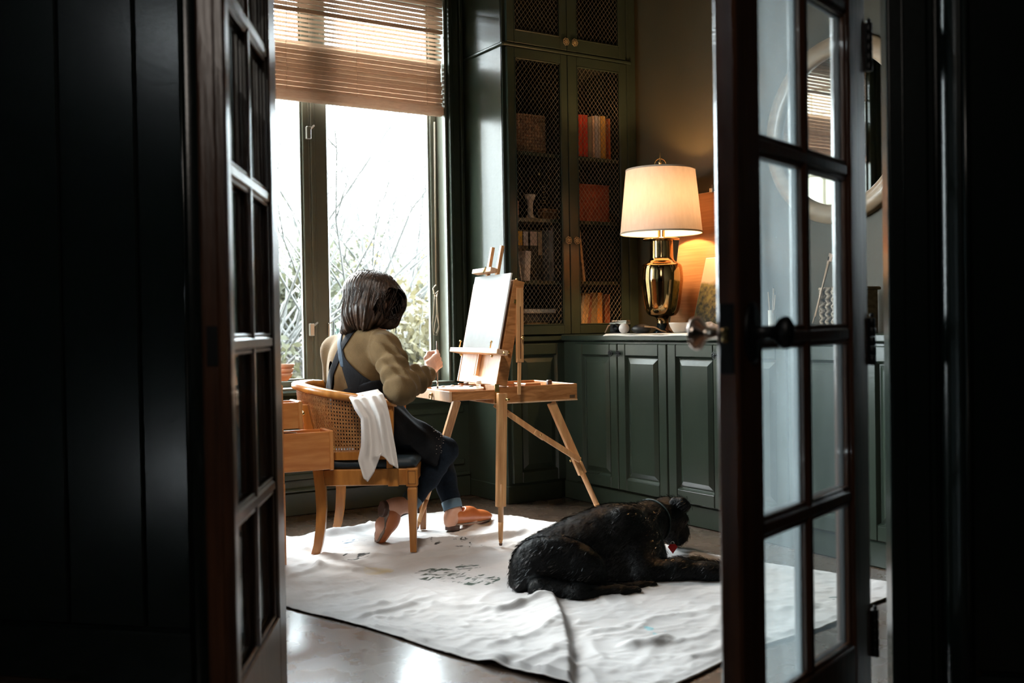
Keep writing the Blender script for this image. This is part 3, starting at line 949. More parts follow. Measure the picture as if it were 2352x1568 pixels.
# ---- tall cabinet, its base standing on the floor and the glazed upper part on top
FY = 4.755; CX0, CX1 = 3.012, 3.945
base = thing('base_cabinet', 'dark green corner base cabinet under the tall wire-door bookcase, behind the easel', 'cabinet', (3.48, 5.0, 0))
mb = MB(); mb.span((CX0, FY, 0.0), (3.945, 5.178, 0.885), 0.003); mb.build('body', M['green_side'], base)
mb = MB(); mb.span((CX0-0.006, FY-0.014, 0.887), (3.945, 5.178, 0.920), 0.005); mb.build('top', G, base)
mb = MB(); mb.span((CX0-0.006, FY-0.008, 0.0), (3.372, FY+0.01, 0.098), 0.004); mb.span((CX0-0.008, FY-0.004, 0.0), (CX0+0.01, 5.150, 0.098), 0.004); mb.build('plinth', G, base)
d = panel_door(base, V3(3.215, FY, 0.492), V3(1, 0, 0), V3(0, -1, 0), 0.362, 0.765, G)
tall = thing('bookcase', 'tall dark green bookcase with diamond wire doors reaching to the ceiling', 'bookcase', (3.48, 5.0, 0.92))
mb = MB()
mb.span((CX0, FY, 0.922), (CX0+0.02, 5.178, CEIL-0.002)); mb.build('side_panel', M['green_side'], tall)
mb = MB(); mb.span((3.875, FY, 0.922), (3.895, 5.178, CEIL-0.002)); mb.build('side_panel', M['green_side'], tall)
mb = MB(); mb.span((3.895, FY-0.004, 0.922), (3.948, FY+0.02, CEIL-0.002), 0.002); mb.span((3.878, FY-0.010, 0.922), (3.90, FY+0.01, CEIL-0.002), 0.003); mb.build('filler', G, tall)
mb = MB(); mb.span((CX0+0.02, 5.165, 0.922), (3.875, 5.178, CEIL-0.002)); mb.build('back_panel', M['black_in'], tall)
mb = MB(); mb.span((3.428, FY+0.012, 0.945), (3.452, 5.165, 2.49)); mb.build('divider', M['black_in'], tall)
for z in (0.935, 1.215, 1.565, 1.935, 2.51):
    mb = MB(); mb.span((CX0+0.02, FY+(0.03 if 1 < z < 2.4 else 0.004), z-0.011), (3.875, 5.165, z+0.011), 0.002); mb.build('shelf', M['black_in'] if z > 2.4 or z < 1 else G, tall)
mb = MB(); mb.span((CX0-0.004, FY-0.026, 2.500), (3.905, FY+0.004, 2.520), 0.006); mb.span((CX0-0.012, FY-0.026, 2.500), (CX0+0.002, 5.178, 2.520), 0.006); mb.build('belt_moulding', G, tall)
mb = MB(); mb.span((CX0, FY-0.004, 0.922), (CX0+0.03, FY+0.012, CEIL-0.002), 0.003); mb.span((3.858, FY-0.004, 0.922), (3.88, FY+0.012, CEIL-0.002), 0.003); mb.build('face_frame', G, tall)
def wire_door(x0, x1, z0, z1, mx0, mx1, mz0, mz1):
    mb = MB()
    for lo, hi in (((x0, z0), (mx0, z1)), ((mx1, z0), (x1, z1)), ((mx0, z0), (mx1, mz0)), ((mx0, mz1), (mx1, z1))):
        mb.span((lo[0], FY-0.024, lo[1]), (hi[0], FY-0.003, hi[1]), 0.002)
    d = mb.build('door', G, tall)
    mb = MB(); c = V3((mx0+mx1)/2, FY-0.019, (mz0+mz1)/2)
    bars(mb, c, V3(1, 0, 0), UP, V3(0, -1, 0), mx1-mx0, mz1-mz0, 0.008, 0.014, 0.003); mb.build('bead', G, d)
    mb = MB(); w, h = mx1-mx0, mz1-mz0; pitch = 0.0275; sl = 1.25
    y = FY-0.012
    for sg in (1, -1):
        t = -h
        while t < w*sl+h:
            # line z = sg*sl*(x) + offset
            pts = []
            x = 0.0
            za, zb2 = t, t-sl*w        # z at x=0 and x=w, for falling wires
            lo, hi = 0.0, w
            if za > h: lo = (za-h)/sl
            if zb2 < 0: hi = min(w, za/sl)
            if hi > lo+0.004 and za > 0:
                A = (lo, za-sl*lo); B = (hi, za-sl*hi)
                if sg < 0: A = (w-A[0], A[1]); B = (w-B[0], B[1])
                mb.tube([V3(mx0+A[0], y+sg*0.0008, mz0+A[1]), V3(mx0+B[0], y+sg*0.0008, mz0+B[1])], 0.00095, 4, cap=False)
            t += pitch*sl
    o = mb.build('wire_mesh', M['wire'], d); o['kind'] = 'stuff'
    return d
dA = wire_door(3.034, 3.434, 0.925, 2.497, 3.080, 3.390, 0.975, 2.445)
dB = wire_door(3.438, 3.858, 0.925, 2.497, 3.500, 3.812, 0.975, 2.445)
dC = wire_door(3.034, 3.434, 2.523, 3.010, 3.080, 3.390, 2.590, 2.975)
dD = wire_door(3.438, 3.858, 2.523, 3.010, 3.500, 3.812, 2.590, 2.975)
for d_, px_, py_ in ((dC, 1297, 97), (dD, 1317, 99), (dA, 1303, 552), (dB, 1322, 553)):
    p = ony(px_, py_, FY-0.024)
    rosette('knob', p, V3(0, -1, 0), UP, d_, M['knob_old'], 0.0195)

# ---- long low cabinet along the right wall
BX = 3.385
buf = thing('sideboard_cabinet', 'long dark green panelled low cabinet along the right wall under the lamp', 'cabinet', (3.66, 3.2, 0))
mb = MB(); mb.span((BX, 1.545, 0.0), (3.948, 4.738, 0.885), 0.003); mb.build('body', G, buf)
mb = MB(); mb.span((BX-0.008, 1.545, 0.0), (BX+0.01, 4.738, 0.104), 0.006); mb.build('plinth', G, buf)
ed = [4.602, 4.230, 3.842, 3.456, 3.070, 2.684, 2.298, 1.912, 1.56]
doors = []
for i in range(8):
    y1, y0 = ed[i]-0.003, ed[i+1]+0.003
    doors.append(panel_door(buf, V3(BX, (y0+y1)/2, 0.4915), V3(0, -1, 0), V3(-1, 0, 0), y1-y0, 0.763, G))
for i in range(8):
    y = ed[i+1]+0.040 if i % 2 == 0 else ed[i]-0.016
    if i % 2 == 1: y = ed[i]-0.022
    rosette('knob', V3(BX-0.022, y, 0.823), V3(-1, 0, 0), UP, doors[i], M['iron'], 0.0165)
ct = MB(); ct.span((BX-0.026, 1.545, 0.888), (3.948, 4.728, 0.922), 0.006)
tag(setorigin(ct.build('countertop', G), (3.66, 3.2, 0.888)), 'dark green painted counter running along the right wall, set with lamp and dishes', 'countertop')

# ================================================================== things inside the bookcase
def paint(c, rough=0.55, c2=None): 
    return mat('book_cloth', c, c2 or tuple(min(1, x*1.25) for x in c), rough=rough, scale=40)
def book(x0, x1, z0, z1, y, m, label, group, lean=0.0, depth=0.17, labelcol=None, lab0=0.62, lab1=0.97):
    """upright book, spine towards the room; lean = sideways shift of its top"""
    cx = (x0+x1)/2; w = max(0.006, x1-x0); h = z1-z0
    t = thing('book', label, 'book', (cx, y+depth/2, z0), group)
    sh = lean/max(h, 0.01)
    L = math.sqrt(1+sh*sh)
    ux = nrm(V3(1, 0, -sh)); uz = nrm(V3(sh, 0, 1)); ax = (ux, V3(0, 1, 0), uz)
    o = V3(cx, y, z0+abs(sh)*w/2)
    hh = h/L/1.0
    def bx(mb, a0, a1, b0, b1, c0, c1, bev=0.001): return mb.box(o+ux*(a0+a1)/2+V3(0, (b0+b1)/2, 0)+uz*(c0+c1)/2, ((a1-a0)/2, (b1-b0)/2, (c1-c0)/2), ax, bev)
    mb = MB(); tk = min(0.0025, w*0.2)
    bx(mb, -w/2, -w/2+tk, 0, depth, 0, hh); bx(mb, w/2-tk, w/2, 0, depth, 0, hh); bx(mb, -w/2, w/2, 0, 0.003, 0, hh, 0.0012)
    mb.build('cover', m, t)
    mb = MB(); bx(mb, -w/2+tk, w/2-tk, 0.003, depth-0.004, 0.003, hh-0.004, 0); mb.build('pages', M['paper'], t)
    if labelcol is not None:
        mb = MB(); bx(mb, -w/2+0.002, w/2-0.002, -0.0012, 0.0, hh*lab0, hh*lab1, 0); mb.build('spine_label', labelcol, t)
    return t
SY = 4.862
def sx(px, py): return float(ony(px, py, SY)[0])
def sz(px, py): return float(ony(px, py, SY)[2])
Z1, Z2, Z3, Z4 = 1.947, 1.577, 1.227, 0.947
g = 'books on the upper right shelf behind the wire'
for p0, p1, top, c, lb in (
    (1329, 1338, 262, (0.50, 0.035, 0.012), 'scarlet book at the end of the upper shelf row nearest the doors\' meeting edge'),
    (1339, 1350, 263, (0.42, 0.025, 0.010), 'wide red book second in the upper shelf row'),
    (1351, 1359, 268, (0.20, 0.18, 0.14), 'slim grey book beside the red pair on the upper shelf'),
    (1361, 1366, 266, (0.62, 0.42, 0.30), 'thin peach book in the middle of the upper shelf row'),
    (1367, 1374, 265, (0.46, 0.43, 0.46), 'pale lilac grey book in the upper shelf row'),
    (1375, 1379, 267, (0.60, 0.50, 0.40), 'thin cream book beside the mustard book on the upper shelf'),
    (1380, 1391, 266, (0.66, 0.36, 0.07), 'mustard yellow book in the upper shelf row'),
    (1397, 1402, 272, (0.52, 0.10, 0.02), 'thin orange book standing alone at the end of the upper shelf row')):
    book(sx(p0, 300), sx(p1, 300), Z1, sz(p0, top), SY, paint(c), lb, g)
g = 'dark binders on the third shelf'
lc = lambda c: mat('spine_paper', c, rough=0.7)
for p0, p1, top, c, l, lb, l0 in (
    (1196, 1212, 525, (0.030, 0.030, 0.016), (0.62, 0.38, 0.04), 'dark binder with a mustard yellow spine label', 0.70),
    (1213, 1225, 526, (0.030, 0.030, 0.018), (0.66, 0.60, 0.58), 'dark binder with a white spine label', 0.70),
    (1229, 1246, 526, (0.030, 0.028, 0.016), (0.70, 0.52, 0.42), 'dark binder with a pale pink spine label', 0.70),
    (1247, 1257, 527, (0.034, 0.028, 0.016), (0.46, 0.33, 0.20), 'dark binder with a long tan spine label', 0.52)):
    book(sx(p0, 580), sx(p1, 580), Z3, sz(p0, top), SY+0.05, paint(c), lb, g, labelcol=lc(l), lab0=l0)
book(sx(1268, 580), sx(1275, 580), Z3, sz(1270, 528), SY+0.03, paint((0.20, 0.22, 0.22)), 'thin blue-grey folder beside the dark binders', 'folders on the third shelf')
book(sx(1276, 580), sx(1286, 580), Z3, sz(1276, 519), SY+0.02, paint((0.26, 0.27, 0.27)), 'taller light grey folder at the end of the binder row', 'folders on the third shelf')
book(sx(1197, 610), sx(1210, 610), Z3, sz(1200, 577), SY-0.03, paint((0.56, 0.50, 0.44)), 'short pale notebook standing before the dark binders', 'folders on the third shelf', lean=0.012, depth=0.07)
book(sx(1188.6, 600), sx(1190.8, 600), Z3, sz(1184, 556), SY-0.035, paint((0.62, 0.62, 0.60)), 'thin pale folder leaning at the left end of the binder shelf', 'folders on the third shelf', lean=-0.030, depth=0.06)
book(sx(1335, 600), sx(1340, 600), Z3, sz(1325, 523), SY-0.02, paint((0.44, 0.28, 0.14)), 'thin tan book leaning alone on the empty third shelf', None, lean=-0.036, depth=0.16)
g = 'leaning books on the bottom shelf'
for p0, p1, top, c, ln, lb in (
    (1327, 1333, 676, (0.52, 0.44, 0.32), 0.040, 'thin cream book leaning hardest, first in the bottom row'),
    (1334, 1341, 673, (0.56, 0.34, 0.16), 0.036, 'tan book leaning second in the bottom row'),
    (1342, 1348, 674, (0.50, 0.30, 0.13), 0.030, 'narrow buff book leaning in the bottom row'),
    (1349, 1356, 673, (0.20, 0.06, 0.025), 0.022, 'dark brown book leaning in the middle of the bottom row'),
    (1357, 1371, 672, (0.25, 0.16, 0.07), 0.012, 'thick olive brown book in the bottom row'),
    (1372, 1384, 672, (0.58, 0.24, 0.05), 0.002, 'orange book standing upright in the bottom row'),
    (1390, 1402, 676, (0.24, 0.06, 0.02), 0.0, 'dark rust book standing last in the bottom row')):
    x0, x1 = sx(p0, 748), sx(p1, 748)
    book(x0, x1, Z4, sz(p0, top), SY, paint(c), lb, g, lean=ln)
def flatbox(name, label, cat, x0, x1, y0, y1, z0, z1, parts, group=None):
    t = thing(name, label, cat, ((x0+x1)/2, (y0+y1)/2, z0), group)
    for nm, m, f0, f1, ins in parts:
        mb = MB(); mb.span((x0+ins, y0+ins, z0+(z1-z0)*f0), (x1-ins, y1-ins, z0+(z1-z0)*f1), 0.002); mb.build(nm, m, t)
    return t
# lying on the bottom shelf
b1 = paint((0.13, 0.085, 0.035))
flatbox('paper_stack', 'dark folder with loose papers at the foot of the bottom shelf', 'papers', sx(1196, 745), sx(1286, 745), 4.86, 5.06, Z4, Z4+0.018, (('folder', paint((0.05, 0.05, 0.045)), 0, 0.55, 0), ('sheet', M['paper'], 0.6, 1.0, 0.012)))
flatbox('book', 'brown book lying on the papers of the bottom shelf', 'book', sx(1213, 735), sx(1262, 735), 4.87, 5.04, Z4+0.0185, Z4+0.046, (('cover', b1, 0, 0.18, 0), ('pages', mat('aged_pages', (0.30, 0.20, 0.10), rough=0.8), 0.18, 0.82, 0.004), ('cover', b1, 0.82, 1.0, 0)), 'books lying on the bottom shelf')
flatbox('book', 'large black book lying under the white one on the bottom shelf', 'book', sx(1190, 725), sx(1290, 725), 4.88, 5.10, Z4+0.0465, sz(1240, 719), (('cover', paint((0.02, 0.02, 0.02)), 0, 0.16, 0), ('pages', mat('grey_pages', (0.05, 0.05, 0.05), rough=0.8), 0.16, 0.84, 0.004), ('cover', paint((0.02, 0.02, 0.02)), 0.84, 1.0, 0)), 'books lying on the bottom shelf')
flatbox('book', 'white-edged book lying on top of the pile on the bottom shelf', 'book', sx(1190, 713), sx(1287, 713), 4.87, 5.08, sz(1240, 718.9), sz(1240, 708), (('cover', paint((0.60, 0.52, 0.46)), 0, 0.12, 0), ('pages', M['paper'], 0.12, 0.88, 0.002), ('cover', paint((0.05, 0.05, 0.05)), 0.88, 1.0, 0)), 'books lying on the bottom shelf')
# big orange slipcase
flatbox('slipcase', 'large brick orange slipcase on the second shelf behind the right wire door', 'box', sx(1327, 460), sx(1404, 460), SY+0.02, SY+0.26, Z2, sz(1360, 422), (('case', mat('orange_case', (0.24, 0.045, 0.014), (0.30, 0.065, 0.022), rough=0.7, scale=30), 0, 0.97, 0), ('lid', mat('orange_lid', (0.26, 0.05, 0.016), rough=0.7), 0.972, 1.0, -0.002)))
# woven basket, dark: rows of plaited strand
def plait(mb, p0, p1, r, n, out, up):
    """one plaited course from p0 to p1"""
    d = nrm(p1-p0); L = np.linalg.norm(p1-p0)
    for i in range(n):
        c = p0+d*(L*(i+0.5)/n)
        for sg in (1, -1):
            ax = nrm(d*0.75+up*0.62*sg); q = np.cross(ax, out)
            mb.lathe([(0.0005, -1), (0.62, -0.55), (0.86, 0.0), (0.62, 0.55), (0.0005, 1)], c+up*r*0.52*sg+out*r*0.25, (q*r*0.62, out*r*0.75, ax*L/n*0.72), 7, cap=False)
def woven_box(t, x0, x1, y0, y1, z0, z1, rows, m, ncol, sides):
    mb = MB(); mb.span((x0+.006, y0+.006, z0), (x1-.006, y1-.006, z1-0.002)); mb.build('body', m, t)
    h = (z1-z0)/rows
    for i in range(rows):
        z = z0+h*(i+0.5); mb = MB()
        for A, B, out in sides:
            k = max(2, int(round(np.linalg.norm(np.array(B)-np.array(A))/ncol)))
            plait(mb, V3(A[0], A[1], z), V3(B[0], B[1], z), h*0.5, k, V3(*out), UP)
        mb.build('plaited_row', m, t)
x0, x1 = sx(1172, 300), sx(1250, 300)
t = thing('basket', 'dark plaited seagrass basket on the top shelf behind the left wire door', 'basket', ((x0+x1)/2, 4.97, Z1))
woven_box(t, x0, x1, SY, SY+0.22, Z1, sz(1210, 262), 6, M['basket_dark'], 0.020, [((x0, SY), (x1, SY), (0, -1, 0)), ((x1, SY), (x1, SY+0.22), (1, 0, 0))])
# candlestick, cylinder, wire globe lamp and wooden block on the second shelf
c = ony(1218, 490, SY+0.01); c[2] = Z2
t = thing('candlestick', 'white stone candlestick with a flared rim on the second shelf', 'candlestick', c)
H = sz(1218, 446)-Z2
mb = MB(); mb.lathe([(0, 0), (0.030, 0), (0.032, 0.006), (0.020, 0.016), (0.0155, 0.03), (0.0150, H*0.55), (0.017, H*0.68), (0.028, H*0.86), (0.0315, H*0.96), (0.030, H), (0.024, H-0.004), (0, H-0.012)], c, None, 28); mb.build('stem', mat('white_marble', (0.42, 0.37, 0.32), (0.60, 0.54, 0.48), rough=0.5, scale=25), t)
mb = MB(); mb.lathe([(0, 0.0), (0.042, 0.0), (0.042, 0.004), (0.034, 0.008), (0, 0.009)], c+V3(0.008, 0, 0.0), None, 24); mb.build('foot_plate', mat('tan_wood_plate', (0.30, 0.16, 0.09), rough=0.6), t)
c = ony(1183, 490, SY); c[2] = Z2
t = thing('candle', 'stubby pinkish candle half hidden by the bookcase frame on the second shelf', 'candle', c)
H = sz(1185, 461)-Z2
mb = MB(); mb.lathe([(0, 0), (0.021, 0), (0.021, H-0.004), (0.018, H), (0, H-0.002)], c, None, 22); mb.build('wax', mat('pink_wax', (0.62, 0.40, 0.32), rough=0.5), t)
mb = MB(); mb.tube([c+UP*(H-0.003), c+V3(0.001, 0, H+0.005), c+V3(0.004, 0, H+0.011)], 0.001, 5); mb.build('wick', M['iron'], t)
c = ony(1250, 492, SY+0.06); c[2] = Z2+0.012
t = thing('candelabrum', 'dark metal candelabrum with coiled stem and two small globes on the second shelf', 'candelabrum', c)
mb = MB(); mb.lathe([(0, 0), (0.035, 0), (0.035, 0.005), (0.008, 0.012), (0.006, 0.24), (0, 0.242)], c, None, 20); mb.build('post', M['iron'], t)
mb = MB()
for k in range(7):
    zz = 0.085+k*0.016
    mb.tube([c+V3(math.cos(a)*0.026, math.sin(a)*0.026, zz+0.008*a/6.28) for a in np.linspace(0, 2*PI, 17)[:-1]], 0.0016, 5, True)
mb.build('coil', M['brass'], t)
for dx, hh in ((-0.032, 0.262), (0.060, 0.225)):
    q = c+V3(dx, 0, hh)
    mb = MB(); mb.tube([c+V3(0, 0, 0.19), c+V3(dx*0.6, 0, 0.20), q-V3(0, 0, 0.018)], 0.003, 6); mb.build('arm', M['iron'], t)
    mb = MB(); mb.lathe([(0.0, -0.016), (0.011, -0.012), (0.016, 0), (0.011, 0.012), (0.0, 0.016)], q, None, 16); mb.build('globe', M['brass'], t)
x0, x1 = sx(1243, 490), sx(1286, 490)
flatbox('wooden_box', 'low brown wooden box beside the candlestick on the second shelf', 'box', x0, x1, SY-0.02, SY+0.035, Z2, sz(1260, 480), (('body', mat('brown_box_wood', (0.20, 0.10, 0.04), rough=0.6), 0, 0.7, 0), ('lid', mat('brown_lid_wood', (0.24, 0.12, 0.05), rough=0.6), 0.72, 1.0, -0.001)))

# ================================================================== the counter
CZ = 0.9225
# table lamp
LP = onx(1522, 757, 3.64); LP[2] = CZ
LD = float((LP-CAM)@CF)
def lz(px, py): return float(AT(px, py, LD)[2])
def lr(w): return w/FPX*LD/2
lamp = thing('table_lamp', 'lit brass urn table lamp with a cream drum shade on the counter', 'lamp', LP)
zf, zs = lz(1522, 742), lz(1527, 728)
mb = MB(); r = lr(45); mb.lathe([(0, 0), (r, 0), (r, 0.006), (r*0.9, 0.012), (r*0.62, 0.02), (r*0.58, zf-CZ), (0, zf-CZ)], LP, None, 32); mb.build('foot', mat('black_foot', (0.010, 0.018, 0.022), rough=0.12), lamp)
zb0, zsh, zsho, zn, zp = zs, lz(1535, 640), lz(1535, 606), lz(1532, 598), lz(1530, 550)
h0 = LP*1
def Q(r, z): return (r, z-CZ)
mb = MB()
pr = [Q(lr(26), zf-0.002), Q(lr(26), zb0), Q(lr(58), zb0+0.006), Q(lr(76), zb0+0.03), Q(lr(86), zb0+0.09), Q(lr(95), zsh-0.03), Q(lr(98), zsh), Q(lr(93), zsho-0.012), Q(lr(84), zsho), Q(lr(60), zsho+0.012), Q(lr(55), zn+0.006), Q(lr(53), zn+0.012), Q(lr(52), zp-0.006)]
# round the corners by subdividing
def smooth_prof(p, it=2):
    for _ in range(it):
        q = [p[0]]
        for a, b_ in zip(p[:-1], p[1:]):
            q.append((a[0]*0.75+b_[0]*0.25, a[1]*0.75+b_[1]*0.25)); q.append((a[0]*0.25+b_[0]*0.75, a[1]*0.25+b_[1]*0.75))
        q.append(p[-1]); p = q
    return p
mb.lathe(smooth_prof(pr), LP, None, 48); mb.build('urn', M['bronze'], lamp)
r = lr(82)
mb = MB(); mb.lathe([Q(lr(50), zp-0.006), Q(r, zp-0.004), Q(r*1.02, zp), Q(r, zp+0.004), Q(lr(40), zp+0.008), Q(lr(16), zp+0.010), Q(lr(16), zp+0.16), (0, zp+0.16-CZ)], LP, None, 40); mb.build('collar', M['bronze'], lamp)
zt, zbt = lz(1528, 392), lz(1522, 536)
rt, rb = lr(158), lr(187)
sm = mat('linen_shade', (0.74, 0.60, 0.51), (0.80, 0.66, 0.57), rough=0.9, scale=60, stretch=(1, 1, 0.25), trans=0.060, bump=0.08, bump_scale=220)
mb = MB(); mb.lathe([Q(rb, zbt), Q(rt, zt)], LP, None, 64, cap=False); mb.build('lamp_shade', sm, lamp)
tm = mat('shade_binding', (0.60, 0.50, 0.40), rough=0.9)
for r, z in ((rb, zbt), (rt, zt)):
    mb = MB(); mb.lathe([Q(r+0.0015, z-0.004), Q(r+0.002, z), Q(r+0.0015, z+0.005), Q(r-0.002, z+0.005), Q(r-0.002, z-0.004), Q(r+0.0015, z-0.004)], LP, None, 64, cap=False)
    mb.build('shade_trim', tm, lamp)
mb = MB()
for a in (0.3, 2.4, 4.5): mb.tube([LP+V3(0, 0, zt-CZ-0.012), LP+V3(math.cos(a)*rt, math.sin(a)*rt, zt-CZ-0.004)], 0.0015, 5)
mb.tube([LP+V3(math.cos(a)*0.035*0.9, math.sin(a)*0.035*0.9, zp+0.15-CZ+(zt-zp-0.15)*f) for a, f in ((0, 0), (0, 0.5), (0, 1.0))], 0.0016, 5)
mb.build('harp', M['brass'], lamp)
mb = MB(); bz = (zt+zbt)/2+0.01-CZ
mb.lathe(smooth_prof([(0.012, -0.045), (0.014, -0.03), (0.030, 0.0), (0.030, 0.028), (0.0, 0.036)]), LP+V3(0, 0, bz), None, 20)
bulb_m = bpy.data.materials.new('lit_bulb'); bulb_m.use_nodes = True
bb = bulb_m.node_tree.nodes['Principled BSDF']; bb.inputs['Emission Color'].default_value = (1.0, 0.58, 0.26, 1); bb.inputs['Emission Strength'].default_value = LAMP_E = 720.0
mb.build('bulb', bulb_m, lamp)
zt2 = zt-CZ
mb = MB(); mb.lathe([(0.012, zt2-0.014), (0.013, zt2), (0.017, zt2+0.010), (0.010, zt2+0.020), (0.009, zt2+0.035), (0.0115, zt2+0.040), (0.006, zt2+0.048), (0.003, zt2+0.075), (0.0005, zt2+0.098)], LP, None, 18)
mb.tube([LP+RX*math.cos(a)*0.030+UP*(zt2+0.032+0.030*math.sin(a)) for a in np.linspace(0, 2*PI, 25)[:-1]], 0.0014, 6, True)
mb.build('finial', M['brass'], lamp)

# white paper, bowl, cloth bundle, camera, ball, black dish
mb = MB(); x = 3.372
pp = [V3(3.3600, 4.40, CZ+0.001), V3(3.3600, 3.30, CZ+0.001), V3(3.62, 3.30, CZ+0.001), V3(3.60, 4.32, CZ+0.001)]
mb.grid(lambda u, v: V3(3.352+v*0.24, 4.335-u*1.05, CZ+0.0025+0.002*math.sin(u*19+v*3)*math.sin(u*7+1)-(0.010 if v < 0.02 else 0)), 40, 12)
o = mb.build('paper_sheet', M['paper']); so = o.modifiers.new('thick', 'SOLIDIFY'); so.thickness = 0.0012
tag(setorigin(o, (3.47, 3.8, CZ)), 'long sheet of white paper laid along the front edge of the counter', 'paper')
def at_counter(px, X): 
    p = onx(px, 760, X); p[2] = CZ+0.004; return p
c = at_counter(1566, 3.52); Dp = float((c-CAM)@CF); rr = 56/FPX*Dp/2+0.004
bowl = thing('bowl', 'small white ceramic bowl on the counter beside the lamp foot', 'bowl', c)
hh = 24/FPX*Dp
mb = MB(); mb.lathe(smooth_prof([(rr*0.45, 0), (rr*0.62, 0.002), (rr*0.85, hh*0.5), (rr, hh), (rr*0.95, hh), (rr*0.78, hh*0.5), (rr*0.5, 0.006), (0, 0.006)], 1), c, None, 36); mb.build('dish', M['plaster'], bowl)
mb = MB(); mb.lathe([(rr*0.46, -0.003), (rr*0.5, 0.0), (rr*0.42, 0.003), (rr*0.40, -0.003)], c, None, 30); mb.build('foot_ring', M['plaster'], bowl)
c = at_counter(1608, 3.53); Dp = float((c-CAM)@CF)
def f_cl(P):
    d = ell(P, c+V3(0, 0, 0.022), (0.05, 0.075, 0.030))
    d = smin(d, ell(P, c+V3(0.01, -0.06, 0.018), (0.05, 0.06, 0.024)), 0.02)
    return d+0.006*np.sin(P[:, 0]*95+P[:, 1]*60)*np.sin(P[:, 1]*110-P[:, 2]*80)+0.005*vnoise(P, 70, 3)
v, f = iso(f_cl, c-V3(0.09, 0.16, 0.03), c+V3(0.09, 0.11, 0.08), 0.004)
v[:, 2] = np.maximum(v[:, 2], CZ+0.004)
tag(setorigin(mesh_np('crumpled_cloth', v, f, mat('gauze', (0.72, 0.70, 0.72), rough=0.8, trans=0.3)), c), 'crumpled white cloth lying on the counter by the bowl', 'cloth')
# camera
c = at_counter(1424, 3.50); c[2] = CZ+0.004
ca = nrm(V3(0.10, -1, 0)); cb = V3(-ca[1]*-1, ca[0], 0); cb = nrm(np.cross(UP, ca))
cam_t = thing('film_camera', 'black and silver film camera on the counter at the corner by the bookcase', 'camera', c)
wd = 0.066; 
mb = MB(); mb.box(c+UP*0.026, (wd, 0.016, 0.022), (ca, cb, UP), 0.006); mb.box(c+UP*0.0035, (wd, 0.017, 0.0035), (ca, cb, UP), 0.002); mb.build('body', mat('black_leatherette', (0.012, 0.012, 0.013), rough=0.6, bump=0.3, bump_scale=300), cam_t)
mb = MB(); mb.box(c+UP*0.0545, (wd, 0.017, 0.0070), (ca, cb, UP), 0.003); mb.box(c+UP*0.0655+ca*0.035, (0.030, 0.014, 0.0045), (ca, cb, UP), 0.002); mb.build('top_plate', M['steel'], cam_t)
mb = MB()
for q in (-0.05, -0.028, -0.008): mb.lathe([(0.008, 0.061), (0.009, 0.066), (0.0085, 0.069), (0, 0.070)], c+ca*q, None, 16)
mb.build('dial', M['steel'], cam_t)
sdn = -cb if (-cb)@V3(-1, 0, 0) > 0 else cb
mb = MB(); mb.lathe([(0.023, 0), (0.023, 0.012), (0.020, 0.014), (0.020, 0.024), (0.016, 0.024), (0.014, 0.016), (0, 0.014)], c+UP*0.030+sdn*0.016, (ca, UP, sdn), 28); mb.build('lens', M['iron'], cam_t)
mb = MB(); mb.tube([c+ca*-wd+UP*0.045, c+ca*(-wd-0.012)+UP*0.042+sdn*0.01, c+ca*(-wd-0.022)+UP*0.02+sdn*0.015, c+ca*(-wd-0.030)+UP*0.003+sdn*0.02], 0.0035, 6, flat=(1, 0.4)); mb.build('strap', mat('tan_strap', (0.42, 0.27, 0.17), rough=0.7), cam_t)
c = onx(1433.5, 760, 3.415); c[2] = CZ+0.003
rr = 12.0/FPX*float((c-CAM)@CF)
tag(setorigin(MB().lathe([(rr*math.sin(a), rr-rr*math.cos(a)) for a in np.linspace(0.02, PI-0.02, 20)], c, None, 28).build('ball', mat('white_marble_ball', (0.72, 0.68, 0.64), (0.78, 0.75, 0.72), rough=0.45, scale=30)), c), 'small white ball sitting on the counter in front of the camera', 'ball')
c = at_counter(1473, 3.47); Dp = float((c-CAM)@CF)
bd = thing('soft_case', 'round black leather case lying on the counter between ball and lamp', 'case', c)
def f_case(P): return ell(P, c+V3(0, 0, 0.022), (0.05, 0.058, 0.025))+0.002*vnoise(P, 60, 1)
v, f = iso(f_case, c-V3(0.07, 0.08, 0.02), c+V3(0.07, 0.08, 0.06), 0.005); v[:, 2] = np.maximum(v[:, 2], CZ+0.004)
mesh_np('body', v, f, mat('black_leather', (0.008, 0.008, 0.008), rough=0.45), bd)
mb = MB(); mb.tube([c+V3(-0.02, -0.05, 0.035), c+V3(0.02, -0.085, 0.030), c+V3(0.04, -0.11, 0.012), c+V3(0.05, -0.14, 0.004)], 0.004, 6, flat=(1, 0.4)); mb.build('strap', mat('tan_case_strap', (0.40, 0.22, 0.10), rough=0.7), bd)

# drawing board with kraft paper leaning on the wall, and a landscape before it
def leaning(name, label, cat, y0, y1, xb, xt, z0, z1, th, m_front, m_edge, skew=0.0):
    up = nrm(V3(xt-xb, skew, z1-z0)); n = nrm(np.cross(V3(0, 1, 0), up)); n = n if n[0] < 0 else -n
    Lh = (z1-z0)/up[2]
    ctr = V3(xb, (y0+y1)/2, z0)+up*Lh/2
    t = thing(name, label, cat, (xb, (y0+y1)/2, z0))
    mb = MB(); mb.box(ctr-n*th/2, ((y1-y0)/2, Lh/2, th/2), (V3(0, 1, 0), up, n), 0.0015); mb.build('board', m_edge, t)
    mb = MB(); mb.box(ctr+n*0.0008, ((y1-y0)/2-0.004, Lh/2-0.004, 0.0006), (V3(0, 1, 0), up, n)); pp_ = mb.build('sheet', m_front, t)
    return t, ctr, up, n, Lh
zt_ = float(onx(1645, 436, 3.90)[2])
kl = onx(1576, 730, 3.84)[1]
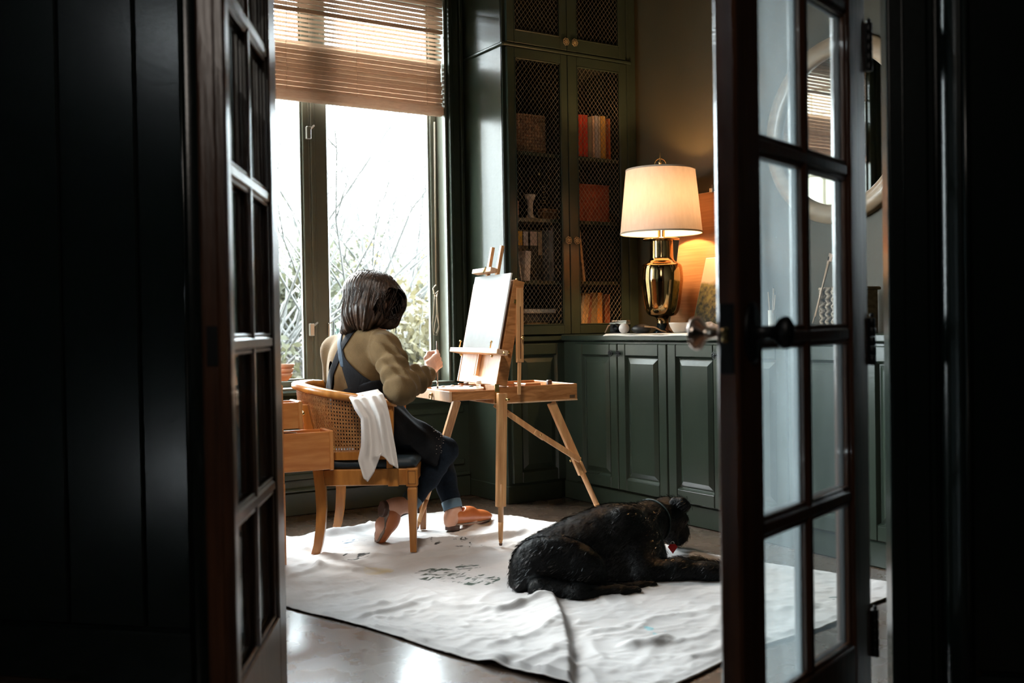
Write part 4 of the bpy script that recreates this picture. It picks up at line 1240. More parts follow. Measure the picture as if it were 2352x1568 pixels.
kraft = mat('kraft_paper', (0.42, 0.19, 0.075), (0.50, 0.24, 0.10), rough=0.75, scale=4, stretch=(1, 1, 26))
t, ctr, up, n, Lh = leaning('drawing_board', 'tall board covered in brown kraft paper leaning on the wall behind the lamp', 'board', float(onx(1690, 720, 3.83)[1]), float(onx(1545, 720, 3.83)[1]), 3.80, 3.925, CZ+0.001, zt_, 0.012, kraft, M['oak_pale'], 0.0)
mb = MB(); p = onx(1634, 437, 3.915); mb.box(p+V3(0, 0, 0.0), (0.006, 0.012, 0.012), None, 0.002); mb.tube([p+V3(0, 0, 0.012), p+V3(0, -0.006, 0.03), p+V3(0, -0.012, 0.012)], 0.0016, 5); mb.build('clip', M['steel'], t)
# landscape painting material: cream sky over dark olive hills, in the panel's own height
def landscape(name, z_h, z_lo, ymid, sky, hill_a, hill_b, amp):
    m = bpy.data.materials.new(name); m.use_nodes = True
    nt = m.node_tree; b = nt.nodes['Principled BSDF']; b.inputs['Roughness'].default_value = 0.7
    tc = _n(nt, 'ShaderNodeTexCoord')
    sp = _n(nt, 'ShaderNodeSeparateXYZ'); nt.links.new(tc.outputs['Object'], sp.inputs[0])
    no = _n(nt, 'ShaderNodeTexNoise'); no.inputs['Scale'].default_value = 11; no.inputs['Detail'].default_value = 6
    nt.links.new(tc.outputs['Object'], no.inputs[0])
    ma = _n(nt, 'ShaderNodeMath', operation='MULTIPLY_ADD'); ma.inputs[1].default_value = amp; ma.inputs[2].default_value = -amp/2
    nt.links.new(no.outputs[0], ma.inputs[0])
    ad = _n(nt, 'ShaderNodeMath', operation='ADD'); nt.links.new(sp.outputs[2], ad.inputs[0]); nt.links.new(ma.outputs[0], ad.inputs[1])
    st = _n(nt, 'ShaderNodeMapRange'); st.inputs[1].default_value = z_h-0.012; st.inputs[2].default_value = z_h+0.012
    nt.links.new(ad.outputs[0], st.inputs[0])
    n2 = _n(nt, 'ShaderNodeTexNoise'); n2.inputs['Scale'].default_value = 38; n2.inputs['Detail'].default_value = 8
    nt.links.new(tc.outputs['Object'], n2.inputs[0])
    gr = _n(nt, 'ShaderNodeMapRange'); gr.inputs[1].default_value = z_lo; gr.inputs[2].default_value = z_h; gr.inputs[3].default_value = -0.18; gr.inputs[4].default_value = 0.12
    nt.links.new(sp.outputs[2], gr.inputs[0])
    a2 = _n(nt, 'ShaderNodeMath', operation='ADD'); nt.links.new(n2.outputs[0], a2.inputs[0]); nt.links.new(gr.outputs[0], a2.inputs[1])
    cr = _n(nt, 'ShaderNodeValToRGB'); cr.color_ramp.elements[0].position = 0.36; cr.color_ramp.elements[1].position = 0.68
    cr.color_ramp.elements[0].color = (*hill_a, 1); cr.color_ramp.elements[1].color = (*hill_b, 1)
    nt.links.new(a2.outputs[0], cr.inputs[0])
    mx = _n(nt, 'ShaderNodeMix', data_type='RGBA'); nt.links.new(st.outputs[0], mx.inputs['Factor'])
    nt.links.new(cr.outputs[0], mx.inputs['A']); mx.inputs['B'].default_value = (*sky, 1)
    nt.links.new(mx.outputs['Result'], b.inputs['Base Color'])
    return m
zt_ = float(onx(1620, 592, 3.80)[2])
lm = landscape('hill_painting', (zt_-CZ)*0.66, 0.0, 0, (0.62, 0.44, 0.25), (0.016, 0.018, 0.006), (0.20, 0.15, 0.03), 0.09)
t, ctr, up, n, Lh = leaning('landscape_painting', 'small unframed landscape painting of dark hills leaning on the brown board', 'painting', float(onx(1688, 700, 3.77)[1]), float(onx(1596, 660, 3.77)[1]), 3.735, 3.815, CZ+0.001, zt_, 0.010, lm, M['paper'], -0.04)

# round wall mirror
mc = V3(3.93, 3.25, 1.872)
mir = thing('round_mirror', 'large round mirror in a wide wooden frame on the right wall', 'mirror', mc)
NX = V3(-1, 0, 0); YX = V3(0, -1, 0)
mb = MB(); mb.lathe([(0.352, -0.016), (0.352, 0.018), (0.362, 0.026), (0.400, 0.030), (0.436, 0.022), (0.442, 0.010), (0.442, -0.018)], mc, (YX, UP, NX), 96, cap=False); mb.build('frame', mat('mirror_frame_wood', (0.30, 0.20, 0.12), (0.40, 0.29, 0.19), rough=0.32, scale=4, stretch=(1, 1, 6), coat=0.2), mir)
mm = bpy.data.materials.new('mirror_silver'); mm.use_nodes = True
q = mm.node_tree.nodes['Principled BSDF']; q.inputs['Metallic'].default_value = 1; q.inputs['Roughness'].default_value = 0.015; q.inputs['Base Color'].default_value = (0.86, 0.88, 0.87, 1)
mb = MB(); mb.lathe([(0, 0.004), (0.354, 0.004), (0.354, -0.012), (0, -0.012)], mc, (YX, UP, NX), 96, cap=False, smooth=False); mb.build('mirror_glass', mm, mir)
# basket with brushes, and the white pot, seen through the door glass
y1, y0 = float(onx(1884, 750, 3.62)[1]), float(onx(1952, 750, 3.62)[1])
zt_ = float(onx(1900, 663, 3.62)[2])
t = thing('basket', 'pale plaited seagrass basket on the counter under the round mirror', 'basket', (3.72, (y0+y1)/2, CZ))
woven_box(t, 3.62, 3.82, y0, y1, CZ, zt_, 6, M['basket'], 0.034, [((3.62, y1), (3.62, y0), (-1, 0, 0)), ((3.82, y1), (3.62, y1), (0, 1, 0))])
mb = MB(); mb.tube([V3(3.62, y1, zt_), V3(3.62, y0, zt_), V3(3.82, y0, zt_), V3(3.82, y1, zt_)], 0.007, 6, True); mb.build('rim', M['basket'], t)
wd_ = mat('brush_handle', (0.50, 0.33, 0.22), rough=0.4)
for i, (pa, pb, lb) in enumerate((((1884, 678), (1905, 600), 'flat-tipped wooden brush leaning out beside the pale basket'), ((1886, 672), (1901, 606), 'thin wooden brush leaning out beside the pale basket'))):
    A = onx(*pa, 3.60); B = onx(*pb, 3.60); A[2] -= 0.0
    F0 = A-(B-A)*0.85; F0[2] = max(F0[2], CZ+0.002)
    t = thing('paintbrush', lb, 'brush', F0)
    mb = MB(); mb.tube([F0, A, B], [0.003, 0.004, 0.0045], 7); mb.build('handle', wd_, t)
    d_ = nrm(B-A); mb = MB(); mb.beam(B, B+d_*0.035, 0.026 if i == 0 else 0.012, 0.006, V3(0, 1, 0)); mb.build('bristles', mat('bristle', (0.42, 0.28, 0.20), rough=0.8), t)
c = onx(1773, 748, 3.60); c[2] = CZ
pot = thing('brush_pot', 'small white pot of brushes on the counter seen through the dusty door glass', 'pot', c)
rr = 8.5/FPX*float((c-CAM)@CF); zt_ = float(onx(1773, 712, 3.60)[2])-CZ
mb = MB(); mb.lathe([(0, 0), (rr*0.9, 0), (rr, zt_*0.1), (rr, zt_), (rr*0.88, zt_), (rr*0.86, 0.01), (0, 0.01)], c, None, 24); mb.build('cup', M['plaster'], pot)
for i, (dx, dy, hh) in enumerate(((0.004, 0.012, 0.085), (-0.005, -0.010, 0.10), (0.006, -0.004, 0.07))):
    p0 = c+V3(dx*.6, dy*.6, 0.012); p1 = c+V3(dx*2.4, dy*2.4, zt_+hh)
    t = thing('paintbrush', ('slender brush tilting left in the small white pot', 'tallest brush standing in the small white pot', 'shortest brush standing in the small white pot')[i], 'brush', p0)
    mb = MB(); mb.tube([p0, p1], [0.0025, 0.0028], 6); mb.build('handle', wd_, t)
    mb = MB(); mb.tube([p1, p1+(p1-p0)*0.12], [0.003, 0.0008], 6); mb.build('bristles', M['iron'], t)

# ================================================================== sketch-box easel
EU = nrm(V3(math.cos(R(6.7)), -math.sin(R(6.7)), 0)); EV = V3(-EU[1], EU[0], 0)
EP = WV(-0.077, 4.55)
def EB(u, v, z): return EP+EU*u+EV*v+UP*z
EX = (EU, EV, UP)
def ebox(mb, u0, u1, v0, v1, z0, z1, bev=0.002): return mb.box(EB((u0+u1)/2, (v0+v1)/2, (z0+z1)/2), ((u1-u0)/2, (v1-v0)/2, (z1-z0)/2), EX, bev)
EZ0, EZ1, ELU, ELV = 0.630, 0.706, 0.415, 0.425
ez = thing('sketchbox_easel', 'wooden sketch-box easel on three legs with its drawer pulled out', 'easel', EB(0.2, 0.2, 0.0))
OB, OV = M['oak_box'], M['oak_v']
mb = MB(); ebox(mb, 0, ELU, 0, 0.012, EZ0+0.004, EZ1); mb.build('box_side', OB, ez)
mb = MB(); ebox(mb, 0, ELU, ELV-0.012, ELV, EZ0+0.004, EZ1); mb.build('box_side', OB, ez)
mb = MB(); ebox(mb, ELU-0.012, ELU, 0.012, ELV-0.012, EZ0+0.004, EZ1); mb.build('box_end', OB, ez)
mb = MB(); ebox(mb, 0, 0.012, 0.012, ELV-0.012, EZ0+0.004, EZ0+0.030); mb.build('box_end', OB, ez)
mb = MB(); ebox(mb, -0.001, ELU+0.001, -0.001, ELV+0.001, EZ0, EZ0+0.006, 0.001); mb.build('box_bottom', M['oak_pale'], ez)
mb = MB(); ebox(mb, 0.13, 0.138, 0.012, ELV-0.012, EZ0+0.02, EZ1-0.008, 0.001); ebox(mb, 0.29, 0.298, 0.012, ELV-0.012, EZ0+0.02, EZ1-0.008, 0.001)
mb.build('divider', M['oak_pale'], ez)
mb = MB(); ebox(mb, 0.375, 0.402, -0.0015, 0.0, EZ0+0.012, EZ0+0.026, 0); mb.build('maker_plate', mat('dark_stamp', (0.09, 0.05, 0.025), rough=0.5), ez)
# drawer, pulled out towards the sitter
DU0, DU1, DZ0, DZ1 = -0.215, 0.05, 0.652, 0.694
mb = MB(); ebox(mb, DU0+0.010, DU1, 0.014, 0.023, DZ0, DZ1); mb.build('drawer_side', OB, ez)
mb = MB(); ebox(mb, DU0+0.010, DU1, ELV-0.023, ELV-0.014, DZ0, DZ1); mb.build('drawer_side', OB, ez)
dfr = MB(); ebox(dfr, DU0-0.002, DU0+0.010, 0.006, ELV-0.006, DZ0-0.004, DZ1+0.001); dfr = dfr.build('drawer_front', M['oak_pale'], ez)
mb = MB(); ebox(mb, DU0+0.01, DU1, 0.023, ELV-0.023, DZ0, DZ0+0.004, 0); mb.build('drawer_bottom', M['oak_pale'], ez)
mb = MB(); c = EB(DU0-0.008, 0.215, 0.668)
mb.tube([c+EV*math.cos(a)*0.016+UP*(math.sin(a)*0.013-0.004) for a in np.linspace(0, 2*PI, 17)[:-1]], 0.0022, 6, True); mb.box(c+EU*0.004+UP*0.006, (0.003, 0.012, 0.006), EX, 0.001)
mb.build('pull_ring', M['brass'], dfr)
# wooden palette lying over the drawer, and a bottle of oil, a brush and a box beside
pal = MB(); n = 36
prof = [(0.115*math.cos(a)*(1+0.06*math.sin(2*a)), 0.165*math.sin(a)*(1-0.05*math.cos(3*a))) for a in np.linspace(0, 2*PI, n, endpoint=False)]
pal.prism(prof, EB(-0.095, 0.205, DZ1+0.0012), EX, 0.005)
pt = tag(setorigin(pal.build('palette', mat('palette_wood', (0.78, 0.60, 0.46), (0.84, 0.68, 0.54), rough=0.25, scale=10)), EB(-0.095, 0.205, DZ1)), 'pale wooden paint palette lying across the pulled-out easel drawer', 'palette')
for i, (a, b_, c_) in enumerate(((-0.05, 0.27, (0.35, 0.16, 0.08)), (-0.08, 0.30, (0.42, 0.34, 0.26)), (-0.03, 0.20, (0.10, 0.13, 0.08)), (-0.14, 0.27, (0.62, 0.56, 0.48)))):
    mb = MB(); mb.lathe([(0.011, 0), (0.012, 0.003), (0.006, 0.006), (0, 0.007)], EB(a, b_, DZ1+0.006), None, 10); o = mb.build('paint_dab', mat('paint_dab', c_, rough=0.3)); 
    wpos = EB(-0.095, 0.205, DZ1); o.data.transform(Matrix.Translation(-Vector([float(q) for q in wpos]))); o.parent = pt
bp_ = AT(1100, 893, 4.575); bp_[2] = EZ0+0.02; bp_ = EB(0.02, 0.07, DZ0+0.004)
bpx = AT(1099, 890, 4.62)
bot = thing('oil_bottle', 'little clear glass bottle of yellow painting oil in the easel drawer', 'bottle', V3(bpx[0], bpx[1], DZ0+0.0045))
c = V3(bpx[0], bpx[1], DZ0+0.0045)
gl = bpy.data.materials.new('bottle_glass'); gl.use_nodes = True
q = gl.node_tree.nodes['Principled BSDF']; q.inputs['Transmission Weight'].default_value = 1; q.inputs['Roughness'].default_value = 0.02; q.inputs['IOR'].default_value = 1.3; q.inputs['Base Color'].default_value = (0.96, 0.96, 0.92, 1)
mb = MB(); mb.lathe([(0, 0), (0.018, 0), (0.019, 0.004), (0.019, 0.036), (0.011, 0.046), (0.010, 0.060), (0.012, 0.062), (0.012, 0.066), (0.0, 0.066)], c, None, 24); mb.build('glass', gl, bot)
mb = MB(); mb.lathe([(0, 0.0015), (0.0165, 0.0015), (0.0175, 0.004), (0.0175, 0.030), (0, 0.030)], c, None, 24); mb.build('oil', mat('yellow_oil', (0.80, 0.42, 0.02), rough=0.1, trans=0.4), bot)
mb = MB(); mb.lathe([(0.0125, 0.060), (0.0135, 0.061), (0.0135, 0.074), (0.012, 0.076), (0, 0.076)], c, None, 20); mb.build('cap', mat('pale_cap', (0.75, 0.68, 0.60), rough=0.3), bot)
p0 = AT(1084, 880, 4.72); p0[2] = EZ1-0.005
lie = thing('paintbrush', 'brush lying across the open easel box behind the oil bottle', 'brush', EB(0.03, 0.30, EZ1))
mb = MB(); mb.tube([EB(0.005, 0.30, EZ1+0.004), EB(0.13, 0.05, EZ1+0.004)], [0.0045, 0.003], 7); mb.build('handle', M['oak_pale'], lie)
mb = MB(); mb.tube([EB(0.005, 0.30, EZ1+0.004), EB(-0.008, 0.326, EZ1+0.004)], [0.0045, 0.006], 7); mb.build('bristles', M['heel'], lie)
mb = MB(); ebox(mb, 0.20, 0.28, 0.10, 0.16, EZ0+0.0065, EZ1+0.004, 0.003); o = mb.build('wooden_case', OB)
tag(setorigin(o, EB(0.24, 0.13, EZ0+0.0065)), 'small brown wooden block standing inside the open easel box', 'box')
c = AT(1268, 892, 4.80)
mb = MB(); ebox(mb, 0.296, 0.318, 0.06, 0.08, EZ0+0.0065, EZ1+0.018, 0.003); tag(setorigin(mb.build('paint_tube', M['heel']), EB(0.307, 0.07, EZ0+0.0065)), 'dark stub standing up inside the far end of the easel box', 'tube')

# ---- the lid stood up as panel, leaning back
PT = nrm(EU*0.098+UP*0.47); PN = nrm(np.cross(PT, EV)); PN = PN if PN@EU < 0 else -PN     # faces the sitter
PB = EB(0.004, -0.004, 0.716)
def PP(v, t, n=0.0): return PB+EV*v+PT*t+PN*n
PX = (EV, PT, PN)
def pbox(mb, v0, v1, t0, t1, n0, n1, bev=0.002): return mb.box(PP((v0+v1)/2, (t0+t1)/2, (n0+n1)/2), ((v1-v0)/2, (t1-t0)/2, (n1-n0)/2), PX, bev)
def pick(x, y, n=0.0):
    d = CR*((x-IMW/2)/FPX)+CD*((y-IMH/2)/FPX)+CF
    q = PB+PN*n; s = ((q-CAM)@PN)/(d@PN); w = CAM+d*s-q
    return float(w@EV), float(w@PT)
LV, LT = 0.445, 0.475
mb = MB(); pbox(mb, 0.014, LV-0.014, 0, LT-0.012, -0.008, 0.0, 0.001); mb.build('lid_panel', M['oak_pale'], ez)
for v0, v1 in ((0, 0.014), (LV-0.014, LV)):
    mb = MB(); pbox(mb, v0, v1, 0, LT, -0.052, 0.002); mb.build('lid_side', OB, ez)
mb = MB(); pbox(mb, 0.014, LV-0.014, LT-0.012, LT, -0.052, 0.002); mb.build('lid_side', OB, ez)
v0a, tt = pick(1095, 862, 0.02); v1a, _ = pick(1091, 812, 0.02)
vm = 0.5*(v0a+v1a)
_, ttop = pick(1138, 568, 0.02)
vba, _ = pick(1123, 592, 0.02); vbb, _ = pick(1144, 592, 0.02)
TT0 = pick(1090, 800, 0.02)[1]
for dv in (vbb-vm-0.010, vba-vm-0.010):
    mb = MB(); pbox(mb, vm+dv, vm+dv+0.020, TT0, ttop+0.006, 0.002, 0.018, 0.0015); mb.build('mast', M['oak_v'], ez)
mb = MB(); pbox(mb, vm-0.012, vm+0.004, max(0.02, tt), TT0+0.01, 0.002, 0.018, 0.0015); pbox(mb, vm+0.007, vm+0.015, max(0.02, tt), TT0+0.01, 0.002, 0.018, 0.0015); mb.build('mast_foot', M['oak_v'], ez)
va, ta = pick(1093, 631, 0.03); vb, tb = pick(1137, 617, 0.03)
mb = MB(); pbox(mb, min(va, vb), max(va, vb), min(ta, tb), max(ta, tb)+0.004, 0.018, 0.052, 0.002); mb.build('top_clamp', M['oak_pale'], ez)
mb = MB(); c = PP(vm+0.01, (ta+tb)/2, 0.054); mb.beam(c+PT*-0.012+EV*0.010, c+PT*0.014-EV*0.010, 0.006, 0.004); mb.lathe([(0.005, 0), (0.005, 0.004), (0, 0.005)], c, (EV, PT, PN), 12); mb.build('clamp_latch', M['brass'], ez)
va, ta = pick(1033, 803, 0.06); vb, tb = pick(1141, 806, 0.06)
TV0, TV1 = min(va, vb), max(va, vb); TT = 0.5*(ta+tb)
mb = MB(); pbox(mb, TV0, TV1, TT-0.010, TT+0.012, 0.004, 0.060, 0.002); mb.build('canvas_tray', M['oak_pale'], ez)
for f_ in (0.18, 0.83):
    mb = MB(); mb.lathe([(0.003, 0), (0.003, 0.034), (0.006, 0.036), (0.006, 0.042), (0, 0.044)], PP(TV0+(TV1-TV0)*f_, TT+0.005, 0.050), (EV, PN, PT), 10)
    mb.lathe([(0.003, 0), (0.007, 0.004), (0.004, 0.012), (0, 0.014)], PP(TV0+(TV1-TV0)*f_, TT-0.012, 0.036), (EV, -PN, -PT), 10); mb.build('tray_screw', M['brass'], ez)
mb = MB(); mb.lathe([(0.004, -0.004), (0.009, 0.002), (0.008, 0.010), (0, 0.012)], PP(-0.002, TT+0.01, -0.026), (PT, PN, -EV), 12); mb.lathe([(0.003, 0), (0.006, 0.006), (0.002, 0.022)], PP(TV0-0.001, TT, 0.03), (PT, PN, -EV), 10); mb.build('wing_nut', M['brass'], ez)
mb = MB(); mb.lathe([(0.004, 0), (0.007, 0.004), (0.004, 0.010), (0, 0.012)], PP(0.02, LT, -0.02), (EV, PN, PT), 12); mb.build('hook', M['brass'], ez)
mb = MB(); pbox(mb, -0.004, 0.0, 0.37, 0.39, -0.05, -0.015, 0.001); mb.tube([PP(-0.006, 0.40, -0.05), PP(-0.006, 0.385, -0.035), PP(-0.006, 0.36, -0.046)], 0.002, 6); mb.build('lid_catch', M['brass'], ez)
mb = MB(); ebox(mb, -0.004, 0.016, -0.006, 0.0, EZ0+0.004, EZ1+0.014, 0.001); mb.build('lid_hinge', M['brass'], ez)
# ---- upright strut at the near side
sT = AT(1193, 661, 4.60); sM = AT(1194, 832, 4.585); sB = AT(1192, 906, 4.575)
mb = MB(); mb.beam(sT, sM, 0.034, 0.016, EU, 0.002); mb.build('strut', M['oak_v'], ez)
mb = MB(); mb.beam(sT+(sM-sT)*0.25, sM-(sM-sT)*0.05, 0.005, 0.019, EU, 0.0005); mb.build('strut_groove_shade', mat('groove_shadow_wood', (0.16, 0.065, 0.022), rough=0.6), ez)  # dark strip on the strut face, the slot's shade put into its colour
mb = MB(); mb.beam(sM+(sT-sM)*0.2, sB, 0.016, 0.010, EU, 0.0015); mb.build('strut_foot', M['oak_v'], ez)
mb = MB()
for p_ in (AT(1198, 775, 4.575), ):
    mb.lathe([(0.004, 0), (0.008, 0.005), (0.007, 0.014), (0, 0.016)], p_, (EU, UP, -EV), 12); mb.beam(p_-EV*0.012-UP*0.011, p_-EV*0.012+UP*0.011, 0.007, 0.003)
mb.build('wing_nut', M['brass'], ez)
# ---- legs: sleeve, slot and sliding foot
def leg(pa, pb, pc, w, lab):
    side = EU
    d = nrm(pb-pa)
    t = MB(); 
    s = nrm(np.cross(d, nrm(np.cross(EV, d))))
    mb = MB(); gap = w*0.30
    ax1 = nrm(EU-d*(EU@d)); ax2 = np.cross(d, ax1)
    for sg in (-1, 1): mb.beam(pa+ax1*sg*(w/2-gap/2-0.001), pb+ax1*sg*(w/2-gap/2-0.001), gap, 0.022, ax1, 0.0015)
    mb.beam(pa+ax2*0.006, pb+ax2*0.006, w*0.6, 0.008, ax1, 0.001)
    lg = mb.build('leg', OV, ez)
    mb = MB(); q0 = pb-d*0.10; L = np.linalg.norm(pc-q0)
    n = 10
    for i, (r0, r1, a, b_) in enumerate(((0.0125, 0.0125, 0, 0.62), (0.0125, 0.010, 0.62, 0.90), (0.010, 0.006, 0.90, 0.975))):
        mb.tube([q0+(pc-q0)*a, q0+(pc-q0)*b_], [r0, r1], 8)
    mb.build('sliding_foot', OV, lg)
    mb = MB(); mb.tube([q0+(pc-q0)*0.965, pc], [0.0085, 0.0065], 8); mb.build('rubber_tip', M['heel'], lg)
    mb = MB(); s_ = pa+(pb-pa)*0.5-ax2*0.012; mb.lathe([(0.004, 0), (0.007, 0.004), (0.006, 0.012), (0, 0.013)], s_, (d, ax1, -ax2), 10); mb.build('wing_nut', M['brass'], lg)
fl = AT(1150, 1257, 4.53); fl[2] = 0.012
leg(AT(1153, 903, 4.525), AT(1150, 1163, 4.528), fl, 0.046, '')
rf = AT(1400, 1232, 4.76); rf[2] = 0.012
leg(AT(1266, 924, 4.70), AT(1338, 1088, 4.73), rf, 0.040, '')
lf = AT(957, 1222, 4.92); lf[2] = 0.012
leg(AT(1049, 920, 4.86), AT(1003, 1075, 4.89), lf, 0.040, '')
mb = MB(); c = AT(1163, 917, 4.50); mb.lathe([(0.004, 0), (0.007, 0.004), (0.006, 0.014), (0, 0.016)], c, (EU, UP, -EV), 12); mb.beam(c-EV*0.012-EU*0.010, c-EV*0.012+EU*0.010, 0.007, 0.003); mb.build('wing_nut', M['brass'], ez)
# brace of two strips from the front leg to the right leg
b0, b1, b2 = AT(1136, 928, 4.60), AT(1238, 998, 4.64), AT(1330, 1056, 4.70)
mb = MB(); mb.beam(b0, b1+nrm(b1-b0)*0.03, 0.026, 0.009, UP, 0.003); mb.build('brace', OV, ez)
mb = MB(); mb.beam(b1-EV*0.010-nrm(b2-b1)*0.03, b2-EV*0.010, 0.026, 0.009, UP, 0.003); mb.build('brace', OV, ez)
mb = MB()
for p_ in (b1-EV*0.012, b2-EV*0.014, AT(1310, 1058, 4.68)):
    mb.lathe([(0.005, 0), (0.005, 0.004), (0, 0.006)], p_, (EU, UP, -EV), 10)
mb.build('brace_pin', M['brass'], ez)

# ---- canvas panel on the tray, a pale sky with a thin misty tree line
va, ta = pick(1057, 795, 0.045); vb, tb = pick(1141, 797, 0.045); vc, tc_ = pick(1089, 633, 0.03); vd, td = pick(1167, 630, 0.03)
CV0, CV1 = (vb+vd)/2, (va+vc)/2
CT0, CT1 = TT+0.0125, (tc_+td)/2
m = bpy.data.materials.new('misty_painting'); m.use_nodes = True
nt = m.node_tree; b = nt.nodes['Principled BSDF']; b.inputs['Roughness'].default_value = 0.55
tcn = _n(nt, 'ShaderNodeTexCoord'); sp = _n(nt, 'ShaderNodeSeparateXYZ'); nt.links.new(tcn.outputs['Object'], sp.inputs[0])
no = _n(nt, 'ShaderNodeTexNoise'); no.inputs['Scale'].default_value = 24; no.inputs['Detail'].default_value = 8; nt.links.new(tcn.outputs['Object'], no.inputs[0])
hgt = CT1-CT0
ma = _n(nt, 'ShaderNodeMath', operation='MULTIPLY_ADD'); ma.inputs[1].default_value = 0.07; ma.inputs[2].default_value = -0.035; nt.links.new(no.outputs[0], ma.inputs[0])
ad = _n(nt, 'ShaderNodeMath', operation='ADD'); nt.links.new(sp.outputs[2], ad.inputs[0]); nt.links.new(ma.outputs[0], ad.inputs[1])
cr = _n(nt, 'ShaderNodeValToRGB'); el = cr.color_ramp.elements
el[0].position = 0.0; el[0].color = (0.073, 0.076, 0.073, 1)
el[1].position = 1.0; el[1].color = (0.129, 0.131, 0.130, 1)
for p_, c_ in ((0.13, (0.090, 0.094, 0.092, 1)), (0.20, (0.116, 0.119, 0.122, 1)), (0.30, (0.138, 0.138, 0.147, 1)), (0.6, (0.133, 0.135, 0.141, 1))):
    e = el.new(p_); e.color = c_
mr = _n(nt, 'ShaderNodeMapRange'); mr.inputs[1].default_value = 0.0; mr.inputs[2].default_value = hgt; nt.links.new(ad.outputs[0], mr.inputs[0]); nt.links.new(mr.outputs[0], cr.inputs[0])
nt.links.new(cr.outputs[0], b.inputs['Base Color'])
co = PP((CV0+CV1)/2, CT0, 0.030)
cvt = thing('canvas_panel', 'pale grey painted canvas panel clamped on the easel tray', 'painting', co)
mb = MB(); pbox(mb, CV0, CV1, CT0, CT1, 0.0195, 0.025, 0.001); mb.build('board', M['paper'], cvt)
mb = MB(); pbox(mb, CV0, CV1, CT0, CT1, 0.0251, 0.0266, 0.0005); mb.build('painted_face', m, cvt)

# ================================================================== cane barrel chair
CXC, CDC = -0.66, 4.675                                   # seat centre in the levelled viewer axes
def CW(x, y, z): return WV(CXC+x, CDC+y, z)               # x: chair front, y: away
chair = thing('cane_armchair', 'honey wood barrel armchair with cane back and teal seat, the painter sits on it', 'chair', CW(0, 0, 0))
CHX = (RX, RD, UP)
W_ = M['chair_wood']
def cbox(mb, x0, x1, y0, y1, z0, z1, bev=0.003): return mb.box(CW((x0+x1)/2, (y0+y1)/2, (z0+z1)/2), ((x1-x0)/2, (y1-y0)/2, (z1-z0)/2), CHX, bev)
hw = 0.245
for sg in (-1, 1):
    y = sg*hw
    # square tapered front legs with an inlaid block
    mb = MB(); cbox(mb, 0.196, 0.246, y-0.023, y+0.023, 0.295, 0.372, 0.003); mb.build('leg_block', W_, chair)
    mb = MB()
    vs = []
    for z, h in ((0.290, 0.0185), (0.282, 0.0205), (0.02, 0.0135), (0.0105, 0.0130)):
        for a, b_ in ((-1, -1), (1, -1), (1, 1), (-1, 1)): vs.append(CW(0.221+a*h, y+b_*h, z))
    fs = [(i*4+k, i*4+(k+1) % 4, i*4+4+(k+1) % 4, i*4+4+k) for i in range(3) for k in range(4)]+[(0, 1, 2, 3), (15, 14, 13, 12)]
    mb.add(vs, [f[::-1] for f in fs]); cbox(mb, 0.204, 0.238, y-0.017, y+0.017, 0.288, 0.297, 0.002); mb.build('leg', W_, chair)
    mb = MB()
    n0 = y-0.0235 if sg < 0 else y+0.0235
    for a0, a1, z0, z1 in ((0.205, 0.237, 0.305, 0.3065), (0.205, 0.237, 0.3605, 0.362), (0.205, 0.2065, 0.305, 0.362), (0.2355, 0.237, 0.305, 0.362)): cbox(mb, a0, a1, n0-0.0004, n0+0.0004, z0, z1, 0)
    mb.build('inlay', mat('dark_inlay', (0.05, 0.015, 0.006), rough=0.4), chair)
    # sabre back legs, running up as posts
    mb = MB()
    pts = [(-0.198, 0.0105), (-0.187, 0.05), (-0.176, 0.12), (-0.170, 0.20), (-0.172, 0.28), (-0.180, 0.36), (-0.196, 0.44), (-0.216, 0.53), (-0.240, 0.650)]
    ws = [0.019, 0.019, 0.020, 0.021, 0.022, 0.022, 0.019, 0.017, 0.015]
    vs = []
    for (x, z), w in zip(pts, ws):
        yy = y+sg*0.004-(sg*0.02 if z > 0.5 else 0)
        for a, b_ in ((-1, -1), (1, -1), (1, 1), (-1, 1)): vs.append(CW(x+a*w, yy+b_*0.017, z))
    k = len(pts)
    fs = [(i*4+q, i*4+(q+1) % 4, i*4+4+(q+1) % 4, i*4+4+q) for i in range(k-1) for q in range(4)]+[(3, 2, 1, 0), (k*4-4, k*4-3, k*4-2, k*4-1)]
    mb.add(vs, fs); mb.build('leg', W_, chair)
    mb = MB(); cbox(mb, -0.165, 0.20, y-0.014, y+0.014, 0.300, 0.370, 0.004); mb.build('seat_rail', W_, chair)
    mb = MB(); cbox(mb, 0.118, 0.164, y-0.019, y+0.019, 0.296, 0.372, 0.002); mb.build('joint_block', W_, chair)
mb = MB(); cbox(mb, 0.207, 0.235, -hw, hw, 0.300, 0.370, 0.004); mb.build('seat_rail', W_, chair)
mb = MB(); cbox(mb, -0.19, -0.160, -hw, hw, 0.300, 0.370, 0.004); mb.build('seat_rail', W_, chair)
# seat pad
def f_seat(P):
    return rbox(P, CW(0.015, 0, 0.388), (0.226, 0.250, 0.027), CHX, 0.030)-0.010*np.exp(-(((P-CW(0.015, 0, 0.405))@RX/0.15)**2+((P-CW(0.015, 0, 0.405))@RD/0.15)**2))
v, f = iso(f_seat, CW(0.015, 0, 0.405)-V3(.42, .42, .08), CW(0.015, 0, 0.405)+V3(.42, .42, .08), 0.011); mesh_np('seat', v, f, M['seat'], chair)
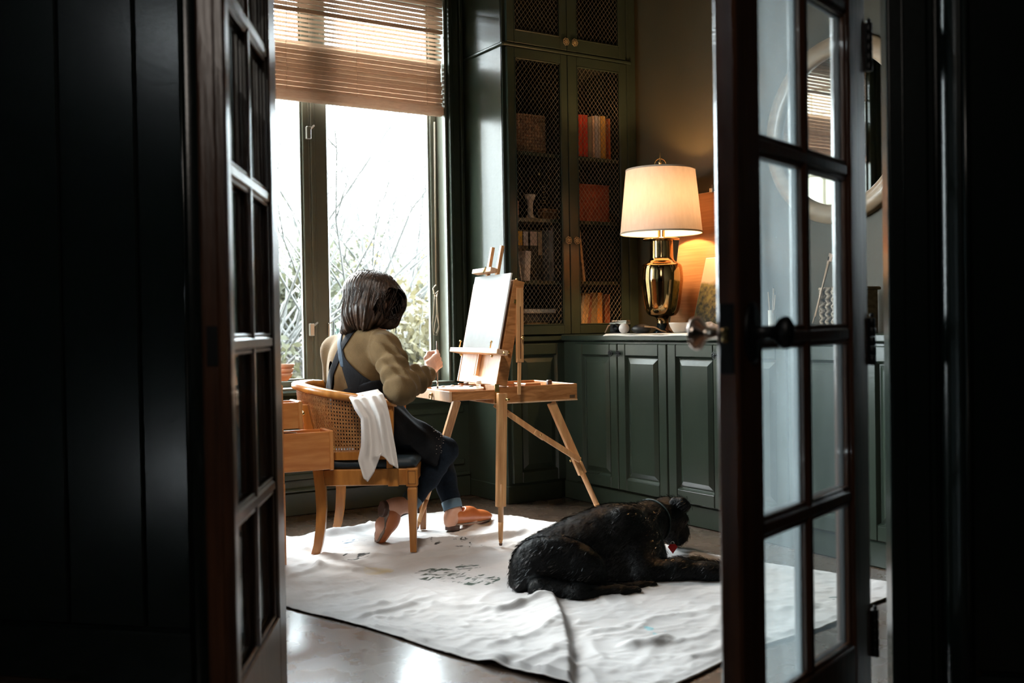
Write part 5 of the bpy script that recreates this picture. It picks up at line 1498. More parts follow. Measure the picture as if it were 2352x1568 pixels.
# horseshoe curve of the back, seen from above
def hoop(n=61):
    pts = []
    for i in range(n):
        t = i/(n-1); a = -PI/2+PI*t*1.0       # from near arm round the back to the far arm
        pass
    R_ = 0.255; out = []
    for x in np.linspace(0.16, -0.06, 10): out.append((x, -R_))
    for a in np.linspace(-PI/2, PI/2, 31)[1:-1]:
        out.append((-0.06-math.cos(a)*0.255, math.sin(a)*R_))
    for x in np.linspace(-0.06, 0.16, 10): out.append((x, R_))
    return out
HP = hoop()
def rail_z(x): return 0.655+0.070*min(1, max(0, (0.16-x)/0.44))**1.2
mb = MB(); pts = [CW(x*1.0, y, rail_z(x)) for x, y in HP]
vs = []; n = len(pts)
for i, p in enumerate(pts):
    t = nrm(pts[min(i+1, n-1)]-pts[max(i-1, 0)]); s = nrm(np.cross(UP, t)); 
    ww = 0.026; hh = 0.017
    for a, b_ in ((-1, -.6), (-.6, -1), (.6, -1), (1, -.6), (1, .6), (.6, 1), (-.6, 1), (-1, .6)): vs.append(p+s*a*ww/1.0*0.9+UP*b_*hh)
fs = [(i*8+q, i*8+(q+1) % 8, i*8+8+(q+1) % 8, i*8+8+q) for i in range(n-1) for q in range(8)]+[tuple(range(7, -1, -1)), tuple(range(n*8-8, n*8))]
mb.add(vs, fs, True); mb.build('top_rail', W_, chair)
mb = MB(); lo = []
for x, y in HP: lo.append((x*0.93-0.003, y*0.955))
for zz, w, h in ((0.428, 0.010, 0.017),):
    vs = []
    for i, (x, y) in enumerate(lo):
        t = nrm(CW(*lo[min(i+1, n-1)], 0)-CW(*lo[max(i-1, 0)], 0)); s = np.cross(UP, t)
        for a, b_ in ((-1, -1), (1, -1), (1, 1), (-1, 1)): vs.append(CW(x, y, zz)+s*a*w+UP*b_*h)
    fs = [(i*4+q, i*4+(q+1) % 4, i*4+4+(q+1) % 4, i*4+4+q) for i in range(n-1) for q in range(4)]+[(3, 2, 1, 0), tuple(range(n*4-4, n*4))]
    mb.add(vs, fs)
mb.build('lower_rail', W_, chair)
for sg in (-1, 1):
    mb = MB(); mb.beam(CW(0.125, sg*0.247, 0.37), CW(0.135, sg*0.254, 0.65), 0.028, 0.022, RX, 0.004); mb.build('arm_post', W_, chair)
# cane: a woven net of strands with open holes
arc = [0.0]
for i in range(1, n): arc.append(arc[-1]+math.hypot(HP[i][0]-HP[i-1][0], HP[i][1]-HP[i-1][1]))
AL = arc[-1]; arc = np.array(arc); HX = np.array([p[0] for p in HP]); HY = np.array([p[1] for p in HP])
def cane_pt(s, h, off=0.0):
    x = np.interp(s, arc, HX); y = np.interp(s, arc, HY)
    f_ = 0.955+0.045*h
    z = 0.442+(rail_z(x)-0.010-0.442)*h
    r = nrm(V3(x+0.06, y, 0)) if x < -0.06 else V3(0, math.copysign(1, y), 0)
    return CW(x*(0.93+0.07*h), y*f_, z)+(RX*r[0]+RD*r[1])*off
mb = MB(); pit = 0.0128
cols = np.arange(0.035, AL-0.034, pit)
def strand(pts, w=0.0027):
    vs = []; k = len(pts)
    for i, p in enumerate(pts):
        t = nrm(pts[min(i+1, k-1)]-pts[max(i-1, 0)])
        c0 = CW(-0.06, 0, p[2]); out = nrm((p-c0)*V3(1, 1, 0)); s = nrm(np.cross(out, t))
        vs += [p-s*w/2, p+s*w/2, p+s*w/2+out*0.0012, p-s*w/2+out*0.0012]
    fs = []
    for i in range(k-1):
        for q in range(4): fs.append((i*4+q, i*4+4+q, i*4+4+(q+1) % 4, i*4+(q+1) % 4))
    mb.add(vs, fs)
for s in cols:
    for d_ in (-0.0019, 0.0019): strand([cane_pt(s+d_, h) for h in (0, 0.5, 1.0)], 0.0024)
nr = 15
for k in range(nr):
    h = (k+0.5)/nr
    for d_ in (-0.010, 0.010): strand([cane_pt(s, h+d_, 0.0013) for s in np.linspace(0.03, AL-0.03, 60)], 0.0024)
st = pit
for i0 in range(-nr, len(cols)+nr):
    for sg in (1, -1):
        seg = []
        for k in range(nr+1):
            s = 0.035+(i0+0.5+sg*(k-nr/2))*pit
            if 0.033 < s < AL-0.033: seg.append(cane_pt(s, k/nr, 0.0026))
        if len(seg) > 1: strand(seg, 0.0023)
o = mb.build('cane_webbing', M['cane'], chair); o['kind'] = 'stuff'

# ================================================================== white cloth over the arm
# hangs from the near arm rail: outline worked out on the chair's near side
tow = MB()
def TD(px, py, off): return AT(px, py, 4.405-off)
stations = [  # left x, right x, y, outward offset
 ((803, 907), (868, 894), -0.045), ((800, 909), (872, 899), -0.01), ((806, 920), (880, 905), 0.022), ((815, 940), (887, 922), 0.034), ((829, 962), (893, 945), 0.036),
 ((830, 995), (899, 975), 0.035), ((829, 1025), (905, 1010), 0.034), ((822, 1055), (911, 1045), 0.034), ((835, 1086), (915, 1076), 0.034)]
SL_ = np.array([s[0] for s in stations], float); SR_ = np.array([s[1] for s in stations], float); SO_ = np.array([s[2] for s in stations])
ti = np.linspace(0, 1, len(stations))
def tow_pt(u, v, sheet=0):
    l = np.array([np.interp(v, ti, SL_[:, k]) for k in (0, 1)]); r = np.array([np.interp(v, ti, SR_[:, k]) for k in (0, 1)])
    of = np.interp(v, ti, SO_)
    x = l+(r-l)*u
    fold = 0.012*math.sin(u*11+v*1.2)*min(1, 0.35+v)+0.006*math.sin(u*23-v*4+1)
    # lower hem: hangs as a tail on the left, cut back in the middle
    if v > 0.86:
        hem = np.interp(u, [0, 0.12, 0.3, 0.52, 0.75, 1], [12, 22, 2, -42, -14, 0])
        x = x+np.array([0, hem*(v-0.86)/0.14])
    return TD(x[0], x[1], of+fold*0.9)
tow.grid(tow_pt, 48, 60)
def tow2(u, v):
    # front flap folded across, lower right
    a = np.array([868+u*34, 990-u*8+0.0]); 
    p = np.array([838+u*62+v*(-2+u*16), 915+v*(70+70*(1-abs(u-0.25))) + (0 if v < 0.5 else (v-0.5)*40*(u))])
    return TD(p[0], p[1], 0.050+0.008*math.sin(u*7+v*3)+0.006*math.sin(v*9))
to = tow.build('white_cloth', M['towel'])
so = to.modifiers.new('thick', 'SOLIDIFY'); so.thickness = 0.003; so.offset = 0
tag(setorigin(to, AT(860, 905, 4.42)), 'white cotton cloth hung over the near arm of the cane chair', 'cloth')

# ================================================================== desk by the left wall, drawers pulled out
dk_a = R(-6.0)
KX = V3(math.cos(dk_a), math.sin(dk_a), 0); KY = V3(-KX[1], KX[0], 0)
KO = AT(653, 1000, 4.22); KO[2] = 0
def KP(x, y, z): return KO+KX*x+KY*y+UP*z
KA = (KX, KY, UP)
def kbox(mb, x0, x1, y0, y1, z0, z1, bev=0.003): return mb.box(KP((x0+x1)/2, (y0+y1)/2, (z0+z1)/2), ((x1-x0)/2, (y1-y0)/2, (z1-z0)/2), KA, bev)
DWd = M['desk_wood']
desk = thing('writing_desk', 'orange wooden desk with two drawers left pulled out, half behind the left door', 'desk', KP(-0.2, 0.3, 0))
mb = MB(); kbox(mb, -0.46, 0.0, 0.0, 0.62, 0.725, 0.750, 0.005); mb.build('desk_top', DWd, desk)
mb = MB(); kbox(mb, -0.44, -0.012, 0.004, 0.022, 0.34, 0.725); mb.build('side_panel', DWd, desk)
mb = MB(); kbox(mb, -0.44, -0.012, 0.60, 0.618, 0.34, 0.725); mb.build('side_panel', DWd, desk)
mb = MB(); kbox(mb, -0.44, -0.42, 0.022, 0.60, 0.34, 0.725); mb.build('back_panel', DWd, desk)
mb = MB(); kbox(mb, -0.42, -0.004, 0.022, 0.60, 0.345, 0.360); mb.build('shelf', DWd, desk)
for x, y in ((-0.014, 0.012), (-0.43, 0.012), (-0.014, 0.605), (-0.43, 0.605)):
    mb = MB(); kbox(mb, x-0.014, x+0.014, y-0.012, y+0.012, 0.0, 0.345, 0.003); mb.build('leg', DWd, desk)
    if x > -0.1:
        mb = MB(); kbox(mb, x-0.012, x+0.012, y-0.012, y+0.012, 0.345, 0.725, 0.002); mb.build('stile', DWd, desk)
def drawer(y0, y1, z0, z1, out, name):
    mb = MB(); 
    kbox(mb, out-0.30, out-0.018, y0, y0+0.012, z0, z1, 0.002); kbox(mb, out-0.30, out-0.018, y1-0.012, y1, z0, z1, 0.002)
    kbox(mb, out-0.30, out-0.288, y0, y1, z0, z1, 0.002); kbox(mb, out-0.30, out-0.018, y0+0.012, y1-0.012, z0+0.008, z0+0.016, 0)
    d = mb.build('drawer', DWd, desk)
    mb = MB(); kbox(mb, out-0.0185, out, y0-0.002, y1+0.004, z0-0.004, z1+0.004, 0.004); mb.build('drawer_front', mat('drawer_front_wood', (0.56, 0.21, 0.055), (0.66, 0.28, 0.09), rough=0.3, scale=4, stretch=(16, 2, 2), coat=0.2), d)
    mb = MB(); mb.lathe([(0.006, 0), (0.005, 0.010), (0.012, 0.018), (0.010, 0.026), (0, 0.028)], KP(out, (y0+y1)/2, (z0+z1)/2), (KY, UP, KX), 14); mb.build('knob', M['brass'], d)
    return d
zA = float(AT(700, 1081, 4.30)[2]); zB = float(AT(700, 993, 4.30)[2])
drawer(0.024, 0.168, zA, zB, 0.215, 'drawer')
zD = float(AT(675, 924, 4.26)[2])
drawer(0.024, 0.168, zB+0.02, zD, 0.085, 'drawer')
mb = MB(); kbox(mb, -0.30, -0.004, 0.180, 0.194, 0.36, 0.725, 0.002); mb.build('divider', DWd, desk)
# crumpled tissue in the lower drawer, stacked clay bowls on the desk
c = KP(0.03, 0.10, zB-0.016)
def f_ti(P): return ell(P, c, (0.060, 0.036, 0.014))+0.006*vnoise(P, 75, 8)
v, f = iso(f_ti, c-0.08, c+0.08, 0.005)
tag(setorigin(mesh_np('tissue', v, f, M['paper']), c), 'crumpled white tissue lying in the lower pulled-out desk drawer', 'tissue')
for i in range(3):
    c = AT(649, 905, 4.50); c[2] = 0.7515+i*0.020; c = c+KX*0.004*i
    mb = MB(); mb.lathe([(0.022, 0), (0.040, 0.018), (0.048, 0.034), (0.0455, 0.034), (0.036, 0.019), (0.018, 0.005), (0, 0.005)], c, None, 30)
    o = mb.build('bowl', M['clay']); tag(setorigin(o, c), ('terracotta bowl at the bottom of the stack on the desk', 'terracotta bowl in the middle of the stack on the desk', 'terracotta bowl on top of the stack on the desk')[i], 'bowl', 'stacked terracotta bowls on the desk')

# ================================================================== canvas drop cloth
c_nl, c_fl, c_fr, c_nr = V3(1.645, 2.07, 0), V3(1.02, 4.42, 0), V3(2.76, 4.80, 0), V3(3.20, 2.33, 0)
dcm = bpy.data.materials.new('paint_spattered_canvas'); dcm.use_nodes = True
nt = dcm.node_tree; b = nt.nodes['Principled BSDF']; b.inputs['Roughness'].default_value = 0.9
tcn = _n(nt, 'ShaderNodeTexCoord')
n1 = _n(nt, 'ShaderNodeTexNoise'); n1.inputs['Scale'].default_value = 3.0; n1.inputs['Detail'].default_value = 5
nt.links.new(tcn.outputs['Object'], n1.inputs[0])
cr = _n(nt, 'ShaderNodeValToRGB'); cr.color_ramp.elements[0].color = (0.47, 0.45, 0.445, 1); cr.color_ramp.elements[1].color = (0.56, 0.548, 0.552, 1)
cr.color_ramp.elements[0].position = 0.35; cr.color_ramp.elements[1].position = 0.65
nt.links.new(n1.outputs[0], cr.inputs[0])
last = cr.outputs[0]
def stain(ctr, rad, col, scale, lo, hi, stretch=(1, 1, 1), rot=0.0):
    """a smear of paint that stays where it dried"""
    global last
    mp = _n(nt, 'ShaderNodeMapping'); mp.inputs['Scale'].default_value = stretch; mp.inputs['Rotation'].default_value = (0, 0, rot)
    nt.links.new(tcn.outputs['Object'], mp.inputs[0])
    no = _n(nt, 'ShaderNodeTexNoise'); no.inputs['Scale'].default_value = scale; no.inputs['Detail'].default_value = 5; no.inputs['Distortion'].default_value = 0.8
    nt.links.new(mp.outputs[0], no.inputs[0])
    vs_ = _n(nt, 'ShaderNodeVectorMath', operation='DISTANCE'); vs_.inputs[1].default_value = tuple(float(q) for q in ctr)
    nt.links.new(tcn.outputs['Object'], vs_.inputs[0])
    fall = _n(nt, 'ShaderNodeMapRange'); fall.inputs[1].default_value = rad*0.55; fall.inputs[2].default_value = rad; fall.inputs[3].default_value = 0.0; fall.inputs[4].default_value = 0.5
    nt.links.new(vs_.outputs['Value'], fall.inputs[0])
    sb = _n(nt, 'ShaderNodeMath', operation='SUBTRACT'); nt.links.new(no.outputs[0], sb.inputs[0]); nt.links.new(fall.outputs[0], sb.inputs[1])
    mr = _n(nt, 'ShaderNodeMapRange'); mr.inputs[1].default_value = lo; mr.inputs[2].default_value = hi
    nt.links.new(sb.outputs[0], mr.inputs[0])
    mx = _n(nt, 'ShaderNodeMix', data_type='RGBA'); nt.links.new(mr.outputs[0], mx.inputs['Factor'])
    nt.links.new(last, mx.inputs['A']); mx.inputs['B'].default_value = (*col, 1)
    last = mx.outputs['Result']
dko = (1.2, 2.6)
def fl(x, y): return onz(x, y, 0.012)
stain(fl(1010, 1318), 0.17, (0.05, 0.065, 0.05), 15, 0.50, 0.57, (1, 2.6, 1), R(-32))
stain(fl(1090, 1330), 0.15, (0.05, 0.075, 0.06), 17, 0.505, 0.575, (1, 2.2, 1), R(-20))
stain(fl(1075, 1300), 0.09, (0.04, 0.06, 0.05), 16, 0.50, 0.57, (1, 3, 1), R(-32))
stain(fl(820, 1278), 0.10, (0.045, 0.05, 0.05), 19, 0.51, 0.59, (1, 2.2, 1), R(-32))
stain(fl(815, 1242), 0.10, (0.12, 0.20, 0.28), 16, 0.50, 0.60, (1, 2.2, 1), R(-32))
stain(fl(985, 1245), 0.12, (0.05, 0.05, 0.05), 24, 0.57, 0.62)
stain(fl(1070, 1252), 0.14, (0.06, 0.06, 0.055), 26, 0.58, 0.63)
stain(fl(1137, 1228), 0.022, (0.0, 0.25, 0.07), 14, 0.30, 0.40)
stain(fl(870, 1310), 0.10, (0.50, 0.42, 0.26), 9, 0.40, 0.62)
stain(fl(1500, 1448), 0.07, (0.25, 0.50, 0.56), 18, 0.50, 0.60)
stain(fl(1395, 1445), 0.08, (0.38, 0.52, 0.56), 22, 0.60, 0.66)
stain(fl(1925, 1372), 0.05, (0.16, 0.20, 0.20), 18, 0.50, 0.58)
stain(fl(1225, 1378), 0.08, (0.07, 0.06, 0.05), 24, 0.53, 0.60)
nt.links.new(last, b.inputs['Base Color'])
nb = _n(nt, 'ShaderNodeTexNoise'); nb.inputs['Scale'].default_value = 260; nt.links.new(tcn.outputs['Object'], nb.inputs[0])
bp = _n(nt, 'ShaderNodeBump'); bp.inputs['Strength'].default_value = 0.12; bp.inputs['Distance'].default_value = 0.004; nt.links.new(nb.outputs[0], bp.inputs['Height']); nt.links.new(bp.outputs[0], b.inputs['Normal'])
nu, nv = 240, 290
uu, vv = np.meshgrid(np.linspace(0, 1, nu+1), np.linspace(0, 1, nv+1))
Pq = (c_nl[None, None]*((1-uu)*(1-vv))[..., None]+c_nr*(uu*(1-vv))[..., None]+c_fl*((1-uu)*vv)[..., None]+c_fr*(uu*vv)[..., None]).reshape(-1, 3)
u_, v_ = uu.ravel(), vv.ravel()
# wandering edges
ew = np.exp(-np.minimum(v_, 1-v_)/0.05); eu = np.exp(-np.minimum(u_, 1-u_)/0.05)
far = np.exp(-(1-v_)/0.10)
Pq[:, 1] += far*(0.045*np.sin(u_*17+0.4)+0.025*np.sin(u_*41)) - np.exp(-v_/0.06)*0.015*np.sin(u_*13)
Pq[:, 0] += np.exp(-u_/0.05)*0.010*np.sin(v_*19)+np.exp(-(1-u_)/0.06)*0.03*np.sin(v_*11+1)
X, Y = Pq[:, 0], Pq[:, 1]
def ridge(a, b_, w, h, wob=0.02, fr=9.0, ph=0.0, taper=True):
    """a fold running from a to b over the floor"""
    a = np.asarray(a)[:2]; b_ = np.asarray(b_)[:2]; d = b_-a; L = np.linalg.norm(d); d = d/L; n_ = np.array([-d[1], d[0]])
    s = ((X-a[0])*d[0]+(Y-a[1])*d[1])/L
    o = (X-a[0])*n_[0]+(Y-a[1])*n_[1]-wob*np.sin(s*fr+ph)
    t = np.clip(np.minimum(s, 1-s)*4+0.0, 0, 1)
    t = t*t*(3-2*t)
    return h*np.exp(-(o/w)**2)*t
P2 = np.stack([X, Y, np.zeros_like(X)], 1)
wx = P2+0.05*np.stack([vnoise(P2, 7, 21), vnoise(P2, 7, 22), np.zeros_like(X)], 1)
def crease(sc, seed, p=4.0, st=(1, 1)):
    q = wx*np.array([st[0], st[1], 1.0])
    return np.maximum(0, 1-np.abs(vnoise(q, sc, seed))*1.5)**p
Z = 0.008+0.0115*crease(9, 31, 4, (0.7, 1.3))*np.clip(vnoise(P2, 4, 41)+0.35, 0, 1)+0.0080*crease(19, 32, 3.5)*np.clip(vnoise(P2, 5, 42)+0.3, 0, 1)+0.0040*crease(38, 33, 3)+0.004*vnoise(P2, 6, 34)+0.0012*vnoise(P2, 55, 35)
F_ = lambda x, y: onz(x, y, 0.012)
for a, b_, w, h, wob in (
    ((860, 1262), (1250, 1222), 0.020, 0.030, 0.02), ((900, 1282), (1240, 1250), 0.018, 0.022, 0.015), ((640, 1262), (900, 1285), 0.028, 0.018, 0.03),
    ((690, 1240), (900, 1205), 0.03, 0.030, 0.02), ((700, 1300), (870, 1312), 0.022, 0.016, 0.01), ((660, 1330), (760, 1290), 0.02, 0.012, 0.01),
    ((800, 1425), (1010, 1365), 0.022, 0.014, 0.01), ((940, 1385), (1150, 1400), 0.020, 0.011, 0.012), ((1090, 1405), (1220, 1395), 0.018, 0.012, 0.012),
    ((1100, 1500), (1330, 1430), 0.02, 0.010, 0.02), ((1420, 1490), (1560, 1460), 0.025, 0.018, 0.01), ((1330, 1460), (1480, 1430), 0.02, 0.008, 0.01),
    ((1560, 1290), (1660, 1300), 0.03, 0.016, 0.01), ((930, 1190), (1110, 1215), 0.03, 0.028, 0.02), ((1110, 1195), (1230, 1235), 0.03, 0.02, 0.02),
    ((1120, 1410), (1290, 1372), 0.020, 0.016, 0.01), ((700, 1380), (900, 1340), 0.016, 0.007, 0.015), ((760, 1360), (940, 1395), 0.014, 0.006, 0.01),
    ((1010, 1440), (1180, 1470), 0.016, 0.006, 0.015), ((1180, 1540), (1300, 1500), 0.02, 0.010, 0.01), ((1560, 1520), (1700, 1470), 0.02, 0.010, 0.01), ((1780, 1400), (1900, 1385), 0.02, 0.008, 0.01)):
    Z = Z+ridge(F_(*a), F_(*b_), w, h, wob)
# the big overlapping fold that runs out towards the doorway
fa = [F_(1265, 1368), F_(1292, 1440), F_(1305, 1500), F_(1306, 1580), F_(1280, 1660)]
best = np.full(len(X), 9.0); side = np.zeros(len(X)); along = np.zeros(len(X))
for i in range(len(fa)-1):
    a = fa[i][:2]; d = fa[i+1][:2]-a; L2_ = d@d
    t = np.clip(((X-a[0])*d[0]+(Y-a[1])*d[1])/L2_, 0, 1)
    dx, dy = X-a[0]-t*d[0], Y-a[1]-t*d[1]
    dist = np.hypot(dx, dy); cr_ = d[0]*dy-d[1]*dx
    m_ = dist < best
    best = np.where(m_, dist, best); side = np.where(m_, np.sign(cr_), side); along = np.where(m_, (i+t)/(len(fa)-1), along)
# left of the line: a raised lip falling off gently; right of it: a sharp drop
lip = np.where(side < 0, np.exp(-(best/0.10)**2), np.exp(-(best/0.012)**2))
Z += 0.034*lip*np.clip(1.0-along*0.35, 0, 1)*np.clip(along*12+0.25, 0, 1)
# hem: edge turned up a little
edge = np.minimum(np.minimum(u_, 1-u_)*1.6, np.minimum(v_, 1-v_)*2.4)
Z = np.where(edge < 0.02, 0.004+Z*0.35, Z)
Z += 0.018*np.exp(-((X-1.55)**2+(Y-2.52)**2)/0.0016)
# pressed flat where feet and legs stand
def press(pts, r):
    global Z
    for p in pts:
        dd = np.hypot(X-p[0], Y-p[1]); k_ = np.clip(1-(dd-r)/0.04, 0, 1)
        Z = Z*(1-k_)+0.005*k_
legs_ = [CW(0.221, -hw, 0), CW(0.221, hw, 0), CW(-0.198, -hw, 0), CW(-0.198, hw, 0), F_(1150, 1257), F_(1400, 1238), F_(957, 1222)]
press(legs_, 0.022)
press([V3(2.12, 3.20, 0), V3(2.25, 3.12, 0), V3(2.42, 3.10, 0), V3(2.6, 3.08, 0)], 0.10)
Pq[:, 2] = Z
qi = np.arange((nu+1)*(nv+1)).reshape(nv+1, nu+1)
fq = np.stack([qi[:-1, :-1], qi[:-1, 1:], qi[1:, 1:], qi[1:, :-1]], -1).reshape(-1, 4)
dc = mesh_np('drop_cloth', Pq, fq, dcm)
tag(dc, 'paint-spattered white canvas drop cloth spread over the dark floor', 'drop cloth')
so = dc.modifiers.new('thick', 'SOLIDIFY'); so.thickness = 0.0025; so.offset = -1

# ================================================================== the painter
D0 = 4.68
def J(px, py, D): return AT(px, py, D)
person = thing('person', 'woman with shoulder-length brown hair in an olive sweater and dark apron, seated, painting', 'person', WV(-0.66, 4.68, 0))
hipR, hipL = WV(-0.585, 4.60, 0.515), WV(-0.70, 4.77, 0.52)
knR, knL = J(1022, 1034, 4.80), J(1000, 1022, 5.00)
anR, anL = J(938, 1160, 4.66), J(1042, 1172, 4.90)
waist = WV(-0.685, 4.690, 0.64); chest = WV(-0.690, 4.680, 0.80); neckb = J(846, 762, 4.665)
shR, shL = J(887, 800, 4.545), J(772, 806, 4.81)
elR, wrR = J(922, 892, 4.425), J(984, 851, 4.585)
elL, wrL = J(772, 915, 4.92), WV(-0.62, 5.05, 0.56)
headc = J(862, 694, 4.685)
FC = nrm(WV(0.72, 0.69, 0)); FS = V3(FC[1], -FC[0], 0)             # chest facing, and her right
HF = nrm(WV(0.66, 0.72, -0.36)); HS = nrm(np.cross(HF, UP)); HU = np.cross(HS, HF)
HA = (HS, HF, HU)
# skin: one continuous body, under the clothes too
hc = J(1004, 829, 4.640)
hx = nrm(hc-wrR)                                          # along the hand
hn = nrm(np.cross(hx, UP)); hn = hn if hn@(-CF) > 0 else -hn   # back of the hand faces the viewer
hu = np.cross(hn, hx); hu = hu if hu[2] > 0 else -hu
def HND(a, b_, c): return wrR+hx*a+hu*b_+hn*c
fing = []
for i, (b0, ln, rad) in enumerate(((0.030, 0.036, 0.0086), (0.012, 0.038, 0.0090), (-0.007, 0.035, 0.0086), (-0.025, 0.029, 0.0076))):
    k1 = HND(0.076, b0, 0.010); k2 = k1+hx*ln*0.80-hn*ln*0.45+hu*0.002; k3 = k2-hx*ln*0.25-hn*ln*0.80; k4 = k3-hx*ln*0.60-hn*0.004
    fing.append(([HND(0.035, b0*0.75, 0.004), k1, k2, k3, k4], [rad*1.15, rad*1.08, rad, rad*0.92, rad*0.75]))
thumb = ([HND(0.020, 0.016, -0.008), HND(0.045, 0.036, -0.024), HND(0.072, 0.044, -0.026), HND(0.092, 0.036, -0.022)], [0.013, 0.0115, 0.0098, 0.0075])
def f_hand(P):
    d = cap(P, wrR-hx*0.03, HND(0.02, 0, 0), 0.0235, 0.026)
    pal = rbox(P, HND(0.050, 0.003, 0.0), (0.034, 0.037, 0.0145), (hx, hu, hn), 0.013)
    d = smin(d, pal, 0.02)
    for p, r in fing: d = smin(d, chain(P, p, r, 0.006), 0.006)
    d = smin(d, chain(P, thumb[0], thumb[1], 0.008), 0.010)
    return d
def f_head(P):
    c = headc
    d = ell(P, c+HU*0.020-HF*0.012, (0.074, 0.094, 0.098), HA)
    d = smin(d, ell(P, c-HU*0.045+HF*0.030, (0.056, 0.062, 0.070), HA), 0.04)         # jaw
    d = smin(d, ell(P, c-HU*0.098+HF*0.070, (0.022, 0.018, 0.016), HA), 0.025)        # chin
    d = smin(d, chain(P, [c+HU*0.005+HF*0.086, c-HU*0.030+HF*0.108, c-HU*0.040+HF*0.098], [0.009, 0.012, 0.010], 0.01), 0.012)   # nose
    d = smin(d, ell(P, c-HU*0.066+HF*0.086, (0.022, 0.010, 0.007), HA), 0.008)        # lips
    for s in (-1, 1):
        e = c+HS*s*0.031+HU*0.004+HF*0.080
        d = np.maximum(d, -(np.linalg.norm(P-e-HF*0.012, axis=1)-0.015))
        d = smin(d, np.linalg.norm(P-e+HF*0.006, axis=1)-0.0125, 0.003)               # eye
        d = smin(d, cap(P, e+HS*s*-0.014+HU*0.021+HF*0.004, e+HS*s*0.018+HU*0.020-HF*0.004, 0.006, 0.005), 0.012)   # brow
        d = smin(d, ell(P, c+HS*s*0.076-HU*0.012-HF*0.004, (0.009, 0.018, 0.030), HA), 0.008)   # ear
    return d
def foot(P, an, heel, toe, up):
    d = chain(P, [an, heel*0.7+an*0.3, heel], [0.032, 0.030, 0.026], 0.02)
    m = heel*0.45+toe*0.55+up*0.018
    return smin(d, chain(P, [an*0.6+heel*0.4+up*0.0, m, toe*0.93+heel*0.07], [0.034, 0.030, 0.018], 0.02), 0.02)
heR, toR = J(893, 1160, 4.60), J(868, 1243, 4.645)
heL, toL = J(1034, 1217, 4.865), J(1120, 1203, 5.08)
toR[2] = max(toR[2], 0.022)
heL[2] = 0.050; toL[2] = 0.032
def f_body(P):
    d = chain(P, [headc-HU*0.06-HF*0.02, neckb], [0.047, 0.055], 0.02)
    d = smin(d, f_head(P), 0.025)
    d = smin(d, chain(P, [neckb, chest, waist, (hipR+hipL)/2], [0.06, 0.105, 0.10, 0.11], 0.05), 0.05)
    for a, b_, c in ((shR, elR, wrR), (shL, elL, wrL)):
        d = smin(d, chain(P, [(neckb+chest)/2, a, b_, c], [0.06, 0.042, 0.034, 0.023], 0.03), 0.03)
    d = smin(d, f_hand(P), 0.012)
    d = smin(d, ell(P, wrL+nrm(wrL-elL)*0.05, (0.035, 0.035, 0.035)), 0.02)
    for h, k, a, he, to_ in ((hipR, knR, anR, heR, toR), (hipL, knL, anL, heL, toL)):
        d = smin(d, chain(P, [h, k, k*0.62+a*0.38, a], [0.074, 0.050, 0.044, 0.030], 0.03), 0.03)
        d = smin(d, foot(P, a, he, to_, UP*0.0), 0.02)
    return d
lo = np.min([headc-0.16, anR-0.12, toR-0.06, shL-0.14, hipR-0.16, elL-.1], axis=0); hi = np.max([headc+0.17, toL+0.08, wrL+0.14, hc+0.10, knL+.12, wrR+0.14], axis=0)
lo[2] = 0.0; hi[2] = headc[2]+0.16
v, f = iso(f_body, lo, hi, 0.0058)
# finer head and hand take the place of the coarse ones in the same surface
body = mesh_np('body', v, f, M['skin'], person)
vh, fh = iso(f_hand, hc-0.10, hc+0.10, 0.0022)
def inb(q, c, r): return np.linalg.norm(q-c, axis=1) < r
bpy.data.objects.remove(body)
kc = wrR+hx*0.012
keep = ((v-kc)@hx < 0) | (np.linalg.norm(v-hc, axis=1) > 0.14)
fk = f[keep[f].all(axis=1)]
kh = ((vh-kc)@hx > -0.012)
fhk = fh[kh[fh].all(axis=1)]
v2, f2 = join_np([(v, fk), (vh, fhk)])
us = np.unique(f2); re_ = -np.ones(len(v2), int); re_[us] = np.arange(len(us))
body = mesh_np('body', v2[us], re_[f2], M['skin'], person)

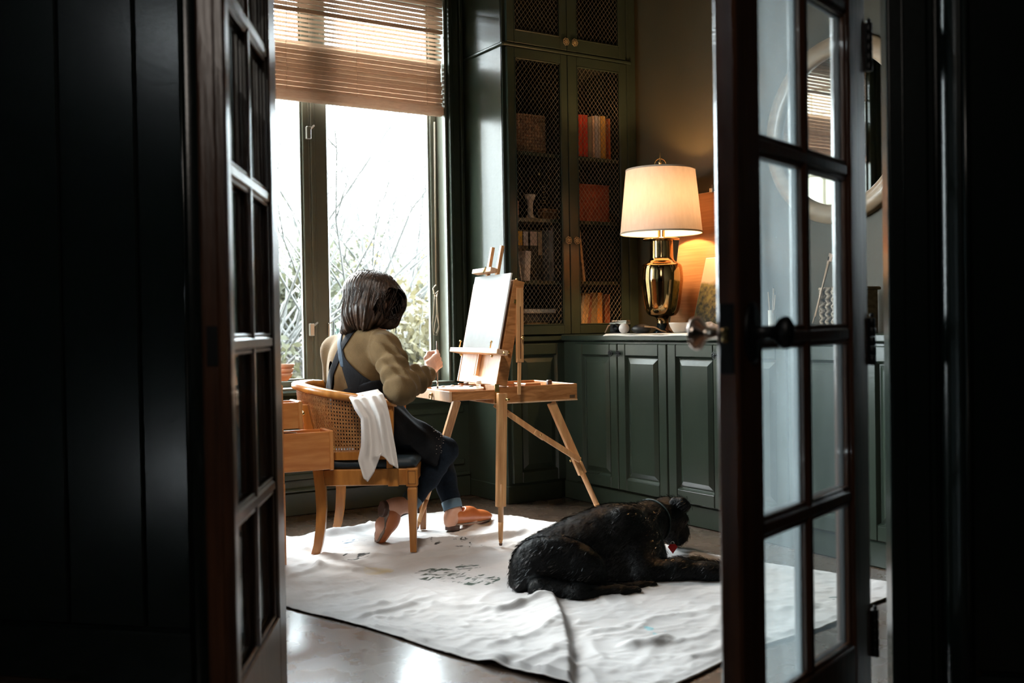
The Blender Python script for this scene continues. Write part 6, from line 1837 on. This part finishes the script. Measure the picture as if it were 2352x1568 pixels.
# sweater: loose, ribbed at the cuffs, with folds in the sleeve
def sl_fold(P, a, b_, n, amp, ph=0.0):
    d = b_-a; L = np.linalg.norm(d); d = d/L
    s = (P-a)@d/L
    q = P-a; ang = (q@nrm(np.cross(d, UP)))*22
    return amp*np.sin(s*n*6.28+ang+ph+1.5*np.sin(ang*0.7))*np.clip(1.2-np.abs(s-0.5)*1.4, 0, 1)
def f_sweater_solid(P):
    d = chain(P, [neckb-UP*0.012, chest+UP*0.03, chest-UP*0.06, waist, (hipR+hipL)/2+UP*0.01], [0.062, 0.112, 0.122, 0.122, 0.13], 0.06)
    d = smin(d, ell(P, chest+UP*0.010-FC*0.012, (0.172, 0.112, 0.155), (FS, FC, UP)), 0.05)
    d = smin(d, ell(P, waist+UP*0.02, (0.150, 0.118, 0.17), (FS, FC, UP)), 0.06)
    d = smin(d, cap(P, neckb-UP*0.008, shR, 0.055, 0.066), 0.035)
    d = smin(d, cap(P, neckb-UP*0.008, shL, 0.055, 0.066), 0.035)
    aR = chain(P, [shR, shR*0.45+elR*0.55, elR, elR*0.45+wrR*0.55, wrR-hx*0.018], [0.066, 0.064, 0.062, 0.058, 0.041], 0.02)
    aR = aR+sl_fold(P, shR, elR, 3.6, 0.0060)+sl_fold(P, elR, wrR, 4.6, 0.0075, 1.0)
    aR = smin(aR, ell(P, elR+UP*-0.022+(shR-elR)*0.03, (0.060, 0.060, 0.052)), 0.03)
    d = smin(d, aR, 0.022)
    aL = chain(P, [shL, elL, wrL], [0.066, 0.060, 0.044], 0.02)
    d = smin(d, aL, 0.03)
    q = P-chest
    # soft vertical drapes down the back, seam round the arm hole
    dr = np.sin(q@FS*62+q[:, 2]*9)*0.0028*np.clip(-(q@FC)*14, 0, 1)*np.clip((0.10-q[:, 2])*6, 0, 1)
    sd = ((P-shR)@nrm(shR-chest-UP*0.05))
    return d+dr+vnoise(P, 16, 2)*0.0022-0.0030*np.exp(-((sd+0.030)/0.006)**2)
neck_ax = nrm(headc-neckb)
def f_sweater(P):
    d = f_sweater_solid(P)
    d = np.maximum(d, (P-neckb)@nrm(neck_ax+UP*0.6)-0.012)                           # neckline
    d = np.maximum(d, -(cap(P, neckb-neck_ax*0.02, neckb+neck_ax*0.1, 0.053, 0.053)))
    d = np.maximum(d, 0.462-P[:, 2])                                                   # hem
    cut = np.where(np.linalg.norm(P-wrR, axis=1) < 0.12, (P-(wrR-hx*0.006))@hx, -1)
    d = np.maximum(d, cut)
    d = np.maximum(d, -(cap(P, wrR-hx*0.030, wrR+hx*0.05, 0.029, 0.034)))
    return d
lo = np.min([shL-0.10, shR-0.1, hipR-0.17, hipL-.17, elR-0.08, elL-0.09], axis=0); hi = np.max([neckb+0.06, wrR+0.06, shL+0.1, wrL+0.07, hipL+0.17, shR+.1], axis=0)
lo[2] = 0.455; hi[2] = neckb[2]+0.07
v, f = iso(f_sweater, lo, hi, 0.0058)
mesh_np('sweater', v, f, M['sweater'], person)

# jeans, turned up at the ankle
def leg_d(P, h, k, a, gr=0.0):
    t = chain(P, [h, h*0.4+k*0.6, k, k*0.55+a*0.45, a+(k-a)*0.02], [0.090+gr, 0.074+gr, 0.060+gr, 0.057+gr, 0.043+gr], 0.02)
    return t+sl_fold(P, k, a, 3.5, 0.0022, 0.4)+0.003*np.exp(-(np.linalg.norm(P-k+UP*0.05, axis=1)/0.06)**2)*np.sin(P[:, 2]*160)
def f_jeans(P):
    d = smin(leg_d(P, hipR, knR, anR), ell(P, (hipR+hipL)/2, (0.155, 0.13, 0.11), (FS, FC, UP)), 0.04)
    d2_ = leg_d(P, hipL, knL, anL)
    d = smin(d, d2_, 0.012)
    for k, a in ((knR, anR), (knL, anL)):
        ax_ = nrm(a-k)
        near = np.linalg.norm(P-a, axis=1) < 0.12
        d = np.maximum(d, np.where(near, (P-(a-ax_*0.010))@ax_, -1))
        d = np.maximum(d, -cap(P, a-ax_*0.03, a+ax_*0.06, 0.034, 0.036))
    return d
pts_ = [hipR, hipL, knR, knL, anR, anL]
lo = np.min(pts_, axis=0)-0.16; hi = np.max(pts_, axis=0)+0.16; lo[2] = min(anR[2], anL[2])-0.04; hi[2] = 0.66
v, f = iso(f_jeans, lo, hi, 0.0065)
mesh_np('jeans', v, f, M['denim'], person)
for k, a in ((knR, anR), (knL, anL)):
    ax_ = nrm(a-k); s_ = nrm(np.cross(ax_, UP)); t_ = np.cross(ax_, s_)
    mb = MB(); mb.lathe([(0.0445, -0.050), (0.0475, -0.048), (0.0465, -0.010), (0.0455, -0.006), (0.041, -0.006), (0.041, -0.050), (0.0445, -0.050)], a, (s_, t_, ax_), 28, cap=False)
    mb.build('turn_up', M['denim_in'], person)

# apron: wrap round hips and lap, crossed straps on the back
def f_apron(P):
    d = smin(smin(leg_d(P, hipR, knR*0.86+hipR*0.14, anR, 0.016), leg_d(P, hipL, knL*0.86+hipL*0.14, anL, 0.016), 0.05), ell(P, (hipR+hipL)/2+UP*0.02, (0.178, 0.152, 0.16), (FS, FC, UP)), 0.05)
    d = smin(d, f_sweater_solid(P)-0.009, 0.02)
    q = P-(hipR+hipL)/2
    d = d+0.004*np.sin(q@FC*55+q[:, 2]*38+2*np.sin(q@FS*18))
    # keep the wrap: below the waist line that climbs to her right, in front of the back opening, above the knee
    wl = 0.690+(q@FS)*0.40-(q@FC)*0.02
    d = np.maximum(d, P[:, 2]-wl)
    d = np.maximum(d, 0.455-P[:, 2]-np.clip((q@FC)-0.05, 0, 0.3)*0.75)
    d = np.maximum(d, (P-(knR*0.80+hipR*0.20))@nrm(knR-hipR))
    d = np.maximum(d, -(q@FS)-0.10-np.clip(q@FC, 0, 1)*2)
    for a_, b_ in ((elR, wrR), (shR*0.3+elR*0.7, elR)):
        d = np.maximum(d, -(cap(P, a_, b_, 0.098, 0.085)))
    return d
lo = np.min([hipR, hipL, knR], axis=0)-0.21; hi = np.max([hipR, hipL, knL], axis=0)+0.21; lo[2] = 0.30; hi[2] = 0.82
v, f = iso(f_apron, lo, hi, 0.0068)
ap = mesh_np('apron', v, f, M['apron'], person)
def surf_push(p, fun, off, it=14):
    p = np.array(p, float).reshape(-1, 3).copy()
    for _ in range(it):
        d = fun(p)-off
        e = 1e-3
        g = np.stack([fun(p+V3(*(e if i == j else 0 for j in range(3))))-fun(p-V3(*(e if i == j else 0 for j in range(3)))) for i in range(3)], 1)
        g /= np.maximum(np.linalg.norm(g, axis=1), 1e-6)[:, None]
        p -= g*np.clip(d, -0.02, 0.02)[:, None]*0.8
    return p
def band(path, widths, m, name, thick=0.004, n=46, nw=7):
    """cloth band lying on the sweater along a path seen on her back"""
    path = np.array(path, float)
    t = np.linspace(0, 1, len(path)); tt_ = np.linspace(0, 1, n)
    c = np.stack([np.interp(tt_, t, path[:, i]) for i in range(3)], 1)
    for _ in range(3): c[1:-1] = (c[:-2]+2*c[1:-1]+c[2:])/4
    w = np.interp(tt_, np.linspace(0, 1, len(widths)), widths)
    c = surf_push(c, f_sweater_solid, 0.004)
    rows_ = []
    view = -CF
    for i in range(n):
        tg = nrm(c[min(i+1, n-1)]-c[max(i-1, 0)]); s = nrm(np.cross(tg, view))
        rows_.append([c[i]+s*w[i]*(k/(nw-1)-0.5) for k in range(nw)])
    g = surf_push(np.array(rows_).reshape(-1, 3), f_sweater_solid, 0.0045).reshape(n, nw, 3)
    mb = MB(); mb.grid(lambda a, b_: g[int(round(b_*(n-1))), int(round(a*(nw-1)))], nw-1, n-1)
    o = mb.build(name, m, person); so = o.modifiers.new('thick', 'SOLIDIFY'); so.thickness = thick; so.offset = 0.6
    return o
def patch(Ls, Rs, m, name, thick=0.004, n=40, nw=14):
    """cloth panel lying on the sweater between two edges"""
    Ls = np.array([J(x, y, 4.60) for x, y in Ls]); Rs = np.array([J(x, y, 4.60) for x, y in Rs])
    t = np.linspace(0, 1, len(Ls)); q = np.linspace(0, 1, n)
    a_ = np.stack([np.interp(q, t, Ls[:, i]) for i in range(3)], 1); b_ = np.stack([np.interp(q, t, Rs[:, i]) for i in range(3)], 1)
    for _ in range(2):
        a_[1:-1] = (a_[:-2]+2*a_[1:-1]+a_[2:])/4; b_[1:-1] = (b_[:-2]+2*b_[1:-1]+b_[2:])/4
    g = (a_[:, None]*(1-np.linspace(0, 1, nw))[None, :, None]+b_[:, None]*np.linspace(0, 1, nw)[None, :, None]).reshape(-1, 3)
    # slide along the sight line on to the back, then settle on the cloth
    for _ in range(26):
        d = f_sweater_solid(g); g = g+((g-CAM)/np.linalg.norm(g-CAM, axis=1)[:, None])*np.clip(d-0.004, -0.03, 0.03)[:, None]*0.8
    g = surf_push(g, f_sweater_solid, 0.0045, 6).reshape(n, nw, 3)
    mb = MB(); mb.grid(lambda a, c: g[int(round(c*(n-1))), int(round(a*(nw-1)))], nw-1, n-1)
    o = mb.build(name, m, person); so = o.modifiers.new('thick', 'SOLIDIFY'); so.thickness = thick; so.offset = 0.6
    return o
patch([(776, 800), (779, 820), (787, 850), (795, 875), (802, 900), (808, 925)], [(786, 800), (792, 822), (808, 841), (833, 863), (867, 883), (908, 908)], M['apron'], 'apron_strap', 0.005, 50, 24)
patch([(806, 750), (779, 795), (770, 815), (754, 858), (748, 900)], [(818, 754), (788, 800), (780, 825), (765, 862), (760, 905)], M['apron'], 'apron_strap')
patch([(778, 752), (775, 790), (778, 822), (783, 842)], [(787, 752), (783, 790), (788, 822), (790, 842)], M['strap'], 'strap_tie', 0.008, 36, 5)
# dried paint on the apron lap
mb = MB(); rg = random.Random(8)
for i in range(26):
    q = J(rg.uniform(985, 1030), rg.uniform(975, 1050), 4.70)
    q = surf_push(q, f_apron, 0.001)[0]
    r_ = rg.uniform(0.0015, 0.004); mb.lathe([(0, -0.001), (r_, -0.0005), (r_*0.8, 0.001), (0, 0.0014)], q, (V3(1, 0, 0), V3(0, 1, 0), UP), 6)
mb.build('paint_spots', mat('dried_paint', (0.62, 0.52, 0.46), rough=0.6), person)

# loafers
def shoe(name, an, he, to_, up):
    ax_ = nrm(to_-he); s_ = nrm(np.cross(ax_, up)); u_2 = np.cross(s_, ax_)
    L = np.linalg.norm(to_-he)
    A3 = (ax_, s_, u_2)
    def f_up(P):
        q = (P-he)@np.array(A3).T
        d = ell(P, he+ax_*0.035+u_2*0.030, (0.052, 0.034, 0.042), A3)
        d = smin(d, ell(P, he+ax_*L*0.55+u_2*0.018, (L*0.42, 0.039, 0.034), A3), 0.04)
        d = smin(d, ell(P, he+ax_*L*0.86+u_2*0.010, (L*0.24, 0.030, 0.020), A3), 0.03)
        d = smin(d, ell(P, he+ax_*L*0.45+u_2*0.048, (0.045, 0.028, 0.022), A3), 0.03)     # tongue
        d = np.maximum(d, -(q[:, 2])-0.004)
        op = ell(P, he+ax_*0.045+u_2*0.066, (0.052, 0.027, 0.040), A3)
        return np.maximum(d, -op)
    v, f = iso(f_up, (he+to_)/2-0.20, (he+to_)/2+0.20, 0.0042)
    sh = mesh_np(name, v, f, M['leather'], person)
    def f_so(P):
        q = (P-he)@np.array(A3).T
        w = np.interp(q[:, 0], [-0.02, 0.03, L*0.35, L*0.65, L*0.95, L*1.10], [0.012, 0.033, 0.029, 0.040, 0.026, 0.004])
        d = np.maximum(np.abs(q[:, 1])-w, np.maximum(np.abs(q[:, 2]+0.007)-0.004, np.maximum(-q[:, 0]-0.016, q[:, 0]-L*1.09)))
        return d
    v, f = iso(f_so, (he+to_)/2-0.20, (he+to_)/2+0.20, 0.0040)
    mesh_np('sole', v, f, M['sole'], sh)
    def f_he(P): 
        q = (P-he)@np.array(A3).T
        return np.maximum(np.hypot(np.maximum(np.abs(q[:, 0]-0.018)-0.008, 0), q[:, 1])-0.030, np.abs(q[:, 2]+0.022)-0.011)
    v, f = iso(f_he, he-0.08, he+0.08, 0.004)
    mesh_np('heel', v, f, M['heel'], sh)
upR = nrm(np.cross(nrm(toR-heR), np.cross(nrm(anR-heR), nrm(toR-heR))))
shoe('shoe', anR, heR, toR, upR)
shoe('shoe', anL, heL, toL, UP)

# hair: smooth mass with locks, and loose strands
hcap = headc+HU*0.030-HF*0.020
tipb = J(822, 752, 4.60); 
def f_hair(P):
    d = ell(P, hcap, (0.093, 0.110, 0.100), HA)
    for p, r in (([hcap+HS*0.060, J(893, 700, 4.60), J(880, 738, 4.605)], [0.062, 0.050, 0.026]),
                 ([hcap+HS*0.02-HF*0.04, J(845, 712, 4.585), J(838, 742, 4.58)], [0.082, 0.062, 0.034]),
                 ([hcap-HS*0.03-HF*0.06, J(815, 720, 4.625), J(798, 755, 4.62)], [0.074, 0.054, 0.028]),
                 ([hcap-HS*0.06-HF*0.02, J(818, 725, 4.70), J(792, 763, 4.68)], [0.066, 0.046, 0.024]),
                 ([hcap+HS*0.030+HF*0.030, J(903, 690, 4.66), J(905, 732, 4.655)], [0.088, 0.050, 0.018]),
                 ([hcap+HS*0.066, J(906, 692, 4.585), J(906, 738, 4.59)], [0.052, 0.040, 0.014]),
                 ([hcap+HS*0.05+HF*0.015, J(903, 705, 4.60), J(898, 742, 4.61)], [0.052, 0.034, 0.012])):
        d = smin(d, chain(P, p, r, 0.03), 0.045)
    q = P-hcap
    ang = np.arctan2(q@HS, -(q@HF))
    fade = np.clip((0.06-q[:, 2])*9, 0, 1)
    d = d+fade*(0.0034*np.sin(ang*17+q[:, 2]*22)+0.0026*np.sin(ang*39+q[:, 2]*31+1))+0.0012*np.sin(ang*60)
    hemz = 0.008*np.sin(ang*9)+0.006*np.sin(ang*23)
    face = ell(P, headc+HF*0.125-HU*0.035, (0.060, 0.070, 0.100), HA)
    return np.maximum(d, -np.maximum(face, (P-headc)@HS-0.034))
lo = np.min([hcap-0.14, J(795, 765, 4.60)-0.05], axis=0); hi = np.max([hcap+0.14, J(910, 700, 4.62)+0.05], axis=0)
lo[2] = J(840, 775, 4.60)[2]-0.03
v, f = iso(f_hair, lo, hi, 0.0042)
hr = mesh_np('hair', v, f, M['hair'], person)
mb = MB(); rg = np.random.RandomState(4)
ends = [J(880, 748, 4.59), J(850, 752, 4.575), J(825, 755, 4.59), J(803, 760, 4.62), J(795, 765, 4.66), J(909, 750, 4.62), J(896, 752, 4.60), J(913, 735, 4.64), J(838, 755, 4.58), J(787, 768, 4.65)]
for i in range(320):
    a = rg.uniform(-1.5, 2.4); top = hcap+HU*0.088+HS*0.03*math.sin(a)-HF*0.03*math.cos(a)+rg.normal(size=3)*0.006
    e_ = ends[rg.randint(len(ends))]+rg.normal(size=3)*np.array([0.008, 0.008, 0.007])
    mid_ = hcap+(HS*math.sin(a)*0.108-HF*math.cos(a)*0.118)+UP*0.02
    pts = []
    for t in np.linspace(0, 1, 9):
        p = top*(1-t)**2+2*mid_*t*(1-t)+e_*t*t
        pts.append(p)
    pts = surf_push(np.array(pts), f_hair, 0.0010, 8)
    pts = [pts[k]*(1-max(0, (k-6)/3.0))+((top*(1-k/8)**2+2*mid_*(k/8)*(1-k/8)+e_*(k/8)**2))*max(0, (k-6)/3.0) for k in range(9)]
    mb.tube(pts, [0.0012]*6+[0.0011, 0.0009, 0.0004], 4, cap=False)
mb.build('strands', M['hair'], hr)
# wisps beside the cheek
mb = MB()
for p in ([(911, 690), (917, 715), (913, 742), (907, 765)], [(906, 695), (912, 722), (908, 748), (911, 770)], [(898, 705), (906, 735), (904, 762)], [(916, 688), (921, 712), (918, 738)], [(795, 740), (788, 758), (783, 772)], [(800, 745), (796, 762), (798, 775)]):
    q = [J(x, y, 4.655) for x, y in p]; mb.tube(q, [0.0022]*(len(q)-1)+[0.0006], 5)
mb.build('wisp', M['hair'], hr)

# brush in her hand
bA, bB = J(1003, 783, 4.650), J(1005, 893, 4.640)
t = thing('paintbrush', 'long thin brush held upright in the painter\'s right hand over the palette', 'brush', bB)
mb = MB(); mb.tube([bA, bA+(bB-bA)*0.5, bB+(bA-bB)*0.16], [0.0022, 0.0036, 0.0030], 8); mb.build('handle', mat('brown_handle', (0.18, 0.09, 0.05), (0.26, 0.14, 0.08), rough=0.3), t)
mb = MB(); mb.tube([bB+(bA-bB)*0.16, bB+(bA-bB)*0.05], [0.0034, 0.0040], 8); mb.build('ferrule', M['steel'], t)
mb = MB(); mb.tube([bB+(bA-bB)*0.05, bB+(bA-bB)*0.0, bB-(bA-bB)*0.02], [0.0042, 0.0048, 0.001], 8); mb.build('bristles', M['heel'], t)

# ================================================================== the dog
DX = nrm(WV(1.0, 0.50, 0)); DY = V3(-DX[1], DX[0], 0)     # along the back to the head, and to its far side
DB = onz(1290, 1330, 0.0)+DY*0.12
dog = thing('dog', 'black labrador lying on the drop cloth with its head turned away', 'dog', DB)
def K(px, py, D): return AT(px, py, D)
def f_dog(P):
    # trunk: deep chest, narrower loin
    d = chain(P, [K(1247, 1300, 3.95), K(1348, 1262, 4.05), K(1405, 1246, 4.09), K(1440, 1240, 4.12)], [0.122, 0.132, 0.140, 0.140], 0.05)
    d = smin(d, ell(P, K(1478, 1282, 4.06), (0.080, 0.11, 0.105), (DX, DY, UP)), 0.05)   # chest
    d = smin(d, ell(P, K(1300, 1300, 4.0), (0.15, 0.14, 0.14), (DX, DY, UP)), 0.05)
    d = smin(d, ell(P, K(1425, 1318, 3.96), (0.12, 0.10, 0.080), (DX, DY, UP)), 0.05)
    # shoulder blade
    d = smin(d, ell(P, K(1440, 1225, 4.03), (0.075, 0.05, 0.11), (DX, DY, UP)), 0.04)
    # neck and head, turned away
    d = smin(d, chain(P, [K(1458, 1212, 4.16), K(1492, 1198, 4.24), K(1520, 1190, 4.31)], [0.092, 0.080, 0.066], 0.03), 0.03)
    d = smin(d, ell(P, K(1531, 1183, 4.34), (0.076, 0.080, 0.078), (DX, DY, UP)), 0.025)
    d = smin(d, chain(P, [K(1545, 1200, 4.38), K(1555, 1222, 4.43), K(1552, 1232, 4.48)], [0.054, 0.046, 0.038], 0.03), 0.025)   # muzzle
    d = smin(d, cap(P, K(1536, 1215, 4.33), K(1547, 1246, 4.34), 0.045, 0.018), 0.025)     # throat skin
    d = smin(d, chain(P, [K(1560, 1182, 4.31), K(1572, 1192, 4.33), K(1566, 1206, 4.36)], [0.016, 0.014, 0.014], 0.02), 0.015)   # cheek
    # near ear: a soft hanging flap
    er = chain(P, [K(1550, 1150, 4.285), K(1566, 1153, 4.27), K(1577, 1161, 4.265), K(1573, 1172, 4.27)], [0.018, 0.020, 0.015, 0.008], 0.015)
    d = smin(d, er, 0.008)
    # near haunch: big oval thigh, knee forward against the belly
    th = ell(P, K(1285, 1305, 3.78), (0.152, 0.060, 0.116), (nrm(WV(1.0, 0.02, -0.10)), nrm(WV(-0.02, 1, 0)), nrm(WV(0.1, 0, 1.0))))
    th = smin(th, ell(P, K(1225, 1310, 3.80), (0.085, 0.075, 0.105), (RX, RD, UP)), 0.05)
    th = smin(th, ell(P, K(1345, 1322, 3.755), (0.075, 0.050, 0.085), (RX, RD, UP)), 0.04)
    d = smin(d, th, 0.022)
    # shank folded back, hock and long hind foot lying forward
    d = smin(d, chain(P, [K(1240, 1352, 3.70), K(1330, 1366, 3.655), K(1420, 1362, 3.69), K(1462, 1358, 3.71)], [0.045, 0.036, 0.026, 0.022], 0.03), 0.02)
    d = smin(d, chain(P, [K(1400, 1356, 3.76), K(1468, 1352, 3.78), K(1500, 1345, 3.80)], [0.028, 0.024, 0.019], 0.02), 0.012)
    # near foreleg stretched ahead
    d = smin(d, chain(P, [K(1465, 1290, 3.97), K(1480, 1325, 3.90)], [0.080, 0.058], 0.03), 0.04)
    d = smin(d, chain(P, [K(1475, 1322, 3.91), K(1560, 1312, 3.90), K(1625, 1317, 3.89), K(1655, 1322, 3.885)], [0.058, 0.046, 0.040, 0.040], 0.03), 0.03)
    d = smin(d, chain(P, [K(1500, 1308, 4.10), K(1600, 1302, 4.06), K(1655, 1306, 4.04)], [0.045, 0.034, 0.030], 0.03), 0.02)
    # tail laid along the rump
    d = smin(d, chain(P, [K(1205, 1318, 3.86), K(1187, 1338, 3.80), K(1192, 1352, 3.74)], [0.036, 0.026, 0.018], 0.02), 0.02)
    d = d+vnoise(P, 26, 5)*0.0022
    return np.maximum(d, 0.012-P[:, 2])
lo = np.min([K(1160, 1340, 3.74), K(1300, 1360, 3.55)], axis=0)-0.08; hi = np.max([K(1580, 1150, 4.45), K(1670, 1300, 4.2)], axis=0)+0.10
pts_ = np.array([K(1165, 1300, 4.05), K(1165, 1350, 3.7), K(1330, 1370, 3.58), K(1665, 1325, 3.85), K(1665, 1300, 4.25), K(1560, 1200, 4.5), K(1400, 1180, 4.25)])
lo = pts_.min(axis=0)-0.06; hi = pts_.max(axis=0)+0.08; lo[2] = 0.0; hi[2] = 0.46
v, f = iso(f_dog, lo, hi, 0.0065)
mesh_np('body', v, f, M['fur'], dog)
# short shiny coat: strands lying along the body
rs = np.random.RandomState(12)
sel = rs.choice(len(v), min(16000, len(v)), replace=False)
base_ = v[sel]+rs.normal(size=(len(sel), 3))*0.003
e_ = 1e-3
nn = np.stack([f_dog(base_+V3(*(e_ if i == j else 0 for j in range(3))))-f_dog(base_-V3(*(e_ if i == j else 0 for j in range(3)))) for i in range(3)], 1)
nn /= np.maximum(np.linalg.norm(nn, axis=1), 1e-9)[:, None]
flow = -DX*0.9-UP*0.45+rs.normal(size=(len(sel), 3))*0.16
flow = flow-nn*(flow*nn).sum(1)[:, None]
flow /= np.maximum(np.linalg.norm(flow, axis=1), 1e-6)[:, None]
ok = base_[:, 2] > 0.02
base_, nn, flow = base_[ok], nn[ok], flow[ok]
wv = np.cross(nn, flow)*0.0011
ln = (0.016+0.012*rs.rand(len(base_)))[:, None]
vs_f = np.stack([base_-wv-nn*0.001, base_+wv-nn*0.001, base_+flow*ln*0.6+nn*0.0020+wv*0.7, base_+flow*ln+nn*0.0022], 1).reshape(-1, 3)
ff = np.arange(len(vs_f)).reshape(-1, 4)
fo = mesh_np('coat', vs_f, ff, M['fur_hair'], dog, False); fo['kind'] = 'stuff'
# collar following the neck, with its red tag
na = nrm(K(1520, 1190, 4.31)-K(1462, 1210, 4.17)); nc = K(1497, 1198, 4.255)
s1 = nrm(np.cross(na, UP)); s2 = np.cross(s1, na)
ring = [nc+(s1*math.cos(a)+s2*math.sin(a))*0.16 for a in np.linspace(0, 2*PI, 49)[:-1]]
ring = surf_push(np.array([nc+(s1*math.cos(a)+s2*math.sin(a))*0.095 for a in np.linspace(0, 2*PI, 49)[:-1]]), f_dog, 0.002)
mb = MB(); mb.tube(ring, 0.0065, 6, True, flat=(0.35, 1)); mb.build('collar', mat('collar_webbing', (0.010, 0.026, 0.024), rough=0.5), dog)
tg = K(1545, 1259, 4.24)
mb = MB(); mb.prism([(-0.020, 0.006), (0, -0.022), (0.020, 0.006), (0.012, 0.018), (-0.012, 0.018)], tg, (RX, UP, -RD), 0.003); mb.build('tag', M['red'], dog)
mb = MB(); mb.tube([tg+UP*0.022+RX*math.cos(a)*0.007+UP*math.sin(a)*0.007 for a in np.linspace(0, 2*PI, 13)[:-1]], 0.0015, 5, True); mb.build('tag_ring', M['steel'], dog)
